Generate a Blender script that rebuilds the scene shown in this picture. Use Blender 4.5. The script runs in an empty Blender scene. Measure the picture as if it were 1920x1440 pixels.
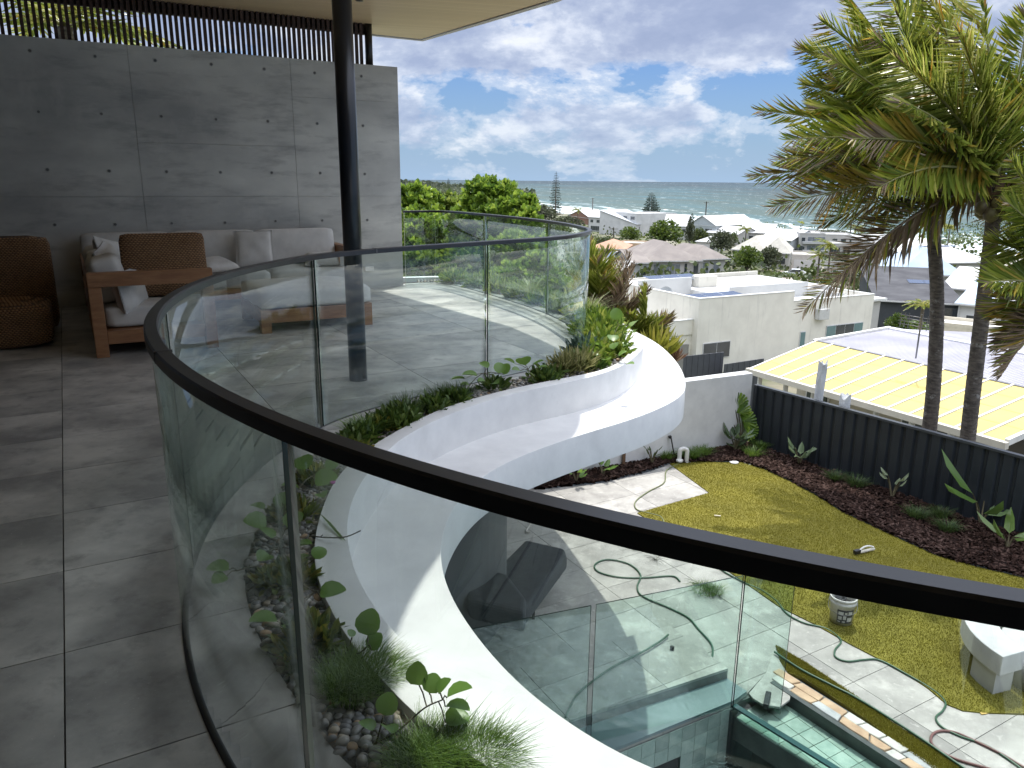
import bpy, bmesh, math, random
import numpy as np
from mathutils import Vector, Matrix
R = random.Random(7)
RN = np.random.RandomState(5)
sc = bpy.context.scene
# ---------------------------------------------------------------- camera
FOC = 1440.0
PITCH = math.atan(382 / 1440)
ROLL = math.radians(.5)
EYE = 1.5                                   # eye height above the terrace floor (terrace = 0)
cp, sp = math.cos(PITCH), math.sin(PITCH)
cam_d = bpy.data.cameras.new('camera')
cam = bpy.data.objects.new('camera', cam_d)
sc.collection.objects.link(cam)
cam.location = (0, 0, EYE)
fw = Vector((0, cp, -sp)); up = Vector((0, sp, cp)); rt = Vector((1, 0, 0))
cr, sr = math.cos(ROLL), math.sin(ROLL)
cx = rt * cr + up * sr
cy = -rt * sr + up * cr
cam.matrix_world = Matrix(((cx.x, cy.x, -fw.x, 0), (cx.y, cy.y, -fw.y, 0), (cx.z, cy.z, -fw.z, EYE), (0, 0, 0, 1)))
cam_d.sensor_width = 36
cam_d.lens = 36 * FOC / 1920
cam_d.clip_start = .05
cam_d.clip_end = 90000
sc.camera = cam
# ---------------------------------------------------------------- sky, sun, exposure
SUNV = Vector((.15, .47, 1)).normalized()
w = bpy.data.worlds.new('World'); sc.world = w; w.use_nodes = True
nt = w.node_tree; nt.nodes.clear()
def N(t, kind, **k):
    n = t.nodes.new(kind)
    for a, b in k.items():
        if a in n.inputs.keys(): n.inputs[a].default_value = b
        else: setattr(n, a, b)
    return n
def LK(t, a, b): t.links.new(a, b)
def MA(t, op, a, b=None, c=None, clamp=False):
    n = t.nodes.new('ShaderNodeMath'); n.operation = op; n.use_clamp = clamp
    for i, x in enumerate((a, b, c)):
        if x is None: continue
        if isinstance(x, (int, float)): n.inputs[i].default_value = x
        else: t.links.new(x, n.inputs[i])
    return n.outputs[0]
def MIX(t, f, a, b):
    n = t.nodes.new('ShaderNodeMix'); n.data_type = 'RGBA'
    for s, x in ((0, f), (6, a), (7, b)):
        if isinstance(x, (int, float)): n.inputs[s].default_value = x
        elif isinstance(x, tuple): n.inputs[s].default_value = (*x[:3], 1)
        else: t.links.new(x, n.inputs[s])
    return n.outputs[2]
def RAMP(t, f, pts, interp='LINEAR'):
    n = t.nodes.new('ShaderNodeValToRGB'); e = n.color_ramp.elements; n.color_ramp.interpolation = interp
    while len(e) < len(pts): e.new(.5)
    for i, (p, c) in enumerate(pts):
        e[i].position = p; e[i].color = (*(c if isinstance(c, tuple) else (c, c, c)), 1)
    t.links.new(f, n.inputs[0]); return n.outputs[0]
def NOISE(t, vec, scale, detail=4, rough=.55, dist=0):
    n = t.nodes.new('ShaderNodeTexNoise'); n.inputs['Scale'].default_value = scale; n.inputs['Detail'].default_value = detail
    n.inputs['Roughness'].default_value = rough; n.inputs['Distortion'].default_value = dist
    if vec is not None: t.links.new(vec, n.inputs['Vector'])
    return n.outputs[0]
sky = N(nt, 'ShaderNodeTexSky', sky_type='NISHITA', sun_disc=False, sun_elevation=math.asin(SUNV.z), sun_rotation=math.atan2(SUNV.x, SUNV.y), altitude=30, air_density=1.0, dust_density=1.2, ozone_density=1.6)
tc = N(nt, 'ShaderNodeTexCoord')
sx = N(nt, 'ShaderNodeSeparateXYZ'); LK(nt, tc.outputs['Generated'], sx.inputs[0])
dz = MA(nt, 'MAXIMUM', sx.outputs[2], 0.0)
vm = N(nt, 'ShaderNodeMapping'); LK(nt, tc.outputs['Generated'], vm.inputs[0]); vm.inputs['Scale'].default_value = (1, 1, 2.1); vm.inputs['Location'].default_value = (.37, .2, .11)
n1 = NOISE(nt, vm.outputs[0], 5.6, 11, .61, .12)
cover = RAMP(nt, dz, [(0, .40), (.02, .46), (.045, .56), (.075, .56), (.095, .47), (.115, .475), (.14, .61), (.20, .66), (.45, .66), (1, .64)])
dens = MA(nt, 'ADD', n1, MA(nt, 'SUBTRACT', cover, .5))
mask = RAMP(nt, dens, [(.47, 0.), (.515, .45), (.57, 1.)], 'EASE')
vm2 = N(nt, 'ShaderNodeMapping'); LK(nt, vm.outputs[0], vm2.inputs[0]); vm2.inputs['Location'].default_value = (.0, .01, .035)
n2 = NOISE(nt, vm2.outputs[0], 5.6, 8, .61, .12)
thick = MA(nt, 'ADD', dens, MA(nt, 'MULTIPLY', MA(nt, 'SUBTRACT', n2, n1), 1.4))
ccol = RAMP(nt, thick, [(.46, (4.0, 4.15, 4.4)), (.55, (3.1, 3.35, 3.9)), (.62, (2.3, 2.6, 3.3)), (.72, (1.75, 2.05, 2.85)), (.85, (1.5, 1.8, 2.6))])
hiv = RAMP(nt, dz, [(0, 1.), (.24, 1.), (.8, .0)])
hz = RAMP(nt, dz, [(0, 1.), (.05, .6), (.15, .10), (.5, 0.)])
skyc = nt.nodes.new('ShaderNodeMix'); skyc.data_type = 'RGBA'; skyc.blend_type = 'MULTIPLY'; skyc.inputs[0].default_value = 1
LK(nt, sky.outputs[0], skyc.inputs[6]); skyc.inputs[7].default_value = (.17, .265, .43, 1)
base = MIX(nt, MA(nt, 'MULTIPLY', hz, .9), skyc.outputs[2], (1.75, 2.45, 3.4))
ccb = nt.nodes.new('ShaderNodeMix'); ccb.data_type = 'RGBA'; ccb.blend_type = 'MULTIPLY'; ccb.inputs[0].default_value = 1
gain = MIX(nt, hiv, (5.0, 4.7, 4.2), (1.0, 1.0, 1.0)); LK(nt, ccol, ccb.inputs[6]); LK(nt, gain, ccb.inputs[7])  # overhead clouds brightened above the view to lift the fill light
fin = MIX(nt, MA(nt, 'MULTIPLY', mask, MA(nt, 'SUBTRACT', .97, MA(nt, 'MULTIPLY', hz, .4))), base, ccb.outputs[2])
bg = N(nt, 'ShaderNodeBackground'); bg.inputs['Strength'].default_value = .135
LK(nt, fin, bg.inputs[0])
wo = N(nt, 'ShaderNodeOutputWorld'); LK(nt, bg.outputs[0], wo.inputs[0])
sun_d = bpy.data.lights.new('sun', 'SUN'); sun_d.energy = 2.35; sun_d.angle = math.radians(.55); sun_d.color = (1, .96, .89)
sun = bpy.data.objects.new('sun', sun_d); sc.collection.objects.link(sun)
sun.rotation_mode = 'QUATERNION'; sun.rotation_quaternion = SUNV.to_track_quat('Z', 'Y'); sun.location = (3, 9, 30)
sc.view_settings.view_transform = 'Standard'; sc.view_settings.look = 'None'; sc.view_settings.exposure = 0.86
sc.view_settings.gamma = 1; sc.view_settings.use_curve_mapping = False
sc.render.engine = 'CYCLES'
cy_ = sc.cycles
cy_.use_denoising = True; cy_.max_bounces = 8; cy_.diffuse_bounces = 6; cy_.glossy_bounces = 4; cy_.transparent_max_bounces = 40; cy_.transmission_bounces = 4
cy_.caustics_reflective = False; cy_.caustics_refractive = False; cy_.sample_clamp_indirect = 6
# ---------------------------------------------------------------- helpers
def ray(u, v):
    a, b = (u - 960) / FOC, (720 - v) / FOC
    a, b = a * cr - b * sr, a * sr + b * cr
    return Vector((a, cp + b * sp, b * cp - sp))
def P(u, v, z):
    r = ray(u, v); t = (z - EYE) / r.z; return Vector((r.x * t, r.y * t, z))
def PY(u, v, y):
    r = ray(u, v); t = y / r.y; return Vector((r.x * t, y, EYE + r.z * t))
G = -3.0
E1 = Vector((.8685, .4957, 0)); E2 = Vector((-.4957, .8685, 0)); W0 = Vector((-1.6, 11.23, 0))
def L(s, d, z=0.): return W0 + E1 * s + E2 * d + Vector((0, 0, z))
def toL(p): q = Vector(p) - W0; return q.dot(E1), q.dot(E2)
WL = {}
def setp(o, label=None, category=None, group=None, kind=None):
    for k, x in (('label', label), ('category', category), ('group', group), ('kind', kind)):
        if x: o[k] = x
    return o
def thing(name, loc, label, cat, group=None):
    o = bpy.data.objects.new(name, None); sc.collection.objects.link(o); o.location = loc; o.empty_display_size = .2
    WL[o.name] = Vector(loc); return setp(o, label, cat, group)
class MB:
    def __init__(s): s.v = []; s.f = []; s.m = []; s.sm = []
    def add(s, vs, fs, mi=0, sm=False):
        n = len(s.v); s.v += [tuple(x) for x in vs]; s.f += [tuple(i + n for i in f) for f in fs]; s.m += [mi] * len(fs); s.sm += [sm] * len(fs); return s
    def box(s, c, ax, ay, hz, mi=0):
        """c = centre of the base, ax/ay = half-extent vectors, hz = full height"""
        c = Vector(c); ax = Vector(ax); ay = Vector(ay); z = Vector((0, 0, hz))
        b = [c - ax - ay, c + ax - ay, c + ax + ay, c - ax + ay]
        return s.add(b + [p + z for p in b], [(3, 2, 1, 0), (4, 5, 6, 7), (0, 1, 5, 4), (1, 2, 6, 5), (2, 3, 7, 6), (3, 0, 4, 7)], mi)
    def lbox(s, s0, s1, d0, d1, z0, z1, mi=0):
        return s.box(L((s0 + s1) / 2, (d0 + d1) / 2, z0), E1 * abs(s1 - s0) / 2, E2 * abs(d1 - d0) / 2, z1 - z0, mi)
    def beam(s, a, b, w, h, mi=0, upv=(0, 0, 1)):
        a = Vector(a); b = Vector(b); d = (b - a).normalized(); u = Vector(upv)
        if abs(d.dot(u)) > .98: u = Vector((1, 0, 0))
        x = d.cross(u).normalized() * w / 2; y = x.cross(d).normalized() * h / 2
        q = [a - x - y, a + x - y, a + x + y, a - x + y, b - x - y, b + x - y, b + x + y, b - x + y]
        return s.add(q, [(0, 1, 2, 3), (7, 6, 5, 4), (4, 5, 1, 0), (5, 6, 2, 1), (6, 7, 3, 2), (7, 4, 0, 3)], mi)
    def prism(s, poly, z0, z1, mi=0, side=None):
        n = len(poly); A = sum(poly[i][0] * poly[(i + 1) % n][1] - poly[(i + 1) % n][0] * poly[i][1] for i in range(n))
        if A < 0: poly = list(reversed(poly))
        b = [(p[0], p[1], z0) for p in poly]; t = [(p[0], p[1], z1) for p in poly]
        s.add(b + t, [tuple(range(n - 1, -1, -1)), tuple(range(n, 2 * n))], mi)
        m = len(s.v) - 2 * n
        for i in range(n):
            j = (i + 1) % n; s.f.append((m + i, m + j, m + n + j, m + n + i)); s.m.append(mi if side is None else side); s.sm.append(False)
        return s
    def tube(s, path, r, n=8, mi=0, closed=False, cap=True):
        path = [Vector(p) for p in path]; k = len(path); rs = r if isinstance(r, (list, tuple)) else [r] * k
        vs = []; prev = None
        for i, p in enumerate(path):
            a = path[(i - 1) % k] if (closed or i) else p; b = path[(i + 1) % k] if (closed or i < k - 1) else p
            d = (b - a).normalized()
            if prev is None: x = d.cross(Vector((0, 0, 1)) if abs(d.z) < .95 else Vector((1, 0, 0))).normalized()
            else: x = (prev - d * prev.dot(d)).normalized()
            prev = x; y = d.cross(x)
            for j in range(n):
                t = 2 * math.pi * j / n; vs.append(p + (x * math.cos(t) + y * math.sin(t)) * rs[i])
        fs = []
        for i in range(k if closed else k - 1):
            a = i * n; b = ((i + 1) % k) * n
            for j in range(n): fs.append((a + j, b + j, b + (j + 1) % n, a + (j + 1) % n)[::-1])
        s.add(vs, fs, mi, True)
        if cap and not closed:
            m = len(s.v) - len(vs)
            s.f += [tuple(m + j for j in range(n)), tuple(m + (k - 1) * n + j for j in range(n - 1, -1, -1))]; s.m += [mi] * 2; s.sm += [False] * 2
        return s
    def lathe(s, c, prof, n=24, mi=0, ax=Vector((0, 0, 1)), cap=True):
        c = Vector(c); ax = Vector(ax).normalized(); x = ax.orthogonal().normalized(); y = ax.cross(x)
        vs = [c + ax * h + (x * math.cos(2 * math.pi * j / n) + y * math.sin(2 * math.pi * j / n)) * r for r, h in prof for j in range(n)]
        fs = [(i * n + j, i * n + (j + 1) % n, (i + 1) * n + (j + 1) % n, (i + 1) * n + j) for i in range(len(prof) - 1) for j in range(n)]
        if cap: fs += [tuple(range(n - 1, -1, -1)), tuple((len(prof) - 1) * n + j for j in range(n))]
        return s.add(vs, fs, mi, True)
    def build(s, name, mats, parent=None, anchor=None, bevel=0, seg=2, subd=0, smooth=None, **props):
        me = bpy.data.meshes.new(name)
        if anchor is None:
            a = np.array(s.v); anchor = Vector((*((a.min(0) + a.max(0)) / 2)[:2], a.min(0)[2]))
        anchor = Vector(anchor)
        me.from_pydata([tuple(Vector(p) - anchor) for p in s.v], [], s.f); 
        for m in (mats if isinstance(mats, (list, tuple)) else [mats]): me.materials.append(m)
        me.polygons.foreach_set('material_index', s.m)
        me.polygons.foreach_set('use_smooth', [smooth] * len(s.f) if smooth is not None else s.sm)
        me.update()
        return link(name, me, parent, anchor, bevel, seg, subd, **props)
def link(name, me, parent=None, anchor=Vector((0, 0, 0)), bevel=0, seg=2, subd=0, **props):
    o = bpy.data.objects.new(name, me); sc.collection.objects.link(o)
    WL[o.name] = Vector(anchor)
    if parent is not None: o.parent = parent; o.location = Vector(anchor) - WL[parent.name]
    else: o.location = anchor
    if bevel:
        b = o.modifiers.new('bevel', 'BEVEL'); b.width = bevel; b.segments = seg; b.limit_method = 'ANGLE'; b.angle_limit = math.radians(35); b.harden_normals = False
    if subd:
        b = o.modifiers.new('subd', 'SUBSURF'); b.levels = subd; b.render_levels = subd
    return setp(o, **props)
def fast(name, V, F, mat, parent=None, anchor=(0, 0, 0), smooth=False, mi=None, **props):
    """V (n,3) array, F (m,k) int array"""
    me = bpy.data.meshes.new(name); V = np.asarray(V, dtype=np.float32) - np.array(anchor, dtype=np.float32); F = np.asarray(F, dtype=np.int32)
    me.vertices.add(len(V)); me.vertices.foreach_set('co', V.ravel())
    me.loops.add(F.size); me.loops.foreach_set('vertex_index', F.ravel())
    me.polygons.add(len(F)); me.polygons.foreach_set('loop_start', np.arange(len(F), dtype=np.int32) * F.shape[1])
    me.polygons.foreach_set('use_smooth', np.full(len(F), smooth))
    for q in (mat if isinstance(mat, (list, tuple)) else [mat]): me.materials.append(q)
    if mi is not None: me.polygons.foreach_set('material_index', np.asarray(mi, dtype=np.int32))
    me.update(); me.validate()
    return link(name, me, parent, Vector(anchor), **props)
def copy_obj(src, loc, parent=None, rz=None, scale=None, name=None, **props):
    c = src.copy(); sc.collection.objects.link(c)
    WL[c.name] = Vector(loc)
    c.parent = parent; c.location = Vector(loc) - (WL[parent.name] if parent else Vector((0, 0, 0)))
    if rz is not None: c.rotation_euler = (0, 0, rz)
    if scale is not None: c.scale = scale if hasattr(scale, '__len__') else (scale,) * 3
    return setp(c, **props)
def catmull(pts, per=8, closed=False):
    pts = [Vector(p) for p in pts]; n = len(pts); out = []
    for i in range(n if closed else n - 1):
        g = lambda j: pts[j % n] if closed else pts[max(0, min(n - 1, j))]
        a, b, c, d = g(i - 1), g(i), g(i + 1), g(i + 2)
        for k in range(per):
            t = k / per; out.append(.5 * ((2 * b) + (c - a) * t + (2 * a - 5 * b + 4 * c - d) * t * t + (3 * b - a - 3 * c + d) * t ** 3))
    if not closed: out.append(pts[-1])
    return out
def resample(pts, n, smooth=0):
    a = np.array([tuple(p) for p in pts], float); d = np.r_[0, np.cumsum(np.linalg.norm(np.diff(a, axis=0), axis=1))]
    t = np.linspace(0, d[-1], n); b = np.stack([np.interp(t, d, a[:, i]) for i in range(a.shape[1])], 1)
    for _ in range(smooth):
        c = b.copy(); c[1:-1] = (b[:-2] + 2 * b[1:-1] + b[2:]) / 4; b = c
    return [Vector(p) for p in b]
def offset(pts, d):
    """offset a plan polyline to the right-hand side of its direction by d"""
    out = []
    for i, p in enumerate(pts):
        t = (pts[min(i + 1, len(pts) - 1)] - pts[max(i - 1, 0)]); t.z = 0; t.normalize()
        dd = d[i] if hasattr(d, '__len__') else d
        out.append(p + Vector((t.y, -t.x, 0)) * dd)
    return out
def inside(poly, x, y):
    c = False; n = len(poly); j = n - 1
    for i in range(n):
        if (poly[i][1] > y) != (poly[j][1] > y) and x < (poly[j][0] - poly[i][0]) * (y - poly[i][1]) / (poly[j][1] - poly[i][1]) + poly[i][0]: c = not c
        j = i
    return c
def clip(poly, a, b):
    """keep the part of poly left of the line a->b"""
    out = []; n = len(poly)
    def sd(p): return (b[0] - a[0]) * (p[1] - a[1]) - (b[1] - a[1]) * (p[0] - a[0])
    for i in range(n):
        p, q = poly[i], poly[(i + 1) % n]; dp, dq = sd(p), sd(q)
        if dp >= 0: out.append(p)
        if (dp >= 0) != (dq >= 0):
            t = dp / (dp - dq); out.append((p[0] + (q[0] - p[0]) * t, p[1] + (q[1] - p[1]) * t))
    return out
# ---------------------------------------------------------------- materials
def newmat(name):
    m = bpy.data.materials.new(name); m.use_nodes = True; t = m.node_tree; b = t.nodes['Principled BSDF']; return m, t, b
def posv(t, scale=(1, 1, 1), rnd=0):
    g = N(t, 'ShaderNodeNewGeometry'); m = N(t, 'ShaderNodeMapping'); LK(t, g.outputs['Position'], m.inputs[0]); m.inputs['Scale'].default_value = scale
    if rnd:
        oi = N(t, 'ShaderNodeObjectInfo'); c = N(t, 'ShaderNodeCombineXYZ'); s = MA(t, 'MULTIPLY', oi.outputs['Random'], rnd)
        for i in range(3): LK(t, s, c.inputs[i])
        LK(t, c.outputs[0], m.inputs['Location'])
    return m.outputs[0]
def bumpn(t, b, h, strength=.3, dist=.01):
    n = N(t, 'ShaderNodeBump'); n.inputs['Strength'].default_value = strength; n.inputs['Distance'].default_value = dist
    LK(t, h, n.inputs['Height']); LK(t, n.outputs[0], b.inputs['Normal'])
def mat(name, c0, c1=None, scale=3., rough=.6, detail=5, stretch=(1, 1, 1), bump=0, bscale=None, bdist=.01, metal=0, rnd=0, objvar=0, spec=.5, lo=.35, hi=.65, c2=None, rvar=0):
    m, t, b = newmat(name)
    pv = posv(t, stretch, rnd)
    if c1 is None: c1 = tuple(x * .85 for x in c0)
    n = NOISE(t, pv, scale, detail, .6)
    pts = [(lo, c1), (hi, c0)] if c2 is None else [(lo, c1), ((lo + hi) / 2, c2), (hi, c0)]
    col = RAMP(t, n, pts)
    if objvar:
        oi = N(t, 'ShaderNodeObjectInfo'); hs = N(t, 'ShaderNodeHueSaturation'); LK(t, col, hs.inputs['Color'])
        LK(t, MA(t, 'ADD', MA(t, 'MULTIPLY', oi.outputs['Random'], objvar), 1 - objvar / 2), hs.inputs['Value']); col = hs.outputs[0]
    LK(t, col, b.inputs['Base Color'])
    b.inputs['Roughness'].default_value = rough; b.inputs['Metallic'].default_value = metal; b.inputs['Specular IOR Level'].default_value = spec
    if rvar: LK(t, MA(t, 'ADD', MA(t, 'MULTIPLY', n, rvar), rough - rvar / 2), b.inputs['Roughness'])
    if bump: bumpn(t, b, NOISE(t, pv, bscale or scale * 6, 4, .6), bump, bdist)
    return m
def leafmat(name, c0, c1, c2=None, trans=.35, rough=.42, nscale=.6, spec=.5, extra=None):
    m, t, b = newmat(name)
    g = N(t, 'ShaderNodeNewGeometry')
    k = MA(t, 'ADD', MA(t, 'MULTIPLY', g.outputs['Random Per Island'], .7), MA(t, 'MULTIPLY', NOISE(t, g.outputs['Position'], nscale, 2), .6))
    pts = [(.15, c1), (.75, c0)] if c2 is None else [(.15, c1), (.62, c0), (.95, c2)]
    col = RAMP(t, MA(t, 'SUBTRACT', k, .1), pts)
    if extra:
        th, ec = extra; col = MIX(t, MA(t, 'GREATER_THAN', g.outputs['Random Per Island'], th), col, ec)
    LK(t, col, b.inputs['Base Color']); b.inputs['Roughness'].default_value = rough; b.inputs['Specular IOR Level'].default_value = spec
    tr = N(t, 'ShaderNodeBsdfTranslucent'); hs = N(t, 'ShaderNodeHueSaturation'); LK(t, col, hs.inputs['Color']); hs.inputs['Value'].default_value = 1.5; hs.inputs['Hue'].default_value = .485
    LK(t, hs.outputs[0], tr.inputs[0]); mx = N(t, 'ShaderNodeMixShader'); mx.inputs[0].default_value = trans
    LK(t, b.outputs[0], mx.inputs[1]); LK(t, tr.outputs[0], mx.inputs[2]); LK(t, mx.outputs[0], t.nodes['Material Output'].inputs[0])
    return m
def glassmat(name, tint, boost=0.0, wob=0.0):
    m, t, b = newmat(name); t.nodes.remove(b)
    tr = N(t, 'ShaderNodeBsdfTransparent'); tr.inputs[0].default_value = (*tint, 1)
    gl = N(t, 'ShaderNodeBsdfGlossy'); gl.inputs['Roughness'].default_value = 0.0; gl.inputs[0].default_value = (.95, 1, .98, 1)
    g = N(t, 'ShaderNodeNewGeometry'); dt = t.nodes.new('ShaderNodeVectorMath'); dt.operation = 'DOT_PRODUCT'
    LK(t, g.outputs['Incoming'], dt.inputs[0]); LK(t, g.outputs['Normal'], dt.inputs[1])
    fr = MA(t, 'ADD', MA(t, 'MULTIPLY', MA(t, 'POWER', MA(t, 'SUBTRACT', 1.0, MA(t, 'ABSOLUTE', dt.outputs['Value'])), 5.0), .90), .038)
    if wob:
        bn = N(t, 'ShaderNodeBump'); bn.inputs['Strength'].default_value = wob; bn.inputs['Distance'].default_value = .02
        LK(t, NOISE(t, posv(t), 1.6, 1), bn.inputs['Height']); LK(t, bn.outputs[0], gl.inputs['Normal'])
    mx = N(t, 'ShaderNodeMixShader'); LK(t, MA(t, 'ADD', fr, boost, clamp=True), mx.inputs[0])
    LK(t, tr.outputs[0], mx.inputs[1]); LK(t, gl.outputs[0], mx.inputs[2]); LK(t, mx.outputs[0], t.nodes['Material Output'].inputs[0])
    return m
def add_stains(m, col, scale, stretch, lo, hi, amt, voro=False):
    """second layer of stains over a mat()"""
    t = m.node_tree; b = t.nodes['Principled BSDF']; src = b.inputs['Base Color'].links[0].from_socket
    n = NOISE(t, posv(t, stretch), scale, 5, .65)
    f = MA(t, 'MULTIPLY', RAMP(t, n, [(lo, 0.), (hi, 1.)]), amt)
    LK(t, MIX(t, f, src, col), b.inputs['Base Color']); return m
M = {}
M['tile'] = mat('stone_tile', (.55, .53, .49), (.235, .23, .22), 2.0, .5, 8, rnd=9, objvar=.14, bump=.12, bscale=40, bdist=.004, rvar=.3)
add_stains(M['tile'], (.42, .41, .39), 4.5, (1, 1, 1), .56, .75, .5)
M['grout'] = mat('grout', (.24, .235, .225), (.12, .12, .115), 3, rough=.9)
M['paver'] = mat('outdoor_paver', (.44, .425, .39), (.27, .26, .24), 1.6, .75, 9, rnd=9, objvar=.2, bump=.15, bscale=30, bdist=.004)
add_stains(M['paver'], (.21, .20, .185), 4.5, (1, 1, 1), .50, .70, .55); add_stains(M['paver'], (.60, .58, .53), 13, (1, 1, 1), .58, .68, .5); add_stains(M['paver'], (.58, .555, .51), 3.2, (1, 1, 1), .55, .72, .7)
M['white'] = mat('white_render', (.70, .70, .69), (.62, .62, .615), 5, .6, 6, bump=.08, bscale=60, bdist=.003)
add_stains(M['white'], (.50, .50, .48), 2.2, (1, 1, 1), .55, .80, .45)
add_stains(M['white'], (.48, .475, .45), 14, (1, 1, 1), .60, .80, .3); add_stains(M['white'], (.40, .40, .38), 6, (1.5, 1.5, .15), .66, .80, .35)
M['black'] = mat('black_powdercoat', (.012, .012, .014), (.009, .009, .011), 20, .32, spec=.6)
M['black2'] = mat('weathered_black_rail', (.022, .023, .026), (.014, .014, .017), 9, .32, spec=.4, bump=.05, bscale=150, bdist=.001)
M['timber'] = mat('teak', (.33, .165, .075), (.22, .10, .045), 2.5, .5, 6, stretch=(2, 2, 14), bump=.06, bscale=30)
M['cushion'] = mat('off_white_fabric', (.62, .61, .585), (.55, .54, .52), 9, .95, bump=.12, bscale=3.0, bdist=.03)
M['rattan0'] = mat('woven_rattan_plain', (.21, .105, .045), (.08, .038, .018), 45, .7, stretch=(1, 1, 1.8), bump=.9, bscale=70, bdist=.02)
rm0, t, b = newmat('woven_rattan'); g = N(t, 'ShaderNodeNewGeometry'); sx_ = N(t, 'ShaderNodeSeparateXYZ'); LK(t, g.outputs['Position'], sx_.inputs[0])
hh_ = MA(t, 'ADD', MA(t, 'MULTIPLY', sx_.outputs[0], .8), MA(t, 'MULTIPLY', sx_.outputs[1], .6)); rw_ = MA(t, 'MULTIPLY', MA(t, 'ADD', sx_.outputs[2], MA(t, 'MULTIPLY', NOISE(t, g.outputs['Position'], 6, 2), .012)), 62.0)
par_ = MA(t, 'MODULO', MA(t, 'FLOOR', rw_), 2.0); wv1 = MA(t, 'ABSOLUTE', MA(t, 'SINE', MA(t, 'MULTIPLY', rw_, 3.1416))); wv2 = MA(t, 'ABSOLUTE', MA(t, 'SINE', MA(t, 'ADD', MA(t, 'MULTIPLY', hh_, 105.0), MA(t, 'MULTIPLY', par_, 1.57))))
wh_ = MA(t, 'MULTIPLY', MA(t, 'POWER', wv1, .6), MA(t, 'ADD', MA(t, 'MULTIPLY', wv2, .7), .3)); wn_ = NOISE(t, g.outputs['Position'], 30, 4)
LK(t, RAMP(t, MA(t, 'MULTIPLY', wh_, MA(t, 'ADD', wn_, .45)), [(.12, (.035, .015, .007)), (.5, (.20, .10, .042)), (.9, (.36, .21, .10))]), b.inputs['Base Color']); b.inputs['Roughness'].default_value = .65; bumpn(t, b, wh_, 1.0, .012); M['rattan'] = rm0
M['concrete'] = None
M['fence'] = mat('dark_steel_fence', (.022, .028, .034), (.016, .02, .026), 3, .5)
M['grey_fabric'] = mat('grey_outdoor_fabric', (.075, .082, .088), (.055, .06, .066), 12, .9, bump=.1, bscale=4, bdist=.02)
M['glass'] = glassmat('balustrade_glass', (.925, .965, .95), -.012, .05)
M['glass_edge'] = mat('glass_edge', (.012, .035, .03), rough=.15)
M['glass_edge_sunlit'] = mat('sunlit_glass_edge', (.62, .66, .55), rough=.2)  # pale copy of the glass edge, sunlight painted into its colour
M['pglass'] = glassmat('pool_glass', (.86, .95, .92), .01, .03)
M['mulch'] = mat('bark_mulch', (.020, .011, .009), (.007, .005, .004), 28, .9, spec=.05, bump=.9, bscale=60, bdist=.03)
M['cream'] = mat('cream_render', (.70, .67, .58), (.62, .59, .51), .8, .8)
add_stains(M['cream'], (.36, .34, .30), 1.6, (1.6, 1.6, .13), .57, .74, .55)
M['concrete'] = mat('offform_concrete', (.66, .66, .62), (.36, .365, .36), .7, .62, 9, stretch=(1, 1, 2.2), bump=.1, bscale=25, bdist=.004, objvar=.08, lo=.3, hi=.7)
add_stains(M['concrete'], (.60, .60, .57), 2.0, (1.2, 1.2, .7), .52, .72, .6)
add_stains(M['concrete'], (.17, .17, .18), 3.0, (.5, .5, 2.2), .52, .72, .5)
add_stains(M['concrete'], (.10, .10, .10), 42, (1, 1, 1), .70, .74, .7)
add_stains(M['tile'], (.15, .145, .14), 7, (1, 1, 1), .52, .70, .55); add_stains(M['tile'], (.70, .69, .66), 110, (1, 1, 1), .665, .69, .7)
M['dirt'] = mat('dry_earth', (.17, .13, .085), (.08, .065, .045), 1.5, .95)
# ================================================================ TERRACE
def arc(c, r, a0, a1, n): return [Vector((c[0] + r * math.cos(math.radians(a0 + (a1 - a0) * i / n)), c[1] + r * math.sin(math.radians(a0 + (a1 - a0) * i / n)), 0)) for i in range(n + 1)]
_r = [(-1.58, 11.27), (-1.28, 11.50), (-1.0, 11.45), (-.70, 11.05), (-.38, 10.48), (-.06, 9.88), (.26, 9.2), (.53, 8.45), (.68, 7.75), (.71, 7.2), (.56, 6.69), (.33, 6.27), (-.01, 5.94), (-.39, 5.56), (-.73, 5.21), (-1.03, 4.86), (-1.21, 4.53)]
_r = [Vector((a, b, 0)) for a, b in _r] + arc((1.6, 3.53), 2.97, 163, 285, 40)
RAIL = resample(catmull(_r, 8), 420, 30)          # plan curve of the balustrade, wall end -> past the camera
def path_at(pts, z): return [Vector((p.x, p.y, z)) for p in pts]
N_ = len(RAIL)
def idx_near(p, pts=RAIL): return min(range(len(pts)), key=lambda i: (pts[i].x - p.x) ** 2 + (pts[i].y - p.y) ** 2)
def pxl(l, z): return [Vector((*P(u, v, z)[:2], 0)) for u, v in l]
rim_in_m = pxl([(1181, 652), (1175, 665), (1160, 681), (1120, 697), (1060, 708), (960, 728), (888, 747), (824, 767), (745, 807), (690, 840), (655, 867), (622, 907), (599, 967), (586, 1024), (591, 1080), (625, 1159), (659, 1211), (692, 1249), (767, 1331), (805, 1372)], .05)
rim_out_m = pxl([(1207, 642), (1202, 656), (1180, 678), (1145, 696), (1095, 710), (1060, 718), (960, 738), (867, 767), (824, 785), (763, 814), (724, 847), (697, 877), (670, 913), (653, 956), (648, 985), (655, 1042), (677, 1102), (711, 1155), (786, 1237), (880, 1331), (974, 1417)], .05)
led_m = pxl([(1170, 612), (1230, 642), (1270, 680), (1286, 718), (1275, 745), (1200, 781), (1080, 818), (960, 862), (885, 908), (838, 972), (824, 1031), (835, 1099), (880, 1177), (936, 1245), (1000, 1309), (1200, 1438)], -.20)
far = RAIL[:idx_near(Vector((.66, 7.8, 0)))]
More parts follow.
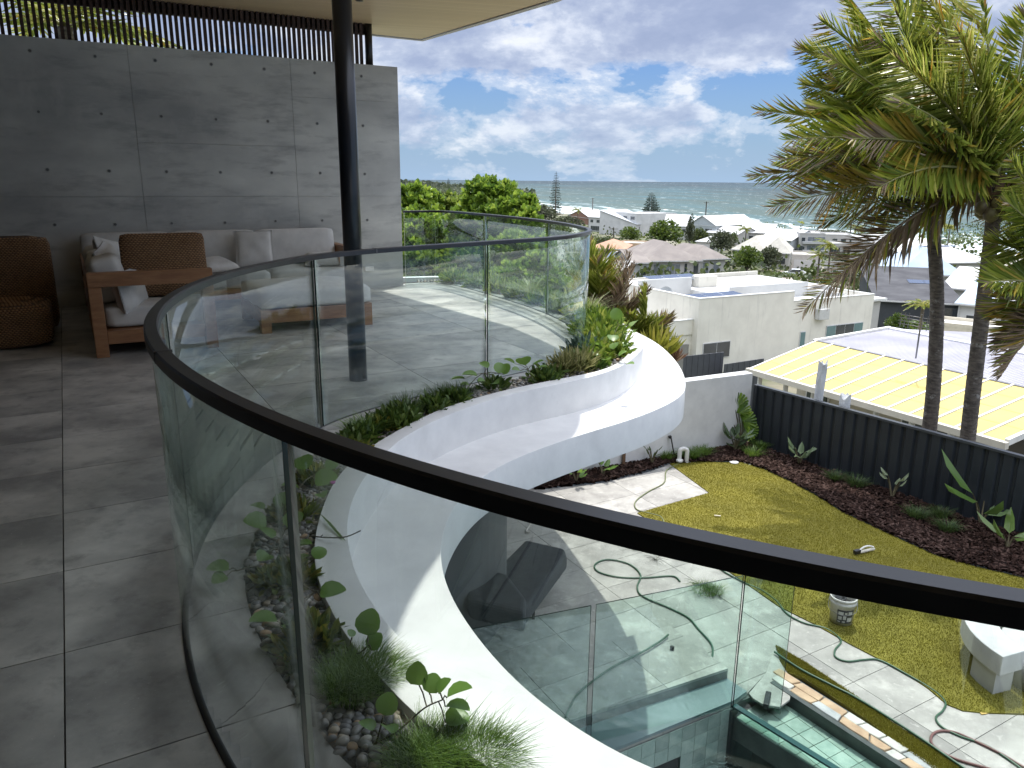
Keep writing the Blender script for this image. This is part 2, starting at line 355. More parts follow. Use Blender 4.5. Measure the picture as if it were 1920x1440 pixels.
def far_off(d0, d1): return offset(far, [-(d0 + (d1 - d0) * i / len(far)) for i in range(len(far))])
far_in = far_off(.42, .46)[4:-14]; far_out = far_off(.56, .62)[4:-14]
RIN = resample(catmull(far_in[::12] + rim_in_m + arc((1.55, 3.5), 2.47, 234, 285, 8)[1:], 6), 300, 24)
ROUT = resample(catmull(far_out[::12] + rim_out_m + arc((1.5, 3.45), 2.33, 240, 285, 8)[1:], 6), 300, 24)
LOUT = resample(catmull([Vector((-.9, 13.0, 0)), Vector((-.1, 12.2, 0)), Vector((.85, 10.9, 0))] + led_m + arc((1.67, 3.61), 2.04, 238, 285, 8)[1:], 6), 300, 24)
def match(A, B):                                   # for each point of A the nearest-by-fraction on B, relaxed toward nearest point
    out = []; j = 0
    for i, p in enumerate(A):
        k = min(range(max(0, j), min(len(B), j + 14)), key=lambda q: (B[q] - p).length)
        j = k; out.append(B[k])
    return resample(out, len(A), 4)
# pebble bed inner edge
peb = pxl([(1000, 705), (860, 735), (760, 765), (650, 815), (560, 880), (505, 955), (465, 1030), (455, 1090), (480, 1190), (520, 1260), (580, 1340), (650, 1440)], 0)
_i = idx_near(Vector((.3, 6.2, 0)))
PEB = resample(catmull([p for p in offset(RAIL[:_i], -.14)][::14] + peb + arc((1.6, 3.53), 2.73, 237, 285, 8)[1:], 6), 300, 20)
def strip(name, curves, mat, z_of=None, **k):
    n = len(curves[0][0]); V = []; F = []
    for pts, z in curves: V += [(p.x, p.y, z) for p in pts]
    for c in range(len(curves) - 1):
        for i in range(n - 1): a = c * n + i; b = a + n; F.append((a, a + 1, b + 1, b))
    m = MB(); m.add(V, F, 0, True); return m
parapet = strip('p', [(RIN, -.2), (RIN, .05), (ROUT, .05), (ROUT, -.20), (LOUT, -.20), (LOUT, -.455), (RAIL and resample(offset(LOUT, .9), 300, 20), -.46)], None)
par = parapet.build('curved_ledge', M['white'], smooth=False, label='white rendered S-curved ledge and upstand sweeping along the outside of the terrace', category='ledge')
par.data.polygons.foreach_set('use_smooth', [True] * len(par.data.polygons))
b = par.modifiers.new('bevel', 'BEVEL'); b.width = .012; b.segments = 3; b.limit_method = 'ANGLE'; b.angle_limit = math.radians(50)
es = par.modifiers.new('es', 'EDGE_SPLIT'); es.split_angle = math.radians(38)
# terrace floor slab and tiles
deck_poly = [(p.x, p.y) for p in PEB] + [(4.2, -3.2), (-4.6, -3.2), (-9.2, 6.85)]
deck_poly = [(-1.6, 11.23)] + deck_poly
slab = MB().prism(deck_poly, -.44, -.014); terrace = slab.build('terrace_floor', M['grout'], kind='structure')
TW, TH = .615, 1.23
lx = [toL(Vector((x, y, 0))) for x, y in deck_poly]
g0s = toL(P(103, 707, 0)); o_s = (g0s[0] + toL(P(161, 1429, 0))[0]) / 2; o_d = toL(Vector((-2.37, 3.79, 0)))[1]
def tile_grid(poly, o_s, o_d, ws, wd, gap, z0, z1, mat, name, parent, maxn=10000, chamfer=.0, keep=lambda c: True):
    ls = [toL(Vector((x, y, 0))) for x, y in poly]
    s0 = min(p[0] for p in ls); s1 = max(p[0] for p in ls); d0 = min(p[1] for p in ls); d1 = max(p[1] for p in ls); n = 0
    for i in range(math.floor((s0 - o_s) / ws), math.ceil((s1 - o_s) / ws) + 1):
        for j in range(math.floor((d0 - o_d) / wd), math.ceil((d1 - o_d) / wd) + 1):
            a = o_s + i * ws + gap / 2; b = a + ws - gap; c = o_d + j * wd + gap / 2; d = c + wd - gap
            q = list(ls)
            for e, f in (((a, c), (b, c)), ((b, c), (b, d)), ((b, d), (a, d)), ((a, d), (a, c))):
                q = clip(q, e, f)
                if not q: break
            if len(q) < 3: continue
            A = abs(sum(q[k][0] * q[(k + 1) % len(q)][1] - q[(k + 1) % len(q)][0] * q[k][1] for k in range(len(q)))) / 2
            if A < .004: continue
            w_ = [L(*p) for p in q]
            w_ = [p for k, p in enumerate(w_) if (p - w_[k - 1]).length > 1e-4]
            if not keep(sum(w_, Vector()) / len(w_)): continue
            dz_ = R.uniform(-.0006, .0006)
            MB().prism([(p.x, p.y) for p in w_], z0, z1 + dz_).build(name, mat, parent); n += 1
    return n
def deck_vis(c): return c.y > .2 and not (c.x > 1.2 and c.y < 3) and c.x / max(c.y, .3) > -1.3
print('deck tiles', tile_grid(deck_poly, o_s, o_d, TH, TW, .005, -.02, 0.0, M['tile'], 'floor_tile', terrace, keep=deck_vis))
# planter bed between tiles and upstand
bed = strip('b', [(PEB, -.5), (PEB, -.022), (match(PEB, RIN), -.022)], None); bed.build('planter_soil', mat('planter_soil', (.05, .035, .025), (.02, .015, .012), 20, .95, bump=.6, bscale=50), kind='structure')
# unseen lower storey, added to block light under the terrace
lower = MB(); lo = offset(RAIL, .75); lo = lo[20:]
lower.prism([(p.x, p.y) for p in lo[::6]] + [(4.2, -3), (-4.6, -3), (-9, 6.8), (-2.2, 10.6)], G, -.55)
lower.build('lower_storey_blocker', mat('lower_wall', (.16, .165, .165), (.10, .10, .105), 1.2, .7), label='unseen grey lower storey wall added to block light beneath the white curved ledge', category='wall')
# ---------------------------------------------------------------- balustrade
bal = thing('glass_balustrade', RAIL[200], 'curved frameless glass balustrade with a slim black handrail around the terrace', 'balustrade')
joints = [P(821, 395, 1.05), P(912, 403, 1.05), P(1032, 416, 1.05), P(1096, 430, 1.05), P(921, 456, 1.05), P(587, 483, 1.05), P(318, 572, 1.05), P(534, 808, 1.05)]
ji = [0] + sorted(idx_near(j) for j in joints)
last = ji[-1]
while last + 62 < N_: last += 62; ji.append(last)
ji.append(N_ - 1)
arcl = [0]
for i in range(1, N_): arcl.append(arcl[-1] + (RAIL[i] - RAIL[i - 1]).length)
def at_arc(s):
    i = min(max(np.searchsorted(arcl, s), 1), N_ - 1); t = (s - arcl[i - 1]) / (arcl[i] - arcl[i - 1]); return RAIL[i - 1].lerp(RAIL[i], t)
for a, b_ in zip(ji[:-1], ji[1:]):
    s0, s1 = arcl[a] + .010, arcl[b_] - .010
    if s1 - s0 < .1: continue
    pts = [at_arc(s0 + (s1 - s0) * k / 24) for k in range(25)]
    pi_, po = offset(pts, .006), offset(pts, -.006)
    n = 25; z0, z1 = .003, 1.036
    V = [(p.x, p.y, z) for q in (pi_, po) for z in (z0, z1) for p in q]
    F = []; mi = []
    for k in range(n - 1):
        F += [(k, k + 1, n + k + 1, n + k), (2 * n + k + 1, 2 * n + k, 3 * n + k, 3 * n + k + 1), (n + k, n + k + 1, 3 * n + k + 1, 3 * n + k), (k + 1, k, 2 * n + k, 2 * n + k + 1)]; mi += [0, 0, 1, 1]
    F += [(0, n, 3 * n, 2 * n), (n - 1, 3 * n - 1, 4 * n - 1, 2 * n - 1)]; mi += [2, 1]
    m = MB(); m.add(V, F, 0, True); m.m = mi; m.sm = [x == 0 for x in mi]
    m.build('glass_pane', [M['glass'], M['glass_edge'], M['glass_edge_sunlit']], bal)
    # dark silicone foot joint
hr = MB(); pr = [(-.021, 1.036), (.021, 1.036), (.021, 1.062), (.016, 1.067), (-.016, 1.067), (-.021, 1.062)]
V = []; n = N_; offs = [offset(RAIL, x) for x, z in pr]
for o_, (x, z) in zip(offs, pr): V += [(p.x, p.y, z) for p in o_]
F = [(j * n + i, ((j + 1) % 6) * n + i, ((j + 1) % 6) * n + i + 1, j * n + i + 1) for j in range(6) for i in range(n - 1)]
F += [tuple(j * n for j in range(6)), tuple(j * n + n - 1 for j in range(5, -1, -1))]
hr.add(V, F, 0, True); hro = hr.build('handrail', M['black2'], bal); es = hro.modifiers.new('es', 'EDGE_SPLIT'); es.split_angle = math.radians(30)
ft = strip('f', [(offset(RAIL, .011), .0015), (offset(RAIL, .009), .005), (offset(RAIL, -.009), .005), (offset(RAIL, -.011), .0015)], None)
ft.build('base_seal', M['black'], bal)
for jp in ((306, 672), (1093, 430), (700, 470)):
    i = idx_near(P(*jp, 1.05)); a, b_ = RAIL[i], RAIL[i + 1]; d = (b_ - a).normalized() * .0035
    MB().beam(a - d + Vector((0, 0, 1.0515)), a + d + Vector((0, 0, 1.0515)), .0445, .0335).build('rail_joint', mat('rail_joint_dark', (.10, .10, .105), rough=.5) if 'rail_joint_dark' not in bpy.data.materials else bpy.data.materials['rail_joint_dark'], bal)
# ---------------------------------------------------------------- column, wall, screen, ceiling
CEIL = 3.5
col = MB().lathe(P(672, 712, 0), [(.068, 0), (.068, CEIL - .001)], 32, cap=True)
col.build('steel_column', mat('column_paint', (.010, .013, .02), (.008, .01, .014), 3, .28, spec=.6), label='round dark steel column standing on the terrace in front of the sofa', category='column')
WZ = 2.98
wall = thing('concrete_wall', L(-4, .12, -3), 'tall off-form concrete wall with tie holes behind the outdoor sofa', 'wall')
MB().lbox(-9.5, -.02, .012, .24, G - 2, WZ - .005).build('wall_core', M['concrete'], wall)
vj = [-9.5, -8.1, -5.75, -3.33, -1.46, 0]; hj = [-3.0, 1.27, WZ]
hjs = {3: [-3, 1.27, 1.9, WZ], 4: [-3, 1.27, 2.52, WZ]}
for i in range(len(vj) - 1):
    H_ = hjs.get(i, hj)
    for z0, z1 in zip(H_[:-1], H_[1:]):
        MB().lbox(vj[i] + .0018, vj[i + 1] - .0018, -.001 - R.uniform(0, .0015), .0125, z0 + .0014, z1 - .0014).build('concrete_panel', M['concrete'], wall, bevel=.0015, seg=1)
tie = MB(); c0 = Vector((0, 0, 0))
tie.lathe(c0, [(.022, 0), (.022, .003), (.016, .004), (.013, -.001)], 14, ax=-E2, cap=False); tie.lathe(c0, [(.0145, .0005), (.014, .0012)], 12, 1, ax=-E2)
tm = mat('tie_hole_lip', (.42, .42, .40), rough=.7); tm2 = mat('tie_hole_plug', (.17, .17, .17), rough=.9)
t0 = None
for i in range(12):
    for z in (.32, .95, 1.57, 2.2, 2.83):
        s = -.52 - .63 * i + R.uniform(-.006, .006); p = L(s, -.004, z + R.uniform(-.006, .006))
        if z < .9 and not (i == 0 and False): continue
        if t0 is None: t0 = tie.build('tie_hole', [tm, tm2], wall, anchor=(0, 0, 0)); t0.location = p - WL[wall.name]
        else: copy_obj(t0, p, wall)
ow = MB(); ow.lbox(-.585, -.455, -.035, -.004, .235, .305); ow.build('power_outlet', mat('white_plastic', (.7, .7, .68), rough=.4), bevel=.006, label='small white weatherproof power outlet low on the concrete wall', category='outlet')
# timber batten screen on the wall top
scr = thing('batten_screen', L(-4, .1, WZ), 'dark timber batten screen between the concrete wall top and the ceiling', 'screen')
sm_ = mat('dark_batten', (.075, .04, .028), (.035, .02, .016), 3, .7, stretch=(3, 3, 12), objvar=.35)
s_ = -.47; k = 0; sl = None
while s_ > -7.4:
    p = L(s_, .10, WZ)
    if sl is None: sl = MB().lbox(s_ - .018, s_ + .018, .08, .122, WZ, CEIL).build('batten', sm_, scr, anchor=p)
    else: copy_obj(sl, p, scr)
    s_ -= .0635
MB().lbox(-7.5, -.40, .138, .19, CEIL - .13, CEIL - .002).build('top_rail', sm_, scr)
MB().lathe(L(-.36, .11, WZ), [(.05, 0), (.05, CEIL - WZ)], 20).build('post', M['black'], scr)
# roof: soffit, fascia
rp = [toL(P(790, 73, CEIL)), toL(P(1030, 0, CEIL))]
RE = [L(.69, .78), Vector((.41, 9.62, 0)), Vector((.80, 8.7, 0)), Vector((.99, 8.0, 0)), Vector((.98, 7.3, 0)), Vector((.86, 6.7, 0)), Vector((.50, 5.9, 0)), Vector((.2, 5.25, 0)), Vector((.04, 4.6, 0)), Vector((.02, 3.9, 0)), Vector((.16, 3.3, 0)), Vector((.5, 2.6, 0)), Vector((1.05, 2.05, 0)), Vector((1.8, 1.75, 0)), Vector((3.0, 1.6, 0)), Vector((5, 1.7, 0))]
REs = [RE[0]] + [RE[0].lerp(RE[1], .5)] + catmull(RE[1:], 6)
roofp = [(p.x, p.y) for p in REs] + [(5, -3.5), (-4.8, -3.5), (*L(-8.5, -1.5)[:2],), (*L(-8.5, .80)[:2],)]
rt_ = thing('terrace_roof', (-3, 5, CEIL), 'flat terrace roof with a pale timber-look lined ceiling', 'roof')
lm, t, bb = newmat('ceiling_lining'); g = N(t, 'ShaderNodeNewGeometry')
dv = t.nodes.new('ShaderNodeVectorMath'); dv.operation = 'DOT_PRODUCT'; LK(t, g.outputs['Position'], dv.inputs[0])
bd = (Vector(P(940, 23, CEIL)) - Vector(P(656, 5, CEIL))).normalized(); dv.inputs[1].default_value = (-bd.y, bd.x, 0)
brd = MA(t, 'MULTIPLY', dv.outputs['Value'], 1 / .085); fr_ = MA(t, 'FRACT', brd); wn = N(t, 'ShaderNodeTexWhiteNoise', noise_dimensions='1D'); LK(t, MA(t, 'FLOOR', brd), wn.inputs['W'])
grv = MA(t, 'GREATER_THAN', MA(t, 'ABSOLUTE', MA(t, 'SUBTRACT', fr_, .5)), .46)
cc = MIX(t, wn.outputs['Value'], (.64, .475, .29), (.72, .55, .35)); cc = MIX(t, MA(t, 'MULTIPLY', NOISE(t, g.outputs['Position'], 3, 5), .25), cc, (.45, .36, .25)); LK(t, MIX(t, MA(t, 'MULTIPLY', grv, .5), cc, (.3, .23, .15)), bb.inputs['Base Color']); bb.inputs['Roughness'].default_value = .45
MB().prism(roofp, CEIL, CEIL + .04).build('ceiling_panel', lm, rt_)
ro2 = [(p.x, p.y) for p in offset(REs, -.10)]; fasc = ro2 + [(5.1, -3.6), (-4.9, -3.6), (*L(-8.6, -1.5)[:2],), (*L(-8.6, .87)[:2],), (*L(.76, .87)[:2],)]
ring = MB(); A_ = REs; B_ = offset(REs, -.10); nn = len(A_)
ring.prism(fasc, CEIL + .042, CEIL + .26)
ring.build('roof_top', mat('fascia_grey', (.42, .42, .42), rough=.5), rt_)
fr2 = MB(); outer = [L(-8.6, .87), L(.76, .87)] + B_[1:]; inner = [L(-8.6, .805), L(.70, .805)] + offset(REs, -.012)[1:]
nn = len(outer); V = [(p.x, p.y, z) for q, z in ((inner, CEIL + .04), (inner, CEIL - .012), (outer, CEIL - .012), (outer, CEIL + .045)) for p in q]
fr2.add(V, [(c * nn + i, (c + 1) * nn + i, (c + 1) * nn + i + 1, c * nn + i + 1) for c in range(3) for i in range(nn - 1)]); fr2.build('fascia', mat('fascia_light', (.55, .53, .52), rough=.5), rt_)
# downlight near column
dl = MB().lathe(PY(745, 0, 8.3) * 0 + Vector((*P(674, 1, CEIL)[:2], CEIL - .004)), [(.045, 0), (.045, .006)], 16); dl.build('downlight', M['black'], rt_)
# unseen house walls added to block light; rear panels pale to bounce fill
hb = thing('unseen_house_wall', (-4, 0, 0), 'unseen house walls added to block light at the left and bounce it from behind', 'wall')
hm = mat('pale_bounce_wall', (.55, .54, .52), rough=.7); hd_ = mat('dark_glazed_wall', (.05, .05, .052), rough=.3)
for a, b_ in ((L(-8.3, .1), L(-8.3, -7.2)), (L(-8.3, -7.2), Vector((-3.9, -2.9, 0))), (Vector((-3.9, -2.9, 0)), Vector((4.4, -2.9, 0))), (Vector((4.4, -2.9, 0)), Vector((4.6, .5, 0)))):
    MB().beam(a + Vector((0, 0, 1.6)), b_ + Vector((0, 0, 1.6)), .2, 3.8).build('wall_panel', hd_ if a.x < -5 else hm, hb)
# ---------------------------------------------------------------- furniture
sofa = thing('corner_sofa', L(-2.5, -1.4, 0), 'corner sofa with a teak frame and off-white cushions against the concrete wall', 'sofa')
def cushion(m, s0, s1, d0, d1, z0, z1, puff=.04, n=10, rot=None, seed=0):
    """soft box: superellipsoid in local (s,d,z)"""
    rr = random.Random(seed); c = Vector(((s0 + s1) / 2, (d0 + d1) / 2, (z0 + z1) / 2)); h = Vector(((s1 - s0) / 2, (d1 - d0) / 2, (z1 - z0) / 2))
    bm = bmesh.new(); bmesh.ops.create_cube(bm, size=2); bmesh.ops.subdivide_edges(bm, edges=bm.edges[:], cuts=n - 1, use_grid_fill=True)
    ph = [rr.uniform(0, 6) for _ in range(6)]; mn = min(h)
    V = []
    for v in bm.verts:
        x, y, z = v.co; q = Vector((x * h.x, y * h.y, z * h.z)); r = .38 * mn + .012
        cl = Vector(tuple(max(-h[i] + r, min(h[i] - r, q[i])) for i in range(3))); dd = q - cl
        if dd.length > 1e-6: q = cl + dd.normalized() * r
        k = puff * (1 - (x * x) ** 1.0) * (1 - (y * y) ** 1.0) if h.z == mn else (puff * (1 - x * x) * (1 - z * z) if h.y == mn else puff * (1 - y * y) * (1 - z * z))
        ax = 2 if h.z == mn else (1 if h.y == mn else 0); q[ax] += k * (1 if q[ax] > 0 else -1)
        wv = .006 * (math.sin(9 * q.x + ph[0]) * math.sin(11 * q.z + ph[1]) + math.sin(14 * q.y + ph[2] + 5 * q.x)); q[ax] += wv
        if rot: q = rot @ q
        p = c + q; V.append(L(p.x, p.y, p.z))
    F = [tuple(v.index for v in f.verts) for f in bm.faces]; bm.free(); m.add(V, F, 0, True); return m
T = M['timber']; C = M['cushion']
SL, SR = -4.09, -1.0
# frame
for s in (SL + .05, -3.15): MB().lbox(s - .05, s + .05, -3.25, -3.15, 0, .60).build('leg', T, sofa, bevel=.004)
MB().lbox(SL, -3.10, -3.25, -3.15, .602, .72).build('armrest', T, sofa, bevel=.004)
MB().lbox(SL + .102, -3.202, -3.24, -3.16, .11, .225).build('bottom_rail', T, sofa, bevel=.004)
MB().lbox(SL, SL + .09, -3.148, -.12, .52, .62).build('back_rail', T, sofa, bevel=.004)
MB().lbox(SL, SL + .09, -3.148, -.12, .30, .36).build('back_rail', T, sofa, bevel=.004)
MB().lbox(SL, SL + .09, -3.148, -.12, .11, .225).build('side_rail', T, sofa, bevel=.004)
MB().lbox(SL, SL + .09, -.118, -.03, 0, .62).build('leg', T, sofa, bevel=.004)
MB().lbox(SL + .09, SR, -.12, -.03, .52, .62).build('back_rail', T, sofa, bevel=.004)
MB().lbox(SR - .1, SR, -1.1, -.122, .56, .66).build('armrest', T, sofa, bevel=.004)
for d in (-1.1, -.22): MB().lbox(SR - .1, SR, d, d + .1, 0, .558).build('leg', T, sofa, bevel=.004)
MB().lbox(-3.15, SR, -1.08, -.99, .11, .225).build('front_rail', T, sofa, bevel=.004)
MB().lbox(-3.19, -3.10, -3.148, -1.09, .11, .225).build('side_rail', T, sofa, bevel=.004)
MB().lbox(SL + .09, -3.19, -3.14, -.12, .19, .22).build('seat_base', T, sofa); MB().lbox(-3.19, SR - .1, -.99, -.12, .19, .22).build('seat_base', T, sofa)
for i, a in enumerate(((SL + .1, -3.12, -3.13, -1.7), (SL + .1, -3.12, -1.69, -.14), (-3.10, -2.1, -1.05, -.14), (-2.09, -1.11, -1.05, -.14))): cushion(MB(), *a, .225, .42, .012, seed=i).build('seat_cushion', C, sofa)
tl = Matrix.Rotation(math.radians(-10), 3, 'X')
for i, (a, b_) in enumerate(((SL + .02, -3.125), (-3.115, -2.12), (-2.11, -1.11))): cushion(MB(), a, b_, -.40, -.17, .42, .865, .035, rot=tl, seed=10 + i).build('back_cushion', C, sofa)
tl2 = Matrix.Rotation(math.radians(-12), 3, 'Y')
for i, (a, b_) in enumerate(((-2.95, -2.05), (-2.03, -1.2), )): cushion(MB(), SL + .06, SL + .30, a, b_, .42, .82, .035, rot=tl2, seed=20 + i).build('back_cushion', C, sofa)
def pillow(name, c, w, h, th, yaw, pitch, mat_, label, roll=0, cat='cushion', group=None, seed=1):
    n = 14; V = []; F = []; rr = random.Random(seed); ph = rr.uniform(0, 6)
    Rm = Matrix.Rotation(math.radians(yaw), 3, 'Z') @ Matrix.Rotation(math.radians(pitch), 3, 'X') @ Matrix.Rotation(math.radians(roll), 3, 'Y')
    for side in (1, -1):
        for i in range(n + 1):
            for j in range(n + 1):
                x = -1 + 2 * i / n; y = -1 + 2 * j / n
                pin = 1 - .05 * (1 - abs(x) ** 2) * abs(y) ** 3 - .0; pin2 = 1 - .05 * (1 - abs(y) ** 2) * abs(x) ** 3
                t = th / 2 * (max(0, (1 - x ** 4) * (1 - y ** 4))) ** .55 + .004
                t += .008 * math.sin(6 * x + ph) * math.sin(5 * y + ph) * (1 - x * x) * (1 - y * y)
                q = Rm @ Vector((x * w / 2 * pin2, side * t, y * h / 2 * pin)); V.append(L(c[0] + q.x, c[1] + q.y, c[2] + q.z))
    m_ = (n + 1) ** 2
    for i in range(n):
        for j in range(n):
            a = i * (n + 1) + j; F += [(a, a + n + 1, a + n + 2, a + 1), (m_ + a + 1, m_ + a + n + 2, m_ + a + n + 1, m_ + a)]
    for i in range(n):
        for a, b_ in ((i * (n + 1), (i + 1) * (n + 1)), ((i + 1) * (n + 1) + n, i * (n + 1) + n), (i + 1, i), (n * (n + 1) + i, n * (n + 1) + i + 1)): F.append((a, b_, m_ + b_, m_ + a))
    m = MB(); m.add(V, F, 0, True); return m.build(name, mat_, label=label, category=cat, group=group)
rt2 = Matrix.Rotation(math.radians(-12), 3, 'X'); cushion(MB(), -3.79, -3.07, -2.80, -2.62, .43, 1.0, .03, rot=rt2, seed=77).build('rattan_cushion', M['rattan'], label='large brown woven rattan cushion behind the teak armrest of the sofa', category='cushion')
pillow('scatter_cushion', (-3.80, -1.75, .66), .50, .50, .17, 62, -18, C, 'white scatter cushion standing upright behind the brown woven one', roll=12, seed=3)
pillow('scatter_cushion', (-3.86, -2.35, .66), .52, .46, .20, 75, -22, C, 'plump white cushion slumped at the left end over the armrest', roll=-8, seed=4)
pillow('scatter_cushion', (-3.76, -2.95, .53), .50, .36, .18, 68, -10, C, 'white cushion bulging below the teak armrest beside the leg', seed=9)
pillow('scatter_cushion', (-2.20, -.62, .66), .46, .44, .14, -8, -14, C, 'square white scatter cushion leaning on the back cushions at the centre', seed=5)
pillow('scatter_cushion', (-2.72, -.86, .49), .46, .46, .16, 20, -80, C, 'white scatter cushion lying flat on the sofa seat', seed=6)
pillow('scatter_cushion', (-1.38, -.70, .49), .44, .40, .14, -15, -76, C, 'white scatter cushion lying at the right end of the sofa seat', seed=7)
ott = thing('ottoman', L(-2.05, -2.3, 0), 'wide teak ottoman with an off-white cushion in front of the sofa', 'ottoman')
for s in (-2.62, -1.57):
    for d in (-2.8, -1.9): MB().lbox(s, s + .1, d, d + .1, 0, .235).build('leg', T, ott, bevel=.004)
MB().lbox(-2.52, -1.57, -2.795, -2.72, .10, .235).build('front_rail', T, ott, bevel=.004); MB().lbox(-2.52, -1.57, -1.88, -1.81, .10, .235).build('rear_rail', T, ott, bevel=.004)
for s in (-2.615, -1.55): MB().lbox(s, s + .07, -2.7, -1.9, .10, .235).build('side_rail', T, ott, bevel=.004)
cushion(MB(), -2.62, -1.47, -2.82, -1.8, .238, .43, .02, seed=31).build('cushion_pad', C, ott)
# woven daybed in the dark corner
wc = thing('woven_daybed', L(-5.0, -1.6, 0), 'large brown woven seagrass daybed in the dark left corner', 'daybed')
cushion(MB(), -6.2, -4.35, -1.75, -1.35, .02, .93, .03, seed=40).build('backrest', M['rattan'], wc); cushion(MB(), -6.2, -4.4, -2.6, -1.75, .02, .38, .02, seed=41).build('seat', M['rattan'], wc)
# ================================================================ GARDEN LEVEL
def PG(u, v): q = P(u, v, G); return (q.x, q.y)
lawn_edge = [PG(*q) for q in [(1195, 963), (1260, 1004), (1340, 1054), (1400, 1096), (1460, 1138), (1530, 1173), (1590, 1207), (1650, 1238), (1700, 1265), (1740, 1292), (1775, 1322), (1805, 1334), (1845, 1338)]]
bed_edge = [PG(*q) for q in [(1255, 870), (1300, 868), (1345, 867), (1390, 868), (1430, 880), (1480, 903), (1530, 930), (1580, 962), (1640, 990), (1700, 1018), (1760, 1045), (1830, 1064), (1920, 1085)]]
lawn_poly = lawn_edge + [PG(1935, 1340), (7.5, 5.2), (8.6, 6.8)] + bed_edge[::-1] + [PG(1330, 925)]
grass2 = [PG(*q) for q in [(1454, 1211), (1506, 1241), (1576, 1287), (1654, 1342), (1732, 1397), (1805, 1443), (1900, 1500), (1820, 1520), (1748, 1443), (1674, 1390), (1622, 1349), (1550, 1301), (1504, 1272), (1476, 1262), (1462, 1240)]]
gm = mat('lawn_turf', (.21, .185, .018), (.145, .13, .012), 2.2, .9, 6, bump=.5, bscale=160, bdist=.01)
add_stains(gm, (.24, .215, .04), 5, (1, 1, 1), .5, .75, .6)
ground = MB().prism([(-6, 2), (2.9, 2.2), (9.5, 3.2), (9.0, 8.0), (4.1, 13.4), (-6, 8.6)], G - .25, G - .021)
# (pool pit is left open on the near side)
pc = [PG(1400, 1301), PG(1377, 1318), PG(1175, 1400)]
E_ = Vector((pc[1][0], pc[1][1], 0)); Wd = (Vector((pc[2][0], pc[2][1], 0)) - E_).normalized(); Sd = Vector((Wd.y, -Wd.x, 0))
if Sd.y > 0: Sd = -Sd
def PO(a, b, z=0.): return E_ - Wd * a + Sd * b + Vector((0, 0, z))      # a along coping to the right, b toward the camera
glawn = MB().prism(lawn_poly, G - .02, G + .012); 
lw = glawn.build('lawn', gm, kind='structure'); MB().prism(grass2, G - .02, G + .010).build('lawn_strip', gm, kind='structure')
# turf blades
def blades(poly, n, name, h=(.010, .02), w=.0032, clumps=False, maxy=99):
    xs = [p[0] for p in poly]; ys = [p[1] for p in poly]; pts = []
    while len(pts) < n:
        X = RN.uniform(min(xs), max(xs), 4000); Y = RN.uniform(min(ys), max(ys), 4000)
        for x, y in zip(X, Y):
            if inside(poly, x, y): pts.append((x, y))
    pts = np.array(pts[:n]); a = RN.uniform(0, 6.28, n); hh = RN.uniform(*h, n); lean = RN.uniform(0, .8, n)
    b = np.c_[pts, np.full(n, G + .011)]; sx_ = np.c_[np.cos(a), np.sin(a), np.zeros(n)] * w; ln = np.c_[-np.sin(a) * lean * hh, np.cos(a) * lean * hh, hh]
    V = np.stack([b - sx_, b + sx_, b + ln], 1).reshape(-1, 3); return fast(name, V, np.arange(3 * n).reshape(-1, 3), leafmat(name + '_blade', (.215, .20, .02), (.175, .165, .016), (.26, .235, .035), .2, .85, spec=.15), label='short yellow-green turf', kind='stuff')
blades(lawn_poly, 190000, 'turf'); blades(grass2, 24000, 'turf_strip')
# mulch bed
bedp = [(PG(1255, 870))] + bed_edge[1:] + [PG(1960, 1100), PG(1960, 1000), PG(1920, 1008), PG(1830, 983), PG(1700, 935), PG(1560, 888), PG(1402, 833), PG(1385, 836), PG(1250, 858), PG(1000, 903), (-.2, 10.9), PG(985, 912), PG(1010, 918), PG(1130, 905), PG(1215, 885)]
def bump_sheet(poly, z, amp, step, name, m, fr=3.0, **k):
    xs = [p[0] for p in poly]; ys = [p[1] for p in poly]; nx = int((max(xs) - min(xs)) / step) + 2; ny = int((max(ys) - min(ys)) / step) + 2
    V = []; idx = {}; F = []
    from mathutils import noise as nz
    for i in range(nx):
        for j in range(ny):
            x = min(xs) + i * step; y = min(ys) + j * step; idx[i, j] = len(V); V.append((x, y, z + amp * nz.fractal(Vector((x * fr, y * fr, 0)), .8, 2.2, 4)))
    for i in range(nx - 1):
        for j in range(ny - 1):
            if inside(poly, V[idx[i, j]][0] + step / 2, V[idx[i, j]][1] + step / 2): F.append((idx[i, j], idx[i + 1, j], idx[i + 1, j + 1], idx[i, j + 1]))
    return fast(name, V, F, m, smooth=True, **k)
bump_sheet(bedp, G + .02, .045, .06, 'mulch_bed', M['mulch'], kind='structure')
def chips(poly, n, name, m):
    xs = [p[0] for p in poly]; ys = [p[1] for p in poly]; pts = []
    while len(pts) < n:
        x = R.uniform(min(xs), max(xs)); y = R.uniform(min(ys), max(ys))
        if inside(poly, x, y): pts.append((x, y))
    p = np.c_[np.array(pts), G + .035 + RN.uniform(-.01, .03, n)]; a = RN.uniform(0, 6.28, n); l = RN.uniform(.012, .045, n)[:, None]; wdt = RN.uniform(.006, .014, n)[:, None]
    d = np.c_[np.cos(a), np.sin(a), RN.uniform(-.5, .5, n)] * l; s_ = np.c_[-np.sin(a), np.cos(a), RN.uniform(-.6, .6, n)] * wdt
    V = np.stack([p - d - s_, p + d - s_, p + d + s_, p - d + s_], 1).reshape(-1, 3); return fast(name, V, np.arange(4 * n).reshape(-1, 4), m, label='brown bark mulch chips', kind='stuff')
chips(bedp, 26000, 'bark_chips', leafmat('bark_chip', (.040, .022, .017), (.012, .008, .007), (.11, .072, .06), .0, .9, spec=.08))
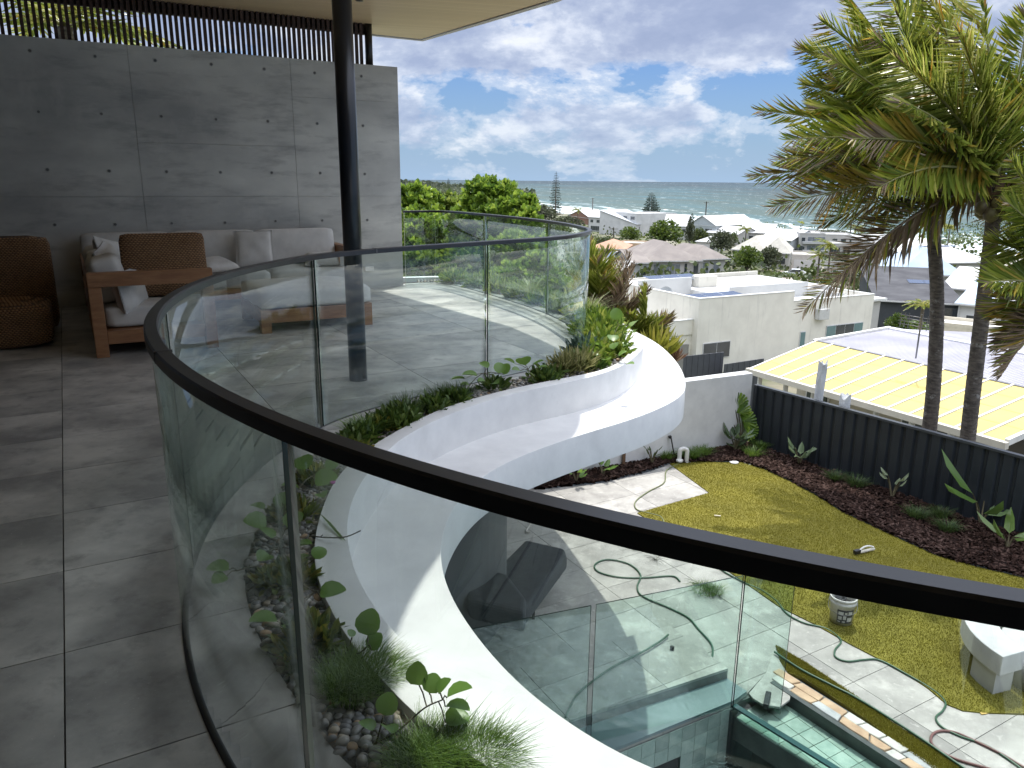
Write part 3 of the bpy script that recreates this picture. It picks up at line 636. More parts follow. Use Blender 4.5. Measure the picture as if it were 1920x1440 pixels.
# ---- pavers
pav_poly = [(-5.5, 3.0)] + [(PO(-6.0, .0)[0], PO(-6, 0)[1]), tuple(PO(0.0, .0)[:2]), PG(1400, 1301)] + [PG(*q) for q in [(1436, 1262), (1452, 1215)]] + [(PG(*q)) for q in [(1500, 1243), (1570, 1289), (1640, 1334), (1720, 1382), (1810, 1443), (1900, 1500)]] + [(6.6, 3.9), (7.4, 5.2), PG(1935, 1342)] + lawn_edge[::-1] + [PG(1330, 925), PG(1255, 870), PG(1215, 885), PG(1130, 905), PG(1010, 918), PG(985, 912), (-.25, 10.85), (-5, 8)]
pav = MB().prism(pav_poly, G - .2, G - .022).build('garden_paving', M['grout'], kind='structure')
g1 = toL(Vector((*PG(1330, 925), 0)))
print('pavers', tile_grid(pav_poly, g1[0], g1[1], 1.0, .5, .006, G - .022, G, M['paver'], 'paver', pav, keep=lambda c: c.y > 4 and c.x > -1.6 and not (c.x < .2 and c.y < 6)))
# steps / raised platform by the pool
plat = [PG(1254, 1193), PG(1363, 1275), (PG(870, 1441)), PG(760, 1385), PG(1000, 1262)]
sp_ = MB().prism(plat, G + .002, G + .10); pf = sp_.build('raised_platform', M['grout'], kind='structure')
tile_grid(plat, g1[0] + .3, g1[1] + .2, 1.0, .5, .005, G + .10, G + .125, M['paver'], 'paver', pf)
# low steps crossing the paving
stp = mat('step_nosing', (.42, .41, .38), (.30, .295, .28), 2, .7)
# ---- boundary wall in white render
bw = [Vector((*PG(1385, 836), 0)), Vector((*PG(1250, 858), 0)), Vector((*PG(1000, 903), 0))]
bd_ = (bw[0] - bw[2]).normalized(); bn_ = Vector((-bd_.y, bd_.x, 0)); wa = bw[2] - bd_ * 3.0; wb = bw[0] + bd_ * .18
def zat(u, v, p): r = ray(u, v); return EYE + r.z * math.hypot(p.x, p.y) / math.hypot(r.x, r.y)
ztop = zat(1405, 699, wb); print('wall top z', ztop)
MB().beam(wa + bn_ * .1 + Vector((0, 0, (G - 3 + ztop) / 2)), wb + bn_ * .1 + Vector((0, 0, (G - 3 + ztop) / 2)), .2, ztop - G + 3).build('boundary_wall', M['white'], bevel=.01, label='low white rendered garden wall running behind the curved ledge to the dark fence', category='wall')
# ---- dark ribbed steel fence
fa = Vector((*PG(1402, 834), 0)) + bd_ * .1; fb = Vector((*PG(1920, 1009), 0)); fd = (fb - fa).normalized(); fb = fa + fd * ((fb - fa).length + 3.2); fn = Vector((fd.y, -fd.x, 0))
if fn.y > 0: fn = -fn
FT = -1.93
fence = thing('garden_fence', (fa + fb) / 2 + Vector((0, 0, G)), 'dark charcoal ribbed steel fence along the far side of the lawn', 'fence')
W_ = .19; nsh = int((fb - fa).length / W_); sh0 = None
for i in range(nsh):
    p = fa + fd * (i * W_) + Vector((0, 0, G))
    if sh0 is None:
        m = MB(); pr = [(0, 0), (.020, 0), (.045, .035), (.155, .035), (.178, 0), (.19, 0)]
        V = [(fd * a + fn * b + Vector((0, 0, z))) for z in (0, FT - G) for a, b in pr]; m.add(V, [(j, j + 1, j + 7, j + 6) for j in range(5)])
        V = [(fd * a - fn * .004 + Vector((0, 0, z))) for z in (0, FT - G) for a in (0, .19)]; m.add(V, [(1, 0, 2, 3)])
        sh0 = m.build('fence_sheet', M['fence'], fence, anchor=(0, 0, 0)); sh0.location = p - WL[fence.name]
    else: copy_obj(sh0, p, fence)
MB().beam(fa + fn * .015 + Vector((0, 0, FT + .012)), fb + fn * .015 + Vector((0, 0, FT + .012)), .075, .035).build('top_rail', mat('fence_rail', (.045, .052, .06), rough=.4), fence)
MB().beam(fa - fd * .02 + fn * .03 + Vector((0, 0, (G + FT) / 2)), fa + fd * .05 + fn * .03 + Vector((0, 0, (G + FT) / 2)), .09, FT - G + .06).build('post', M['fence'], fence)
MB().beam(fa - fn * .12 + Vector((0, 0, G - 1.6)), fb - fn * .12 + Vector((0, 0, G - 1.6)), .2, 3.15).build('retaining_wall', M['grout'], label='grey retaining wall hidden behind the dark fence', category='wall')
# ---- pool
pt = mat('green_pool_tile', (.40, .49, .43), (.25, .345, .30), 6, .35, rnd=7, objvar=.45)
darkst = mat('dark_pool_stone', (.06, .075, .072), (.035, .045, .045), 8, .4)
wm, t, bb = newmat('pool_water'); t.nodes.remove(bb)
tr = N(t, 'ShaderNodeBsdfTransparent'); tr.inputs[0].default_value = (.88, .97, .95, 1); gl = N(t, 'ShaderNodeBsdfGlossy'); gl.inputs['Roughness'].default_value = .02
fr = N(t, 'ShaderNodeFresnel'); fr.inputs[0].default_value = 1.33; bp = N(t, 'ShaderNodeBump'); bp.inputs['Strength'].default_value = .5; bp.inputs['Distance'].default_value = .03
LK(t, NOISE(t, posv(t), 9, 3, .6, 1.2), bp.inputs['Height']); LK(t, bp.outputs[0], gl.inputs['Normal']); LK(t, bp.outputs[0], fr.inputs['Normal'])
df = N(t, 'ShaderNodeBsdfDiffuse'); df.inputs[0].default_value = (.55, .70, .66, 1); m1 = N(t, 'ShaderNodeMixShader')
rip = RAMP(t, NOISE(t, posv(t, (1, 1.6, 1)), 7, 5, .7, 1.6), [(.42, .12), (.62, .75)]); LK(t, rip, m1.inputs[0]); LK(t, tr.outputs[0], m1.inputs[1]); LK(t, df.outputs[0], m1.inputs[2])
m2 = N(t, 'ShaderNodeMixShader'); LK(t, fr.outputs[0], m2.inputs[0]); LK(t, m1.outputs[0], m2.inputs[1]); LK(t, gl.outputs[0], m2.inputs[2]); LK(t, m2.outputs[0], t.nodes['Material Output'].inputs[0])
sw, t2, b2 = newmat('still_water'); t2.nodes.remove(b2)
tr = N(t2, 'ShaderNodeBsdfTransparent'); tr.inputs[0].default_value = (.90, .98, .96, 1); gl = N(t2, 'ShaderNodeBsdfGlossy'); gl.inputs['Roughness'].default_value = .01
fr = N(t2, 'ShaderNodeFresnel'); fr.inputs[0].default_value = 1.33; bp = N(t2, 'ShaderNodeBump'); bp.inputs['Strength'].default_value = .2; bp.inputs['Distance'].default_value = .02
LK(t2, NOISE(t2, posv(t2), 7, 2), bp.inputs['Height']); LK(t2, bp.outputs[0], gl.inputs['Normal']); m1 = N(t2, 'ShaderNodeMixShader')
LK(t2, fr.outputs[0], m1.inputs[0]); LK(t2, tr.outputs[0], m1.inputs[1]); LK(t2, gl.outputs[0], m1.inputs[2]); LK(t2, m1.outputs[0], t2.nodes['Material Output'].inputs[0])
pool = thing('swimming_pool', PO(-1, 1, G - .6), 'green-tiled swimming pool below the glass fence at the bottom of the photo', 'pool')
# coping of the pool
MB().prism([PG(1400, 1301), tuple(PO(0, 0)[:2]), tuple(PO(-5.4, 0)[:2]), tuple(PO(-5.4, -.5)[:2]), PG(1363, 1277)], G + .001, G + .03).build('coping', mat('blue_grey_coping', (.19, .25, .26), (.13, .18, .19), 2, .35, rnd=3), pool)
# back wall of the pool, tiled
zt = G - .005; ts = .145
MB().box(PO(-2.3, -.06, G - 1.3), -Wd * 2.6, Sd * .05, 1.28).build('pool_wall', darkst, pool)
tl0 = None
for i in range(24):
    for j in range(6):
        if (i, j) == (4, 2) or (i, j) == (5, 2): continue
        p = PO(-.09 - i * ts, -.002, G - .03 - (j + 1) * ts)
        if tl0 is None: tl0 = MB().box(Vector((0, 0, 0)), Wd * (ts / 2 - .002), Sd * .012, ts - .004).build('pool_tile', pt, pool, anchor=(0, 0, 0)); tl0.location = p - WL[pool.name]
        else: copy_obj(tl0, p, pool)
WZP = G - .52
wp = [tuple(PO(-5.2, .004)[:2]), tuple(PO(-.045, .004)[:2]), tuple(PO(.20, 2.6)[:2]), tuple(PO(-5.2, 2.6)[:2])]
q = MB(); q.add([(*p, WZP) for p in wp], [(0, 1, 2, 3)]); q.build('pool_water', wm, kind='structure')
# pool floor with steps
Aw_ = PO(-.01, .0, 0); ad_ = (Vector((*P(1565, 1440, G - .02)[:2], 0)) - Aw_).normalized(); sg_ = 1 if (PO(-2, 1) - Aw_).cross(ad_).z > 0 else -1
fl = None
for i in range(-6, 22):
    for j in range(13):
        a = -.16 - i * .2 + j * .015; b_ = .1 + j * .2
        if (PO(a, b_) - Aw_).cross(ad_).z * sg_ < .1: continue
        z = WZP - (.16 if j < 3 else .45)
        p = PO(a, b_, z)
        if fl is None: fl = MB().box(Vector((0, 0, 0)), Wd * .098, Sd * .098, .02).build('floor_tile', pt, pool, anchor=(0, 0, 0)); fl.location = p - WL[pool.name]
        else: copy_obj(fl, p, pool)
MB().box(PO(-1.6, 1.9, WZP - .9), -Wd * 3.6, Sd * 1.95, .4).build('pool_base', darkst, pool)
# acrylic end wall and its dark frame
Aw = PO(-.01, .0, G - .02); Bw = Vector((*P(1565, 1440, G - .02)[:2], G - .02)); ad = (Bw - Aw).normalized(); Bw = Aw + ad * 2.6; an = Vector((-ad.y, ad.x, 0))
ac = thing('pool_end_wall', Aw.lerp(Bw, .5) - Vector((0, 0, .8)), 'clear acrylic end wall of the pool with dark edges beside the shallow tiled trough', 'glass wall')
m = MB(); m.beam(Aw - Vector((0, 0, .33)), Bw - Vector((0, 0, .33)), .05, .60); m.build('acrylic_panel', M['pglass'], ac)
MB().beam(Aw, Bw, .055, .018).build('top_edge', mat('acrylic_edge', (.04, .10, .10), rough=.15), ac)
MB().beam(Aw - ad * .0 - Vector((0, 0, .66)), Bw - Vector((0, 0, .66)), .12, .09).build('bottom_channel', darkst, ac)
MB().beam(Aw - ad * .05 - Vector((0, 0, .40)), Aw + ad * .02 - Vector((0, 0, .40)), .10, .74).build('end_stone', darkst, ac)
# trough with still water and square tiles
K0 = Vector((*PG(1478, 1303), 0)); K1 = Vector((*PG(1690, 1441), 0)); kd = (K1 - K0).normalized(); K1 = K0 + kd * 2.8; kn = Vector((kd.y, -kd.x, 0)); K0 = K0 - kd * .2
if kn.y > 0: kn = -kn
tz = G - .11
m = MB(); m.prism([tuple(x[:2]) for x in (Aw - ad * .0, Bw, K1, K0)], tz - .25, tz - .012); tb = m.build('trough_base', M['grout'], kind='structure')
tile_grid([tuple(x[:2]) for x in (Aw + ad * .05 - an * .03, Bw, K1, K0 + kd * .02)], 0, 0, .16, .16, .006, tz - .012, tz, pt, 'trough_tile', tb)
q = MB(); q.add([tuple(x[:2]) + (G - .05,) for x in (Aw - an * .03, Bw, K1, K0)], [(0, 1, 2, 3)]); q.build('trough_water', sw, kind='structure')
MB().beam(K0 - kn * .025 + Vector((0, 0, G - .2)), K1 - kn * .025 + Vector((0, 0, G - .2)), .05, .42).build('trough_wall', darkst, label='dark stone side wall of the shallow tiled trough', category='wall')
# crazy stone capping
cap_m = [mat('capping_stone_pale', (.62, .60, .54), (.44, .43, .40), 7, .8, bump=.4, bscale=30), mat('capping_stone_ochre', (.55, .40, .26), (.40, .27, .17), 7, .8, bump=.4, bscale=30), mat('capping_stone_grey', (.48, .49, .48), (.32, .34, .34), 7, .8, bump=.4, bscale=30)]
cs = thing('stone_capping', K0.lerp(K1, .5) + Vector((0, 0, G)), 'row of pale irregular capping stones between the trough and the grass strip', 'capping')
MB().beam(K0 - kn * .165 + Vector((0, 0, G - .12)), K1 - kn * .165 + Vector((0, 0, G - .12)), .22, .22).build('bed', M['grout'], cs)
for w0, w1 in ((-.245, -.15), (-.145, -.055)):
    a = R.uniform(-.1, 0); pe = (0, 0)
    while a < 2.95:
        l = R.uniform(.15, .30); e = (R.uniform(-.03, .03), R.uniform(-.03, .03)); jw = R.uniform(-.012, .012)
        q = [K0 + kd * (a + pe[0] + .006) + kn * w0, K0 + kd * (a + l + e[0] - .006) + kn * w0, K0 + kd * (a + l + e[1] - .006) + kn * (w1 + jw), K0 + kd * (a + l * .5) + kn * (w1 + .008), K0 + kd * (a + pe[1] + .006) + kn * w1]
        MB().prism([tuple(p[:2]) for p in q], G - .03, G + .008 + R.uniform(0, .014)).build('capping_stone', R.choice([cap_m[0], cap_m[0], cap_m[1], cap_m[2]]), cs, bevel=.01); a += l; pe = e
MB().prism([(-3.5, 2.5), (7, 2.2), (8, 5), (4, 9.5), (-3.5, 8)], G - 1.9, G - 1.5).build('subgrade', M['grout'], kind='structure')
# pool fence glass
pfz = thing('pool_fence', PO(-.6, -.03, G), 'frameless glass pool fence panels standing on the pool edge', 'glass fence')
def gpan(a, b_, z0, z1a, z1b, par_, name='glass_panel'):
    d = (b_ - a).normalized(); n_ = Vector((-d.y, d.x, 0)) * .006; V = []
    for off in (n_, -n_):
        for p, z in ((a, z0), (b_, z0), (b_, z1b), (a, z1a)): V.append(Vector((p.x, p.y, z)) + off)
    m = MB(); m.add(V, [(0, 1, 2, 3), (7, 6, 5, 4)], 0); m.add(V, [(1, 5, 6, 2), (4, 0, 3, 7), (3, 2, 6, 7), (0, 4, 5, 1)], 1); return m.build(name, [M['pglass'], M['glass_edge']], par_)
gb = Vector((*PG(1372, 1330), 0)); ga = Vector((*PG(1107, 1400), 0)); gd = (gb - ga).normalized()
zt1 = zat(1112, 1133, ga); zt2 = zat(1393, 1061, gb); print('glass tops', zt1, zt2)
gpan(ga, gb - gd * .01, G + .02, zt1, zt1, pfz); gc = ga - gd * .045; gpan(gc - gd * 1.25, gc, G + .02, zt1, zt1, pfz)
# curved end panel
c1 = Vector((*P(1395, 1062, zt1)[:2], 0)); c3 = Vector((*P(1462, 1118, zt1)[:2], 0)); c2 = Vector((*P(1446, 1078, zt1)[:2], 0)); 
cpz = catmull([gb + gd * .01, gb + gd * .16 - Sd * .03, gb + gd * .27 + Sd * .06, gb + gd * .31 + Sd * .22], 6)
V = []; nn = len(cpz)
for off in (.006, -.006):
    oo = offset(cpz, off)
    for z in (G + .02, zt1): V += [(p.x, p.y, z) for p in oo]
m = MB(); m.add(V, [(i, i + 1, nn + i + 1, nn + i) for i in range(nn - 1)] + [(2 * nn + i + 1, 2 * nn + i, 3 * nn + i, 3 * nn + i + 1) for i in range(nn - 1)], 0, True)
m.add(V, [(nn + i, nn + i + 1, 3 * nn + i + 1, 3 * nn + i) for i in range(nn - 1)] + [(0, nn, 3 * nn, 2 * nn), (nn - 1, 3 * nn - 1, 4 * nn - 1, 2 * nn - 1)], 1); m.build('curved_panel', [M['pglass'], M['glass_edge']], pfz)
# pale slab imitating the coping refracted in the curved glass, and hinge
cpv = [PG(*q) for q in [(1404, 1300), (1436, 1262), (1452, 1213), (1466, 1238), (1478, 1265), (1484, 1290), (1481, 1312), (1462, 1326), (1432, 1322), (1412, 1310)]]
MB().prism(cpv, G - .018, G + .004).build('refracted_coping', M['paver'], label='pale curved slab imitating the coping refracted in the end of the pool fence glass', category='paver', bevel=.004)
MB().beam(P(1441, 1300, G + .02), P(1436, 1325, G + .02), .05, .05).build('gate_latch', M['black'], bevel=.008, label='small black latch block on the pale slab of refracted coping', category='latch')
# skimmer opening
MB().box(PO(-.09 - 4.5 * ts, -.012, G - .03 - 3 * ts + .01), Wd * (ts - .01), Sd * .01, ts * .8).build('skimmer_slot', mat('slot_black', (.008, .01, .01), rough=.6), pool)
MB().lathe(P(1260, 1218, G + .125), [(.02, 0), (.02, .035), (.012, .04)], 14).build('drain_plug', M['black'], label='tiny black plug standing on the raised pool platform', category='plug')
# ---- hoses
def hose(name, pts, r, m, label, z=G + .012):
    w_ = catmull([P(u, v, z + (dz0[0] if dz0 else 0)) for u, v, *dz0 in pts], 10); return MB().tube(w_, r, 8).build(name, m, label=label, category='hose')
gh = mat('green_hose', (.05, .12, .07), (.03, .09, .05), 5, .35); yh = mat('yellow_green_hose', (.20, .22, .10), (.12, .15, .07), 5, .5); rh = mat('red_brown_hose', (.20, .09, .08), (.13, .06, .055), 5, .4)
hose('garden_hose', [(1276, 868), (1250, 882), (1245, 905), (1215, 922), (1192, 940), (1194, 955), (1220, 963), (1240, 970), (1246, 990), (1240, 1015)], .0095, yh, 'pale yellow-green hose winding over the far paving to the lawn corner')
hose('garden_hose', [(1227, 1241), (1334, 1240, .0), (1335, 1210), (1310, 1180), (1290, 1158), (1255, 1140), (1205, 1118), (1195, 1100), (1201, 1078), (1180, 1058), (1140, 1049), (1116, 1058), (1122, 1072), (1160, 1082), (1210, 1083), (1260, 1080), (1275, 1090)][1:],   .010, gh, 'dark green hose looping once on the paving above the pool')
hose('garden_hose', [(1253, 1190, .14), (1238, 1202, .14), (1205, 1222, .14), (1150, 1250, .14), (1110, 1278, .14), (1080, 1305, .14), (1060, 1345, .14)],   .010, gh, 'dark green hose lying straight across the raised pool platform')
hose('garden_hose', [(1330, 1045), (1352, 1068), (1395, 1092), (1425, 1105), (1455, 1126), (1475, 1150), (1505, 1167), (1545, 1177), (1567, 1190), (1577, 1203), (1566, 1218), (1567, 1232), (1590, 1240), (1620, 1237), (1650, 1238), (1700, 1264), (1750, 1294), (1772, 1316), (1768, 1332), (1755, 1345), (1765, 1362), (1800, 1380), (1850, 1398), (1900, 1430), (1925, 1450)], .009, gh, 'long thin hose snaking along the edge between lawn and path')
hose('garden_hose', [(1452, 1222), (1500, 1254), (1560, 1285), (1600, 1305), (1650, 1335), (1720, 1380), (1800, 1435), (1850, 1470)], .011, gh, 'green hose lying straight along the narrow grass strip', G + .03)
hose('air_hose', [(1930, 1445), (1880, 1415), (1830, 1390), (1790, 1373), (1760, 1371), (1746, 1382), (1752, 1400), (1790, 1422), (1850, 1440), (1900, 1452)], .011, rh, 'red-brown hose loop lying at the bottom right of the path')
# ---- bucket
bk = thing('bucket', Vector((*PG(1576, 1166), G + .02)), 'worn white pail with a dark printed label standing on the lawn', 'bucket')
bb_ = Vector((*PG(1576, 1166), G + .02)); bm_, t, b_ = newmat('bucket_plastic')
pv = posv(t); nzb = NOISE(t, pv, 18, 4, .6); cc = RAMP(t, nzb, [(.3, (.48, .47, .44)), (.7, (.68, .67, .64))]); LK(t, cc, b_.inputs['Base Color']); b_.inputs['Roughness'].default_value = .5
m = MB(); m.lathe(bb_, [(.112, 0), (.128, .22), (.136, .222), (.136, .25), (.131, .252), (.130, .268), (.137, .27), (.137, .292), (.127, .294), (.124, .22), (.106, .012), (.0, .012)], 32); m.build('shell', bm_, bk)
MB().lathe(bb_, [(.123, .20), (.0, .203)], 24, cap=False).build('contents', mat('dark_mortar', (.10, .095, .085), (.05, .048, .045), 30, .9, bump=.5), bk)
MB().lathe(bb_ + Vector((-.02, .02, .205)), [(.055, .0), (.055, .06), (.045, .062), (.045, .005)], 20).build('roll', M['black'], bk)
m = MB(); ang0 = math.atan2(-bb_.y, -bb_.x)
def lab(a0, a1, z0, z1, rr, mi):
    V = []; k = 12
    for i in range(k + 1):
        a = ang0 + a0 + (a1 - a0) * i / k
        for z in (z0, z1): r = rr + .112 + (.128 - .112) * z / .22; V.append(bb_ + Vector((math.cos(a) * r, math.sin(a) * r, z)))
    m.add(V, [(2 * i, 2 * i + 2, 2 * i + 3, 2 * i + 1) for i in range(k)], mi)
lab(-.35, 1.05, .03, .185, .0015, 0)
for k, (a0, a1, z0, z1) in enumerate(((-.25, .15, .13, .165), (.25, .45, .14, .16), (.55, .9, .13, .17), (-.25, .05, .07, .11), (.15, .4, .075, .12), (.5, .95, .05, .1), (-.3, -.05, .04, .055), (.1, .35, .04, .058))): lab(a0, a1, z0, z1, .003, 1)
m.build('printed_label', [mat('label_ink', (.05, .055, .065), rough=.5), mat('label_white', (.6, .6, .58), rough=.5)], bk)
hl = [bb_ + Vector((math.cos(ang0 + 1.57) * .139, math.sin(ang0 + 1.57) * .139, .24)), bb_ + Vector((math.cos(ang0 + .9) * .16, math.sin(ang0 + .9) * .16, .17)), bb_ + Vector((math.cos(ang0 + 0) * .165, math.sin(ang0) * .165, .15)), bb_ + Vector((math.cos(ang0 - .9) * .16, math.sin(ang0 - .9) * .16, .17)), bb_ + Vector((math.cos(ang0 - 1.57) * .139, math.sin(ang0 - 1.57) * .139, .24))]
MB().tube(catmull(hl, 5), .003, 6).build('handle', mat('wire', (.3, .3, .3), rough=.3, metal=1), bk)
# ---- lawn sprinkler
s0 = Vector((*PG(1622, 1038), G + .02)); s1 = s0 + E1 * .0; sa = (Vector((*PG(1640, 1034), 0)) - Vector((*PG(1603, 1043), 0))).normalized()
spk = thing('lawn_sprinkler', s0, 'small white and black oscillating sprinkler lying on the lawn', 'sprinkler')
MB().beam(s0 - sa * .15 + Vector((0, 0, .02)), s0 + sa * .15 + Vector((0, 0, .02)), .035, .025).build('base', mat('off_white', (.6, .58, .5), rough=.5), spk, bevel=.006)
MB().tube(catmull([s0 - sa * .11 + Vector((0, 0, .04)), s0 - sa * .04 + Vector((0, 0, .075)), s0 + sa * .05 + Vector((0, 0, .075)), s0 + sa * .13 + Vector((0, 0, .045))], 6), .012, 8).build('spray_bar', mat('off_white2', (.7, .69, .64), rough=.3), spk)
MB().beam(s0 - sa * .19 + Vector((0, 0, .035)), s0 - sa * .10 + Vector((0, 0, .035)), .05, .05).build('valve', M['black'], spk, bevel=.008)
# stray bits
MB().lathe(Vector((*PG(1376, 869), G + .014)), [(.075, 0), (.075, .016), (.06, .02)], 20).build('inspection_lid', mat('lid_white', (.7, .7, .68), rough=.4), label='round white plastic lid set in the lawn edge near the mulch', category='lid')
MB().beam(Vector((*PG(1339, 970), G + .03)), Vector((*PG(1351, 971), G + .03)), .02, .008).build('wood_offcut', mat('offcut', (.6, .55, .42), rough=.8), label='tiny pale offcut lying on the lawn', category='offcut')
for (u, v), (u2, v2) in (((1786, 1303), (1792, 1309)), ((1832, 1328), (1846, 1340))):
    MB().beam(Vector((*PG(u, v), G + .006)), Vector((*PG(u2, v2), G + .006)), .06, .008).build('yellow_tape', mat('yellow_tape', (.65, .45, .12), rough=.6), label='short strip of yellow tape on the paving ' + ('at the lawn corner' if u < 1800 else 'beside the round concrete seat'), category='tape')
# pvc pipe with tap in bed
px_ = Vector((*PG(1280, 868), G))
pv_ = thing('vent_pipe', px_, 'white bent plastic pipe standing in the mulch beside the white wall', 'pipe')
wpm = mat('pvc_white', (.74, .74, .72), rough=.35)
MB().tube(catmull([px_ + Vector((.06, 0, 0)), px_ + Vector((.06, 0, .16)), px_ + Vector((.055, .0, .225)), px_ + Vector((.0, 0, .25)), px_ + Vector((-.055, 0, .225)), px_ + Vector((-.06, 0, .17)), px_ + Vector((-.06, 0, .08))], 5), .036, 14).build('bend', wpm, pv_)
MB().lathe(px_ + Vector((-.06, -.02, .0)), [(.06, .03), (.06, .065), (.03, .08)], 16).build('collar', wpm, pv_)
tp = bw[1] + Vector((0, 0, 0)); tp = Vector((*PG(1262, 857), 0)); zt_ = zat(1245, 816, Vector((*PG(1250, 858), 0))); tq = Vector((*PG(1248, 858), zt_)) + bn_ * -.03
tap = MB().tube([tq + bn_ * .03, tq - bn_ * .08], .012, 8); tap.tube(catmull([tq - bn_ * .08, tq - bn_ * .09 + Vector((.03, 0, -.15)), tq - bn_ * .10 + Vector((.07, 0, -.35)), px_ + Vector((-.15, 0, .05))], 6), .011, 8); tap.lathe(tq - bn_ * .05, [(.03, 0), (.03, .012)], 10, ax=-bn_)
tap.build('garden_tap', M['black'], label='black tap with a dangling hose on the white garden wall', category='tap')
MB().beam(Vector((*PG(1169, 876), G - .1)), Vector((*PG(1169, 876), G + .55)), .06, .045).build('timber_stake', mat('stake', (.16, .09, .05), rough=.8), label='brown timber stake standing in the mulch under the white ledge', category='stake')
# ---- concrete fire pit seat
fc = Vector((*P(2005, 1200, G + .42)[:2], 0)); rr_ = (fc - Vector((*P(1850, 1215, G + .42)[:2], 0))).length
cm = mat('pale_concrete', (.56, .56, .55), (.44, .44, .435), 3, .75, bump=.05, bscale=60)
fs = thing('fire_pit_seat', fc + Vector((0, 0, G)), 'pale round concrete seat wall at the right edge of the lawn', 'seat')
a0 = math.atan2(*(P(1862, 1236, G)[:2][::-1])) if False else 0
def ang(u, v, z): p = P(u, v, z); return math.atan2(p.y - fc.y, p.x - fc.x)
ae = ang(1865, 1240, G + .42); ae = ae if ae > 0 else ae + 2 * math.pi
r_in = rr_ * .66
def ringm(a0, a1, r0, r1, z0, z1, n=28):
    V = []; F = []
    for i in range(n + 1):
        a = a0 + (a1 - a0) * i / n; c, s = math.cos(a), math.sin(a)
        V += [fc + Vector((c * r0, s * r0, z0)), fc + Vector((c * r1, s * r1, z0)), fc + Vector((c * r1, s * r1, z1)), fc + Vector((c * r0, s * r0, z1))]
    for i in range(n):
        for j in range(4): F.append((i * 4 + j, i * 4 + (j + 1) % 4, i * 4 + 4 + (j + 1) % 4, i * 4 + 4 + j))
    F += [(3, 2, 1, 0), tuple(n * 4 + j for j in range(4))]
    return MB().add(V, F)
ringm(ae, ae - 3.6, r_in, rr_, G + .24, G + .44).build('seat_slab', cm, fs, bevel=.008); ringm(ae - .06, ae - .42, r_in + .05, rr_ - .03, G, G + .238, 6).build('base_block', cm, fs); ringm(ae - 1.4, ae - 1.9, r_in + .05, rr_ - .03, G, G + .238, 6).build('base_block', cm, fs)
MB().lathe(fc + Vector((0, 0, G)), [(r_in * .93, 0), (r_in * .93, .30), (r_in * .90, .31), (0, .315)], 48).build('inner_drum', cm, fs)
# ---- outdoor grey sofa under the ledge
GF = M['grey_fabric']
def slabpoly(name, par_, px, z0, z1, m, bev=.05):
    return MB().prism([tuple(P(u, v, z1)[:2]) for u, v in px], z0, z1).build(name, m, par_, bevel=bev, seg=3)
gs = thing('garden_sofa', Vector((*PG(920, 1010), G)), 'long dark grey garden sofa cushion seat on slim legs under the white ledge', 'sofa')
slabpoly('back_cushion', gs, [(908, 955), (946, 962), (948, 976), (888, 1048), (850, 1042), (845, 1030)], G + .36, G + .62, GF)
lgm = M['black']
for u, v in ((934, 1013), (882, 1062)): q = Vector((*PG(u, v), G)); MB().beam(q, q + Vector((0, 0, .36)), .03, .03).build('leg', lgm, gs)
g2 = thing('garden_daybed', Vector((*PG(985, 1100), G)), 'square dark grey garden daybed half in the sun below the ledge', 'daybed')
slabpoly('seat', g2, [(985, 1010), (1060, 1027), (1063, 1040), (985, 1143), (900, 1118), (905, 1090)], G + .26, G + .46, GF)
slabpoly('arm_cushion', g2, [(850, 1050), (952, 1074), (987, 1120), (985, 1150), (880, 1125)], G + .46, G + .68, GF)
for u, v in ((1047, 1083), (1000, 1160)): q = Vector((*PG(u, v), G)); MB().beam(q, q + Vector((0, 0, .26)), .03, .03).build('leg', lgm, g2)
# two white marks: bent pipe ends
# ================================================================ TERRAIN, SEA
SEA = -22.0
_tr = [0, 13, 20, 32, 55, 80, 130, 200, 300, 450, 700, 1300]; _tz = [-5.8, -5.8, -6.6, -9.2, -12.0, -13.3, -14.6, -17.0, -19.6, -20.6, -20.8, -19.0]
def GZ(x, y): return float(np.interp(math.hypot(x, y), _tr, _tz))
def hit(u, v, h=0.0):
    r = ray(u, v); t = 8.0 if h < 2 else (50.0 if h < 4.5 else 110.0)
    while t < 4000:
        if EYE + r.z * t <= GZ(r.x * t, r.y * t) + h: break
        t += max(.15, t * .004)
    return Vector((r.x * t, r.y * t, EYE + r.z * t))
coast_px = [(400, 351), (700, 362), (800, 368), (870, 376), (960, 386), (1050, 399), (1150, 409), (1250, 419), (1350, 432), (1450, 448), (1550, 462), (1650, 470), (1750, 474), (1900, 482), (2100, 494), (2500, 520), (3000, 560)]
cz = [P(u, v, SEA) for u, v in coast_px]
cang = [math.degrees(math.atan2(p.x, p.y)) for p in cz]; crad = [math.hypot(p.x, p.y) for p in cz]
azs = np.linspace(-40, 70, 221); rc = np.interp(azs, cang, crad)
rad = list(np.geomspace(9, 1, 2))[:1]
V = []; F = []; rows = 60
for i, a in enumerate(azs):
    for j in range(rows):
        f = j / (rows - 1); r_ = 10 * (rc[i] / 10) ** f
        z = GZ(r_, 0); e = rc[i] - r_
        if e < 40: z = SEA - .6 + (z - SEA + .6) * max(0, e / 40) ** .7
        V.append((r_ * math.sin(math.radians(a)), r_ * math.cos(math.radians(a)), z))
for i in range(len(azs) - 1):
    for j in range(rows - 1): k = i * rows + j; F.append((k, k + 1, k + rows + 1, k + rows))
gmat = mat('hillside', (.11, .12, .05), (.20, .17, .12), .09, .95, 6, bump=.3, bscale=1, c2=(.07, .085, .035))
add_stains(gmat, (.30, .27, .22), .05, (1, 1, 1), .52, .6, .8)
fast('hillside', V, np.array(F)[:, ::-1], gmat, smooth=True, kind='structure')
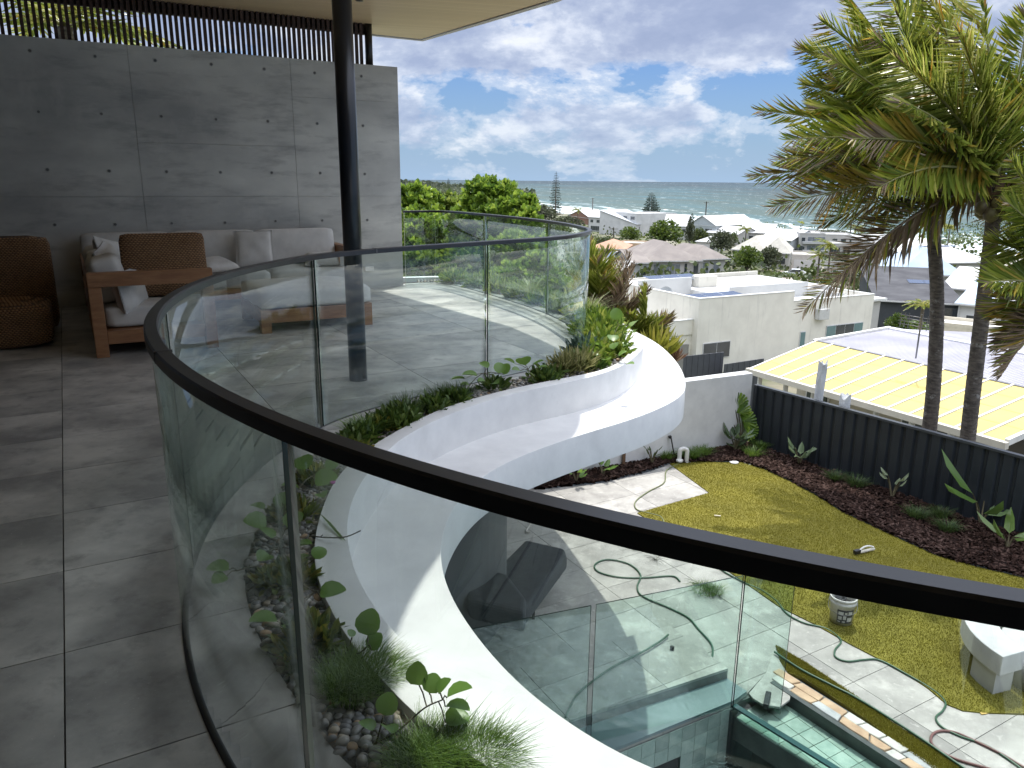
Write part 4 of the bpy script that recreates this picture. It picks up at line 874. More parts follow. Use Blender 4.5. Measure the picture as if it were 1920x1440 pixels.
ax_ = np.linspace(-180, 180, 73); V = [(0, 0, -23.5)] + [(60 * math.sin(math.radians(a)), 60 * math.cos(math.radians(a)), -23.5) for a in ax_]
m = MB(); m.add([(-400, -400, -24), (2500, -400, -24), (2500, -20, -24), (-400, -20, -24)], [(0, 1, 2, 3)]); 
# sea as strips measured from the shore
V = []; F = []; UVd = []; dist = [-3, 0, 4, 9, 15, 22, 30, 40, 52, 66, 85, 110, 150, 210, 300, 450, 800, 1500, 3000, 6000, 12000, 25000, 60000]; rows = len(dist)
azs2 = np.linspace(-45, 75, 481); rc2 = np.interp(azs2, cang, crad)
for i, a in enumerate(azs2):
    for d in dist: r_ = rc2[i] + d; V.append((r_ * math.sin(math.radians(a)), r_ * math.cos(math.radians(a)), SEA)); UVd.append(d * 300 / rc2[i])
for i in range(len(azs2) - 1):
    for j in range(rows - 1): k = i * rows + j; F.append((k, k + rows, k + rows + 1, k + 1))
sm, t, b = newmat('sea_water')
at = N(t, 'ShaderNodeAttribute'); at.attribute_name = 'shore'; ds = at.outputs['Fac']
pv = posv(t)
deep = RAMP(t, MA(t, 'DIVIDE', MA(t, 'LOGARITHM', MA(t, 'ADD', ds, 12.0), 10.0), 5.0), [(.22, (.28, .32, .27)), (.34, (.11, .15, .128)), (.44, (.068, .10, .088)), (.56, (.05, .076, .07)), (.68, (.028, .044, .050)), (.8, (.021, .033, .044))])
geo = N(t, 'ShaderNodeNewGeometry'); sp3 = N(t, 'ShaderNodeSeparateXYZ'); LK(t, geo.outputs['Position'], sp3.inputs[0])
lg = MA(t, 'LOGARITHM', MA(t, 'MAXIMUM', MA(t, 'ADD', ds, 260.0), 1.0), 2.718)
an = MA(t, 'ARCTAN2', sp3.outputs[0], sp3.outputs[1])
cv = N(t, 'ShaderNodeCombineXYZ'); LK(t, MA(t, 'MULTIPLY', an, 14.0), cv.inputs[0]); LK(t, MA(t, 'MULTIPLY', lg, 16.0), cv.inputs[1])
pat = NOISE(t, cv.outputs[0], .55, 5, .6); deep = MIX(t, RAMP(t, pat, [(.45, 0.), (.68, .55)]), deep, (.05, .13, .16))
# whitecaps
cv2 = N(t, 'ShaderNodeCombineXYZ'); LK(t, MA(t, 'MULTIPLY', an, 60.0), cv2.inputs[0]); LK(t, MA(t, 'MULTIPLY', lg, 60.0), cv2.inputs[1])
wc_ = RAMP(t, NOISE(t, cv2.outputs[0], 1.3, 5, .62), [(.625, 0.), (.68, .8)])
# surf
cv3 = N(t, 'ShaderNodeCombineXYZ'); LK(t, MA(t, 'MULTIPLY', an, 22.0), cv3.inputs[0]); LK(t, MA(t, 'MULTIPLY', MA(t, 'POWER', MA(t, 'MAXIMUM', ds, 0.0), .6), .42), cv3.inputs[1])
sn = NOISE(t, cv3.outputs[0], 1.5, 6, .62, .5)
prox = RAMP(t, MA(t, 'DIVIDE', ds, 190.0), [(0, 1.), (.10, .78), (.35, .50), (.7, .22), (1., 0.)])
surf = RAMP(t, MA(t, 'ADD', sn, MA(t, 'MULTIPLY', MA(t, 'SUBTRACT', prox, .5), .42)), [(.455, 0.), (.53, .9)])
foam = MA(t, 'MAXIMUM', surf, wc_)
LK(t, MIX(t, foam, deep, (.74, .80, .80)), b.inputs['Base Color'])
LK(t, MA(t, 'ADD', MA(t, 'MULTIPLY', foam, .4), .55), b.inputs['Roughness']); b.inputs['Specular IOR Level'].default_value = .08
bumpn(t, b, NOISE(t, cv2.outputs[0], 2.2, 3), .35, 1.5)
so = fast('sea', V, np.array(F)[:, ::-1], sm, smooth=True, kind='structure'); at_ = so.data.attributes.new('shore', 'FLOAT', 'POINT'); at_.data.foreach_set('value', np.array(UVd, dtype=np.float32))
if so.data.polygons[10].normal.z < 0: so.data.flip_normals()
# ================================================================ HOUSES
RW = mat('white_metal_roof', (.58, .58, .565), (.44, .44, .43), .35, .8, spec=.15)
RB = mat('pale_blue_roof', (.40, .48, .56), (.34, .42, .50), .5, .8, spec=.15)
RG = mat('taupe_roof', (.27, .24, .215), (.21, .185, .17), .4, .85, spec=.15)
RD = mat('dark_grey_roof', (.095, .095, .10), (.06, .06, .065), .4, .85, spec=.12)
RC = mat('cream_tile_roof', (.50, .475, .41), (.38, .36, .31), .7, .85, spec=.15)
RT = mat('terracotta_roof', (.46, .26, .17), (.36, .19, .12), .7, .8)
WWm = mat('white_wall', (.56, .56, .54), (.46, .46, .445), .4, .8)
WG = mat('warm_grey_wall', (.43, .42, .395), (.37, .36, .34), .5, .8)
WBr = mat('brown_wall', (.24, .13, .085), (.18, .10, .065), .8, .8)
WDk = mat('charcoal_house_wall', (.05, .055, .06), (.035, .04, .045), .8, .7)
WT = mat('tan_wall', (.52, .38, .25), (.45, .33, .22), .5, .8)
WIN = mat('window_glass', (.035, .045, .055), (.02, .028, .035), 1.2, .12, spec=.8)
WIL = mat('curtained_glass', (.20, .22, .24), (.13, .145, .16), 1.5, .2)
FRM = mat('window_frame', (.55, .55, .54), rough=.5)
FRD = mat('dark_window_frame', (.08, .085, .09), rough=.5)
PV = mat('solar_cell', (.05, .075, .13), (.04, .06, .11), 1, .15, spec=.8)
def house(label, pL, pR, h, dep, roof='flat', rh=1.2, wall=WWm, rm=RW, ov=.35, wins=(), group=None, zE=None, par=.35, cat='house', drop=2.5, auto=0, fr=FRM, gl=WIN, name='house'):
    A = hit(*pL, h); B = hit(*pR, h)
    z = (A.z + B.z) / 2 if zE is None else zE
    A = P(*pL, z); B = P(*pR, z); a = (B - A); Ln = a.length; a.normalize(); n = Vector((-a.y, a.x, 0))
    if n.y < 0: n = -n
    C = (A + B) / 2 + n * dep / 2
    hs = thing(name, Vector((C.x, C.y, z - h)), label, cat, group); o = Vector((A.x, A.y, 0))
    def Q(x, y, zz): return o + a * x + n * y + Vector((0, 0, z + zz))
    MB().box(Q(Ln / 2, dep / 2, -h - drop), a * (Ln / 2), n * (dep / 2), h + drop - (.02 if roof != 'flat' else .0)).build('wall', wall, hs)
    m = MB(); th = .14
    if roof == 'flat':
        for (x0, x1, y0, y1) in ((0, Ln, -.02, .16), (0, Ln, dep - .16, dep + .02), (-.02, .16, .162, dep - .162), (Ln - .16, Ln + .02, .162, dep - .162)): m.box(Q((x0 + x1) / 2, (y0 + y1) / 2, .002), a * ((x1 - x0) / 2), n * ((y1 - y0) / 2), par)
        m.build('parapet', wall, hs); m = MB(); m.box(Q(Ln / 2, dep / 2, .003), a * (Ln / 2 - .17), n * (dep / 2 - .17), .06); m.build('roof', rm, hs)
    else:
        e = ov
        c = [Q(-e, -e, 0), Q(Ln + e, -e, 0), Q(Ln + e, dep + e, 0), Q(-e, dep + e, 0)]
        if roof == 'hip':
            i = min(dep, Ln) / 2 * .98
            if Ln >= dep: r1, r2 = Q(i, dep / 2, rh), Q(Ln - i, dep / 2, rh); tops = [(c[0], c[1], r2, r1), (c[1], c[2], r2), (c[2], c[3], r1, r2), (c[3], c[0], r1)]
            else: r1, r2 = Q(Ln / 2, i, rh), Q(Ln / 2, dep - i, rh); tops = [(c[0], c[1], r1), (c[1], c[2], r2, r1), (c[2], c[3], r2), (c[3], c[0], r1, r2)]
        elif roof == 'gable_x': r1, r2 = Q(-e, dep / 2, rh), Q(Ln + e, dep / 2, rh); tops = [(c[0], c[1], r2, r1), (c[2], c[3], r1, r2)]
        elif roof == 'gable_y': r1, r2 = Q(Ln / 2, -e, rh), Q(Ln / 2, dep + e, rh); tops = [(c[1], c[2], r2, r1), (c[3], c[0], r1, r2)]
        else:
            up_ = Vector((0, 0, rh)); tops = [(c[0], c[1], c[2] + up_, c[3] + up_)]
        for f in tops:
            k = len(f); d = Vector((0, 0, th)); m.add([p + d for p in f] + list(f), [tuple(range(k)), tuple(range(2 * k - 1, k - 1, -1))] + [(j, k + j, k + (j + 1) % k, (j + 1) % k) for j in range(k)])
        m.build('roof', rm, hs)
        MB().beam(c[0] + Vector((0, 0, .02)) - n * .07, c[1] + Vector((0, 0, .02)) - n * .07, .13, .15).build('gutter', FRM, hs); MB().beam(Q(.12, -.08, -.05), Q(.12, -.08, -h), .09, .09).build('downpipe', FRM, hs)
        if roof in ('gable_x', 'gable_y', 'skill'):
            m = MB()
            if roof == 'gable_y': fs = [[Q(0, 0.01, 0), Q(Ln, 0.01, 0), Q(Ln / 2, .01, rh)], [Q(0, dep - .01, 0), Q(Ln, dep - .01, 0), Q(Ln / 2, dep - .01, rh)]]
            elif roof == 'gable_x': fs = [[Q(.01, 0, 0), Q(.01, dep, 0), Q(.01, dep / 2, rh)], [Q(Ln - .01, 0, 0), Q(Ln - .01, dep, 0), Q(Ln - .01, dep / 2, rh)]]
            else: fs = [[Q(.01, 0, 0), Q(.01, dep, 0), Q(.01, dep, rh)], [Q(Ln - .01, 0, 0), Q(Ln - .01, dep, 0), Q(Ln - .01, dep, rh)]]
            for q in fs: m.add([p - Vector((0, 0, .03)) for p in q], [(0, 1, 2)])
            m.build('gable_wall', wall, hs)
    if auto:
        k = auto; st = Ln / k; wins = list(wins) + [('f', (i + .22 + .1 * R.random()) * st, (i + .72 + .12 * R.random()) * st, -2.2, -.9) for i in range(k)]
    for w in wins:
        f_, x0, x1, z0, z1 = w[:5]; g_ = w[5] if len(w) > 5 else gl
        if f_ == 'f': c0, dx, dn = Q((x0 + x1) / 2, -.03, z0), a, n
        elif f_ == 'l': c0, dx, dn = Q(-.03, (x0 + x1) / 2, z0), n, a
        else: c0, dx, dn = Q(Ln + .03, (x0 + x1) / 2, z0), n, a
        hw = (x1 - x0) / 2; fo = MB().box(c0, dx * hw, dn * .05, z1 - z0).build('window', fr, hs)
        k = max(1, round((x1 - x0) / 1.1)); out = Vector((0, 0, 0)) - dn * .03 if f_ != 'r' else dn * .03
        pm = MB()
        for q in range(k):
            w0 = -hw + .05 + q * (2 * hw - .05) / k; w1 = w0 + (2 * hw - .05) / k - .05
            pm.box(c0 + dx * (w0 + w1) / 2 + out + Vector((0, 0, .05)), dx * (w1 - w0) / 2, dn * .03, z1 - z0 - .1)
        pm.build('pane', g_, fo)
    hs['_'] = 0; del hs['_']
    return hs, Q, Ln, a, n
def panels(hs, c, ax, ay, nx, ny, tilt=.0):
    for i in range(nx):
        for j in range(ny):
            o_ = c + ax * (i * 1.72) + ay * (j * 1.04)
            MB().add([o_ + Vector((0, 0, .0)) + Vector((0, 0, tilt * j * 1.04)), o_ + ax * 1.68 + Vector((0, 0, tilt * j * 1.04)), o_ + ax * 1.68 + ay * 1.0 + Vector((0, 0, tilt * (j + 1) * 1.04)), o_ + ay * 1.0 + Vector((0, 0, tilt * (j + 1) * 1.04))], [(0, 1, 2, 3)]).build('solar_panel', PV, hs)
# --- the near cream parapet house
zP = -6.5; C0 = P(1312, 561, zP); C1 = P(1640, 552, -7.25); C1 = Vector((C1.x, C1.y, zP)); aa = (C1 - C0); LA = aa.length; aa.normalize(); bb2 = Vector((-aa.y, aa.x, 0))
CL_ = P(1140, 535, zP); LB = 13.0
print('cream house', C0, C1, LA, (CL_ - C0).normalized(), bb2)
ch = thing('flat_roofed_house', C0 + aa * LA / 2 + bb2 * 5 + Vector((0, 0, -6)), 'cream rendered flat-roofed house with stained parapets and solar panels below the terrace', 'house')
def H(x, y, z=0.): return C0 + aa * x + bb2 * y + Vector((0, 0, z))
def hb_(x0, x1, y0, y1, z0, z1, m, name='wall', bev=0): return MB().box(H((x0 + x1) / 2, (y0 + y1) / 2, z0), aa * ((x1 - x0) / 2), bb2 * ((y1 - y0) / 2), z1 - z0).build(name, m, ch, bevel=bev)
xs_ = LA * .505
capm = mat('parapet_cap', (.66, .66, .63), rough=.6)
hb_(0, xs_, 0, .22, -8, 0, M['cream']); hb_(xs_ + .002, LA, .001, .22, -8, -.75, M['cream'])
hb_(0.001, .22, .222, LB, -8, -.002, M['cream']); hb_(LA - .22, LA - .001, .222, LB, -8, -.75, M['cream']); hb_(0, LA, LB, LB + .22, -8, -.2, M['cream'])
hb_(-.03, xs_ + .03, -.03, .25, .003, .06, capm, 'parapet_cap'); hb_(xs_ + .03, LA + .03, -.03, .25, -.748, -.69, capm, 'parapet_cap'); hb_(-.03, .25, .252, LB + .2, .003, .055, capm, 'parapet_cap'); hb_(LA - .25, LA + .03, .252, LB + .2, -.748, -.69, capm, 'parapet_cap')
wr = mat('white_membrane_roof', (.60, .60, .58), (.48, .48, .465), .4, .6)
hb_(.22, LA - .22, .22, LB, -1.3, -1.1, wr, 'roof')
hb_(LA * .3, LA * .99, 4.2, LB - .3, -1.1, -.55, wr, 'raised_roof'); hb_(LA * .34, LA * .8, 3.6, 3.8, -1.1, .05, WWm, 'inner_parapet'); hb_(LA * .8, LA * .82, .25, 3.8, -1.1, -.5, WWm, 'inner_parapet')
hb_(LA * .37, LA * .48, 8.0, 8.9, -.55, .35, M['cream'], 'chimney', .03)
hb_(.25, LA * .30, 7.4, 7.6, -1.1, .45, WWm, 'inner_parapet'); hb_(.3, LA * .28, 7.7, LB - .2, -1.1, -.3, WWm, 'plant_block')
panels(ch, H(.9, 1.0, -.35), aa, bb2, 3, 2, .10); panels(ch, H(LA * .16, 8.6, .05), aa, bb2, 3, 2, .12)
MB().lathe(H(.5, 4.4, -.2), [(.03, 0), (.5, .12), (.52, .14)], 16, ax=Vector((-.4, -.8, .5)), cap=False).build('satellite_dish', mat('dish_grey', (.4, .42, .42), rough=.5), ch)
# left wing (lower) with carport
hb_(-4.2, -.002, .6, LB - 1, -8, -2.6, M['cream'], 'wing_wall'); hb_(-4.25, -.001, .5, .72, -2.6, -1.55, M['cream'], 'balcony_parapet'); hb_(-4.28, -.001, .47, .76, -1.549, -1.49, capm, 'parapet_cap'); hb_(-4.2, -4.0, .722, LB - 1, -2.6, -1.55, M['cream'], 'balcony_parapet')
hb_(-3.9, -.01, .8, LB - 1.2, -2.59, -2.5, wr, 'balcony_floor')
hb_(-3.6, -.35, .4, .64, -6.2, -3.3, mat('carport_shade', (.24, .23, .20), rough=.9), 'carport_shade_panel');  # flat dark panel paints the shade of the carport opening
def hwin(x0, x1, z0, z1, g_=WIN, k=2):
    fo = MB().box(H((x0 + x1) / 2, -.02, z0), aa * ((x1 - x0) / 2), bb2 * .04, z1 - z0).build('window', FRM, ch); pm = []
    for q in range(k):
        w0 = x0 + .05 + q * (x1 - x0 - .05) / k; w1 = w0 + (x1 - x0 - .05) / k - .05
        gq = g_[q % len(g_)] if isinstance(g_, list) else g_
        MB().box(H((w0 + w1) / 2, -.05, z0 + .05), aa * ((w1 - w0) / 2), bb2 * .025, z1 - z0 - .1).build('pane', gq, fo)
def hx(u, v):                                     # point on the right-hand face
    r = ray(u, v); t = ((C0 - Vector((0, 0, EYE))).dot(bb2)) / r.dot(bb2); p = Vector((0, 0, EYE)) + r * t; return (p - C0).dot(aa), p.z - zP
x0, z1 = hx(1318, 644); x1, z0 = hx(1367, 662); hwin(x0, x1, z0 - .25, z1)
x0, z1 = hx(1549, 612); x1, z0 = hx(1615, 626); tq_ = mat('teal_glass', (.12, .20, .20), rough=.15); hwin(x0, x1, z0 - .1, z1 + .05, [tq_, WIN, WIN, tq_], 4)
x0, z1 = hx(1500, 622); x1, z0 = hx(1507, 650); hwin(x0, x1, z0, z1, tq_, 1)
x0, z1 = hx(1529, 579); x1, z0 = hx(1545, 597); MB().box(H((x0 + x1) / 2, -.25, z0), aa * ((x1 - x0) / 2), bb2 * .24, z1 - z0).build('rainwater_head', mat('rwh', (.52, .52, .49), rough=.6), ch, bevel=.03)
hb_(LA + .01, LA + 2.2, 1.0, 4, -8, -1.5, WG, 'rear_wing'); hb_(LA - .4, LA + 2.6, .7, 4.2, -1.49, -1.3, capm, 'awning')
# --- other houses
house('brown-walled house with a white gable roof near the surf beyond the Norfolk pine', (1066, 404), (1108, 410), 3.4, 26, 'gable_y', 3.4, WBr, RW, wins=[('f', 2, 6, -2.4, -.6)])
house('two-storey white house with white railed balconies beside the brown gabled house', (1104, 407), (1152, 410), 6.0, 16, 'gable_x', 2.6, WWm, RW, auto=4, wins=[('f', 1.5, 7, -5.6, -3.6, WIN), ('f', 9, 14, -5.6, -3.6, WIN)])
house('large white building with a plain panelled upper wall beside the balcony house', (1152, 399), (1194, 402), 8.5, 20, 'flat', 1, WWm, RW, auto=3, wins=[('f', 2, 6, -7.5, -5.5), ('f', 9, 12, -7.5, -5.5)])
house('white building with a long pale grey sloping roof facing the camera', (1193, 421), (1240, 418), 4.6, 18, 'skill', 5.0, WWm, mat('pale_grey_roof', (.46, .48, .50), rough=.5), auto=3)
house('white gable-roofed house left of the power pole near the sea', (1246, 424), (1290, 425), 5.0, 22, 'gable_x', 3.8, WWm, RW, auto=3)
house('pale grey house with its gable end facing the camera right below the power pole', (1292, 421), (1342, 424), 6.0, 24, 'gable_y', 3.2, mat('cool_grey_wall', (.42, .46, .47), rough=.8), RW, wins=[('f', 7, 10, -3.4, -1), ('f', 12, 13.5, -3.4, -1)])
house('low tan house with a terracotta roof beyond the curved glass', (1108, 466), (1172, 468), 3.0, 12, 'hip', 1.6, WT, RT, auto=4)
house('small tan flat-roofed house under the round trees', (1155, 457), (1207, 459), 3.2, 9, 'flat', 1, WT, RC, auto=4, fr=FRD)
hq = house('long low house with a taupe hip roof and grey curtained windows', (1219, 490), (1309, 489), 3.0, 15, 'hip', 2.9, WG, RG, ov=.6, wins=[('f', .6, 5.6, -2.3, -.5, WIL), ('f', 6.3, 6.9, -2.3, -.4, WIN), ('f', 8.0, 9.0, -2.9, -.4, WIN)], gl=WIL, drop=3)
house('right wing of the taupe-roofed house with tall grey windows', (1311, 487), (1360, 485), 3.0, 12, 'hip', 2.2, WG, RG, ov=.5, wins=[('f', .8, 2.2, -2.6, -.5, WIL), ('f', 3.2, 4.6, -2.4, -.5, WIL)], drop=3)
house('small silver-grey garage with a taupe roof at the left of the long house', (1186, 494), (1217, 493), 2.8, 8, 'gable_x', 1.8, mat('silver_wall', (.40, .42, .42), rough=.8), RG, wins=[('f', 1.6, 2.7, -2.1, -.9)])
h_, Q_, l_, a_, n_ = house('grey shed carrying a tilted dark solar panel beside the dead palm fronds', (1127, 490), (1160, 492), 2.8, 8, 'skill', 1.0, WG, RC, name='shed', cat='shed')
panels(h_, Q_(.2, 1.2, .6), a_, n_, 2, 3, .25)
house('low shed with a pale corrugated awning roof behind the dead palm fronds', (1128, 506), (1170, 508), 2.6, 5, 'skill', .9, WG, mat('awning_roof', (.45, .45, .43), (.3, .3, .29), 3, .7), name='shed', cat='shed')
house('long white metal-roofed house just behind the surf', (1325, 436), (1384, 440), 3.6, 12, 'gable_x', 2.2, WG, RW, auto=4)
house('white house with a long flat-looking roof behind the windblown palm near the surf', (1385, 436), (1448, 438), 4.0, 18, 'skill', 2.2, WG, RW, auto=4)
house('dark grey roofed house standing directly before the breaking waves', (1376, 424), (1424, 425), 4, 14, 'gable_x', 2.4, WG, mat('mid_grey_roof', (.23, .235, .24), rough=.6))
house('small white house with a skylit grey roof left of the dark roofed beach house', (1330, 423), (1372, 427), 4, 14, 'hip', 2.2, WWm, mat('skylight_roof', (.36, .38, .39), rough=.6))
house('white weatherboard house with a white gable roof and square windows', (1424, 448), (1484, 452), 4.2, 16, 'gable_x', 2.4, mat('weatherboard', (.50, .53, .55), rough=.8), RW, wins=[('f', .8, 2, -2.6, -.8), ('f', 2.6, 4.6, -2.6, -.8), ('f', 8, 9.2, -2.6, -1), ('f', 11.5, 12.6, -2.6, -1)], fr=FRD)
house('white rooftop lookout room with a flat eave behind the weatherboard house', (1476, 433), (1505, 434), 2.6, 8, 'hip', .9, WWm, RW, auto=3)
house('cream house with several hipped roofs in front of the weatherboard house', (1374, 468), (1432, 472), 3.2, 12, 'hip', 3.0, WG, RC, auto=3)
house('cream hip-roofed wing in front of the grey apartment block', (1430, 474), (1480, 476), 3.2, 13, 'hip', 3.0, WG, RC, auto=2)
house('small white flat-roofed cottage half hidden by shrubs', (1306, 453), (1345, 455), 2.6, 8, 'hip', 1.4, WWm, RW, auto=2)
hq2 = house('grey three-storey apartment block with recessed balconies', (1500, 439), (1548, 440), 6.0, 14, 'flat', 1, WG, RW, wins=[('f', .5, 1.5, -1.9, -.8), ('f', 2, 6.4, -2.0, -.6, WIL), ('f', 2, 6.4, -4.2, -2.8, WIL), ('f', .5, 1.5, -4.2, -3.1)], group=None)
for z_ in (-2.4, -4.6): MB().box(hq2[1](4, -.5, z_), hq2[3] * 3.2, hq2[4] * .45, .6).build('balcony', mat('balcony_white', (.5, .5, .49), rough=.7), hq2[0])
house('pale flat-roofed block with a row of small dark windows right of the apartment balconies', (1549, 441), (1602, 442), 4.2, 12, 'flat', 1, WG, RW, wins=[('f', 2 + i * 2.6, 3.6 + i * 2.6, -2.4, -1.0) for i in range(5)])
house('lower white-roofed annex with dark windows below the row of small windows', (1546, 459), (1600, 458), 3.4, 8, 'flat', 1, WG, RW, wins=[('f', 2.0, 5.0, -2.4, -.8), ('f', 6, 9, -2.4, -.8)])
hg = house('double garage with pale roller doors below the apartment block', (1486, 480), (1541, 482), 3.4, 9, 'flat', 1, mat('garage_wall', (.46, .43, .38), rough=.8), RC, wins=[('f', .4, 5.4, -3.3, -.7, mat('roller_door', (.50, .49, .46), (.42, .41, .39), 2, .7, stretch=(.1, .1, 12))), ('f', 5.9, 9.4, -3.3, -.7, mat('roller_door2', (.47, .46, .43), rough=.7))])
hd = house('low house with a broad dark grey roof and black glazed end behind the cream parapets', (1646, 563), (1803, 571), 3.0, 19, 'skill', 1.7, WDk, RD, wins=[('f', 9.0, 11.6, -2.8, -.4, WIN), ('f', 6.0, 8.4, -2.8, -.4, WIN)], fr=FRD, drop=3)
panels(hd[0], hd[1](4.2, 9.0, 1.0), hd[3], hd[4], 2, 2, .09)
house('pale blue hip-roofed house with a white lower wall between the two palm trunks', (1692, 514), (1796, 517), 3.6, 12, 'hip', 3.4, WWm, RB, ov=.8, wins=[('f', 1.0, 2, -2.0, -.9), ('f', 7.6, 9.4, -2.9, -.5), ('f', 10.6, 11.2, -2.2, -1)], drop=3)
hs_ = house('wide white low-pitched roof with a row of solar panels near the sea', (1742, 494), (1862, 492), 3.6, 22, 'skill', 3.4, WG, RW, auto=4, drop=3)
panels(hs_[0], hs_[1](5, 11, 1.9), hs_[3], hs_[4], 6, 1, .16)
house('long pale roofed building partly behind the drooping palm fronds', (1640, 478), (1738, 483), 3.4, 12, 'gable_x', 1.8, WG, RW, auto=5)
house('white curved-roof house just right of the left palm trunk', (1768, 540), (1842, 546), 3.0, 12, 'skill', 1.6, WWm, RW, auto=3, drop=3)
house('white house with a pale blue skillion roof and a small hooded window', (1798, 570), (1880, 578), 3.2, 9, 'skill', 1.8, WWm, RB, wins=[('f', .8, 2.0, -1.7, -1.0)], drop=3)
house('white-walled house at the right edge behind the right palm trunk', (1868, 572), (1960, 580), 3.4, 12, 'gable_x', 1.8, WWm, mat('lilac_roof', (.48, .48, .52), rough=.6), auto=3, drop=3)
house('pale roofed house at the right edge near the sea behind the palm fronds', (1865, 520), (1990, 528), 3.4, 14, 'hip', 2.4, WWm, RC, auto=4, drop=3)
house('low cream building with a long flat roof behind the lilac corrugated roof', (1752, 610), (1960, 632), 2.2, 4, 'flat', 1, mat('sandy_wall', (.62, .56, .44), rough=.8), wr, drop=3)
# far headland houses, tiny in view
for i, (u, v, w_, m_) in enumerate(((756, 341, 12, RW), (772, 342, 14, RW), (790, 344, 12, RW), (806, 349, 14, RT), (815, 352, 10, RW), (822, 347, 12, RT), (838, 350, 12, RT), (850, 352, 12, RW))):
    house(('first', 'second', 'third', 'fourth', 'fifth', 'sixth', 'seventh', 'eighth')[i] + ' from the left of the tiny far houses on the headland, with a ' + ('white' if m_ is RW else 'red') + ' roof', (u, v), (u + w_, v + .2), 4, 14, 'hip', 3.5, WWm if m_ is RW else WT, m_, group='far houses with %s roofs on the headland' % ('white' if m_ is RW else 'red'), zE=-16.5 + (i % 3), drop=6)
# power poles
pm_ = mat('pole_timber', (.12, .11, .10), rough=.8)
for (u, v0, v1, lab_) in ((1111, 384, 371, 'tallest-looking slim power pole rising behind the brown gabled house'), (1322, 412, 378, 'dark power pole standing against the surf in the middle of the town'), (1593, 440, 418, 'thin power pole beside the windblown palms left of the coconut fronds'), (1150, 441, 426, 'short dark pole in front of the large white building')):
    p = hit(u, v0 + 6, 3); d = math.hypot(p.x, p.y); zt_ = zat(u, v1, p)
    pp = MB().tube([Vector((p.x, p.y, GZ(p.x, p.y) - 1)), Vector((p.x, p.y, zt_))], max(.14, d * .0007), 6); pp.beam(Vector((p.x - 1.3, p.y, zt_ - .5)), Vector((p.x + 1.3, p.y, zt_ - .5)), .15, .15); pp.build('power_pole', pm_, label=lab_, category='pole')
# ================================================================ NEIGHBOUR PATIO
ZG = -3.0
pa = P(1408, 691, ZG); pb = P(1888, 829, ZG); pd_ = (pb - pa).normalized(); pn = Vector((-pd_.y, pd_.x, 0))
if pn.y < 0: pn = -pn
nb = thing('patio_cover', pa.lerp(pb, .5) - Vector((0, 0, 2.6)), 'cream translucent patio roof with white rafters beyond the dark fence', 'patio roof')
zb = ZG + .35; pc_ = P(1532, 640, zb); wdp = (pc_ - pa).dot(pn); pLn = (pb - pa).length; ext = 0
print('patio depth', wdp, pLn, 'skew', (pc_ - pa).dot(pd_))
ym = mat('cream_polycarbonate', (.54, .44, .15), (.47, .385, .135), .9, .6, spec=.15); t = ym.node_tree; 
n = 13; skew = (pc_ - pa).dot(pd_)
rm_ = mat('white_rafter', (.72, .71, .66), rough=.5)
def PT(x, y, z=0.): f = y; return pa + pd_ * (x + skew * f * (1 - x / pLn)) + pn * (wdp * f) + Vector((0, 0, .35 * f + z))
for i in range(n):
    x0, x1 = pLn * i / n, pLn * (i + 1) / n
    for k in range(4):
        f0, f1 = k / 4, (k + 1) / 4; m = MB(); q = [PT(x0 + .03, f0, .004 * k), PT(x1 - .03, f0, .004 * k), PT(x1 - .03, f1 + .01, .004 * k), PT(x0 + .03, f1 + .01, .004 * k)]
        m.add(q, [(0, 1, 2, 3)]); m.build('roof_panel', ym, nb)
    m = MB(); m.beam(PT(x0, 0, -.025), PT(x0, 1, -.01), .045, .09); m.build('rafter', rm_, nb)
MB().beam(PT(pLn, 0, .0), PT(pLn, 1, .02), .08, .12).build('rafter', rm_, nb)
MB().beam(PT(-.05, 0, -.05) - pn * .07, PT(pLn + .05, 0, -.05) - pn * .07, .12, .13).build('gutter', mat('cream_gutter', (.62, .58, .48), rough=.5), nb)
for i in range(8): q = PT(.25 + (pLn - .5) * i / 7, 0, -.12) + pn * .08; MB().beam(q, q - Vector((0, 0, 2.9)), .09, .09).build('post', rm_, nb)
# house under and beyond
nh = thing('neighbour_house', PT(pLn / 2, 1, -3) + pn * 3, 'neighbouring house with a lilac-grey corrugated roof behind the cream patio cover', 'house')
wl = mat('cream_weatherboard', (.50, .46, .36), (.45, .41, .32), 2, .8)
MB().beam(PT(.3, .62, -1.75) , PT(pLn + 4, .62, -1.75), .15, 2.9).build('wall', wl, nh)
for x0, x1 in ((.6, 1.3), (3.2, 4.4), (4.6, 5.2), (5.4, 6.0), (6.6, 8.6), (8.7, 10.2), (10.4, 12.0)):
    if x1 > pLn + 3: break
    fo = MB().beam(PT(x0, .6, -1.35), PT(x1, .6, -1.35), .10, 1.7).build('window', rm_, nh); MB().beam(PT(x0 + .06, .585, -1.35), PT(x1 - .06, .585, -1.35), .10, 1.5).build('pane', WIN, fo)
gr, t, b = newmat('corrugated_lilac'); wv = N(t, 'ShaderNodeTexWave'); wv.bands_direction = 'X'; wv.inputs['Scale'].default_value = 4.0
rot = N(t, 'ShaderNodeMapping'); g = N(t, 'ShaderNodeNewGeometry'); LK(t, g.outputs['Position'], rot.inputs[0]); rot.inputs['Rotation'].default_value = (0, 0, -math.atan2(pd_.y, pd_.x)); LK(t, rot.outputs[0], wv.inputs['Vector'])
LK(t, RAMP(t, NOISE(t, g.outputs['Position'], .8, 4), [(.35, (.36, .355, .40)), (.65, (.46, .45, .49))]), b.inputs['Base Color']); b.inputs['Roughness'].default_value = .8; b.inputs['Specular IOR Level'].default_value = .15; bumpn(t, b, wv.outputs[1], .9, .05)
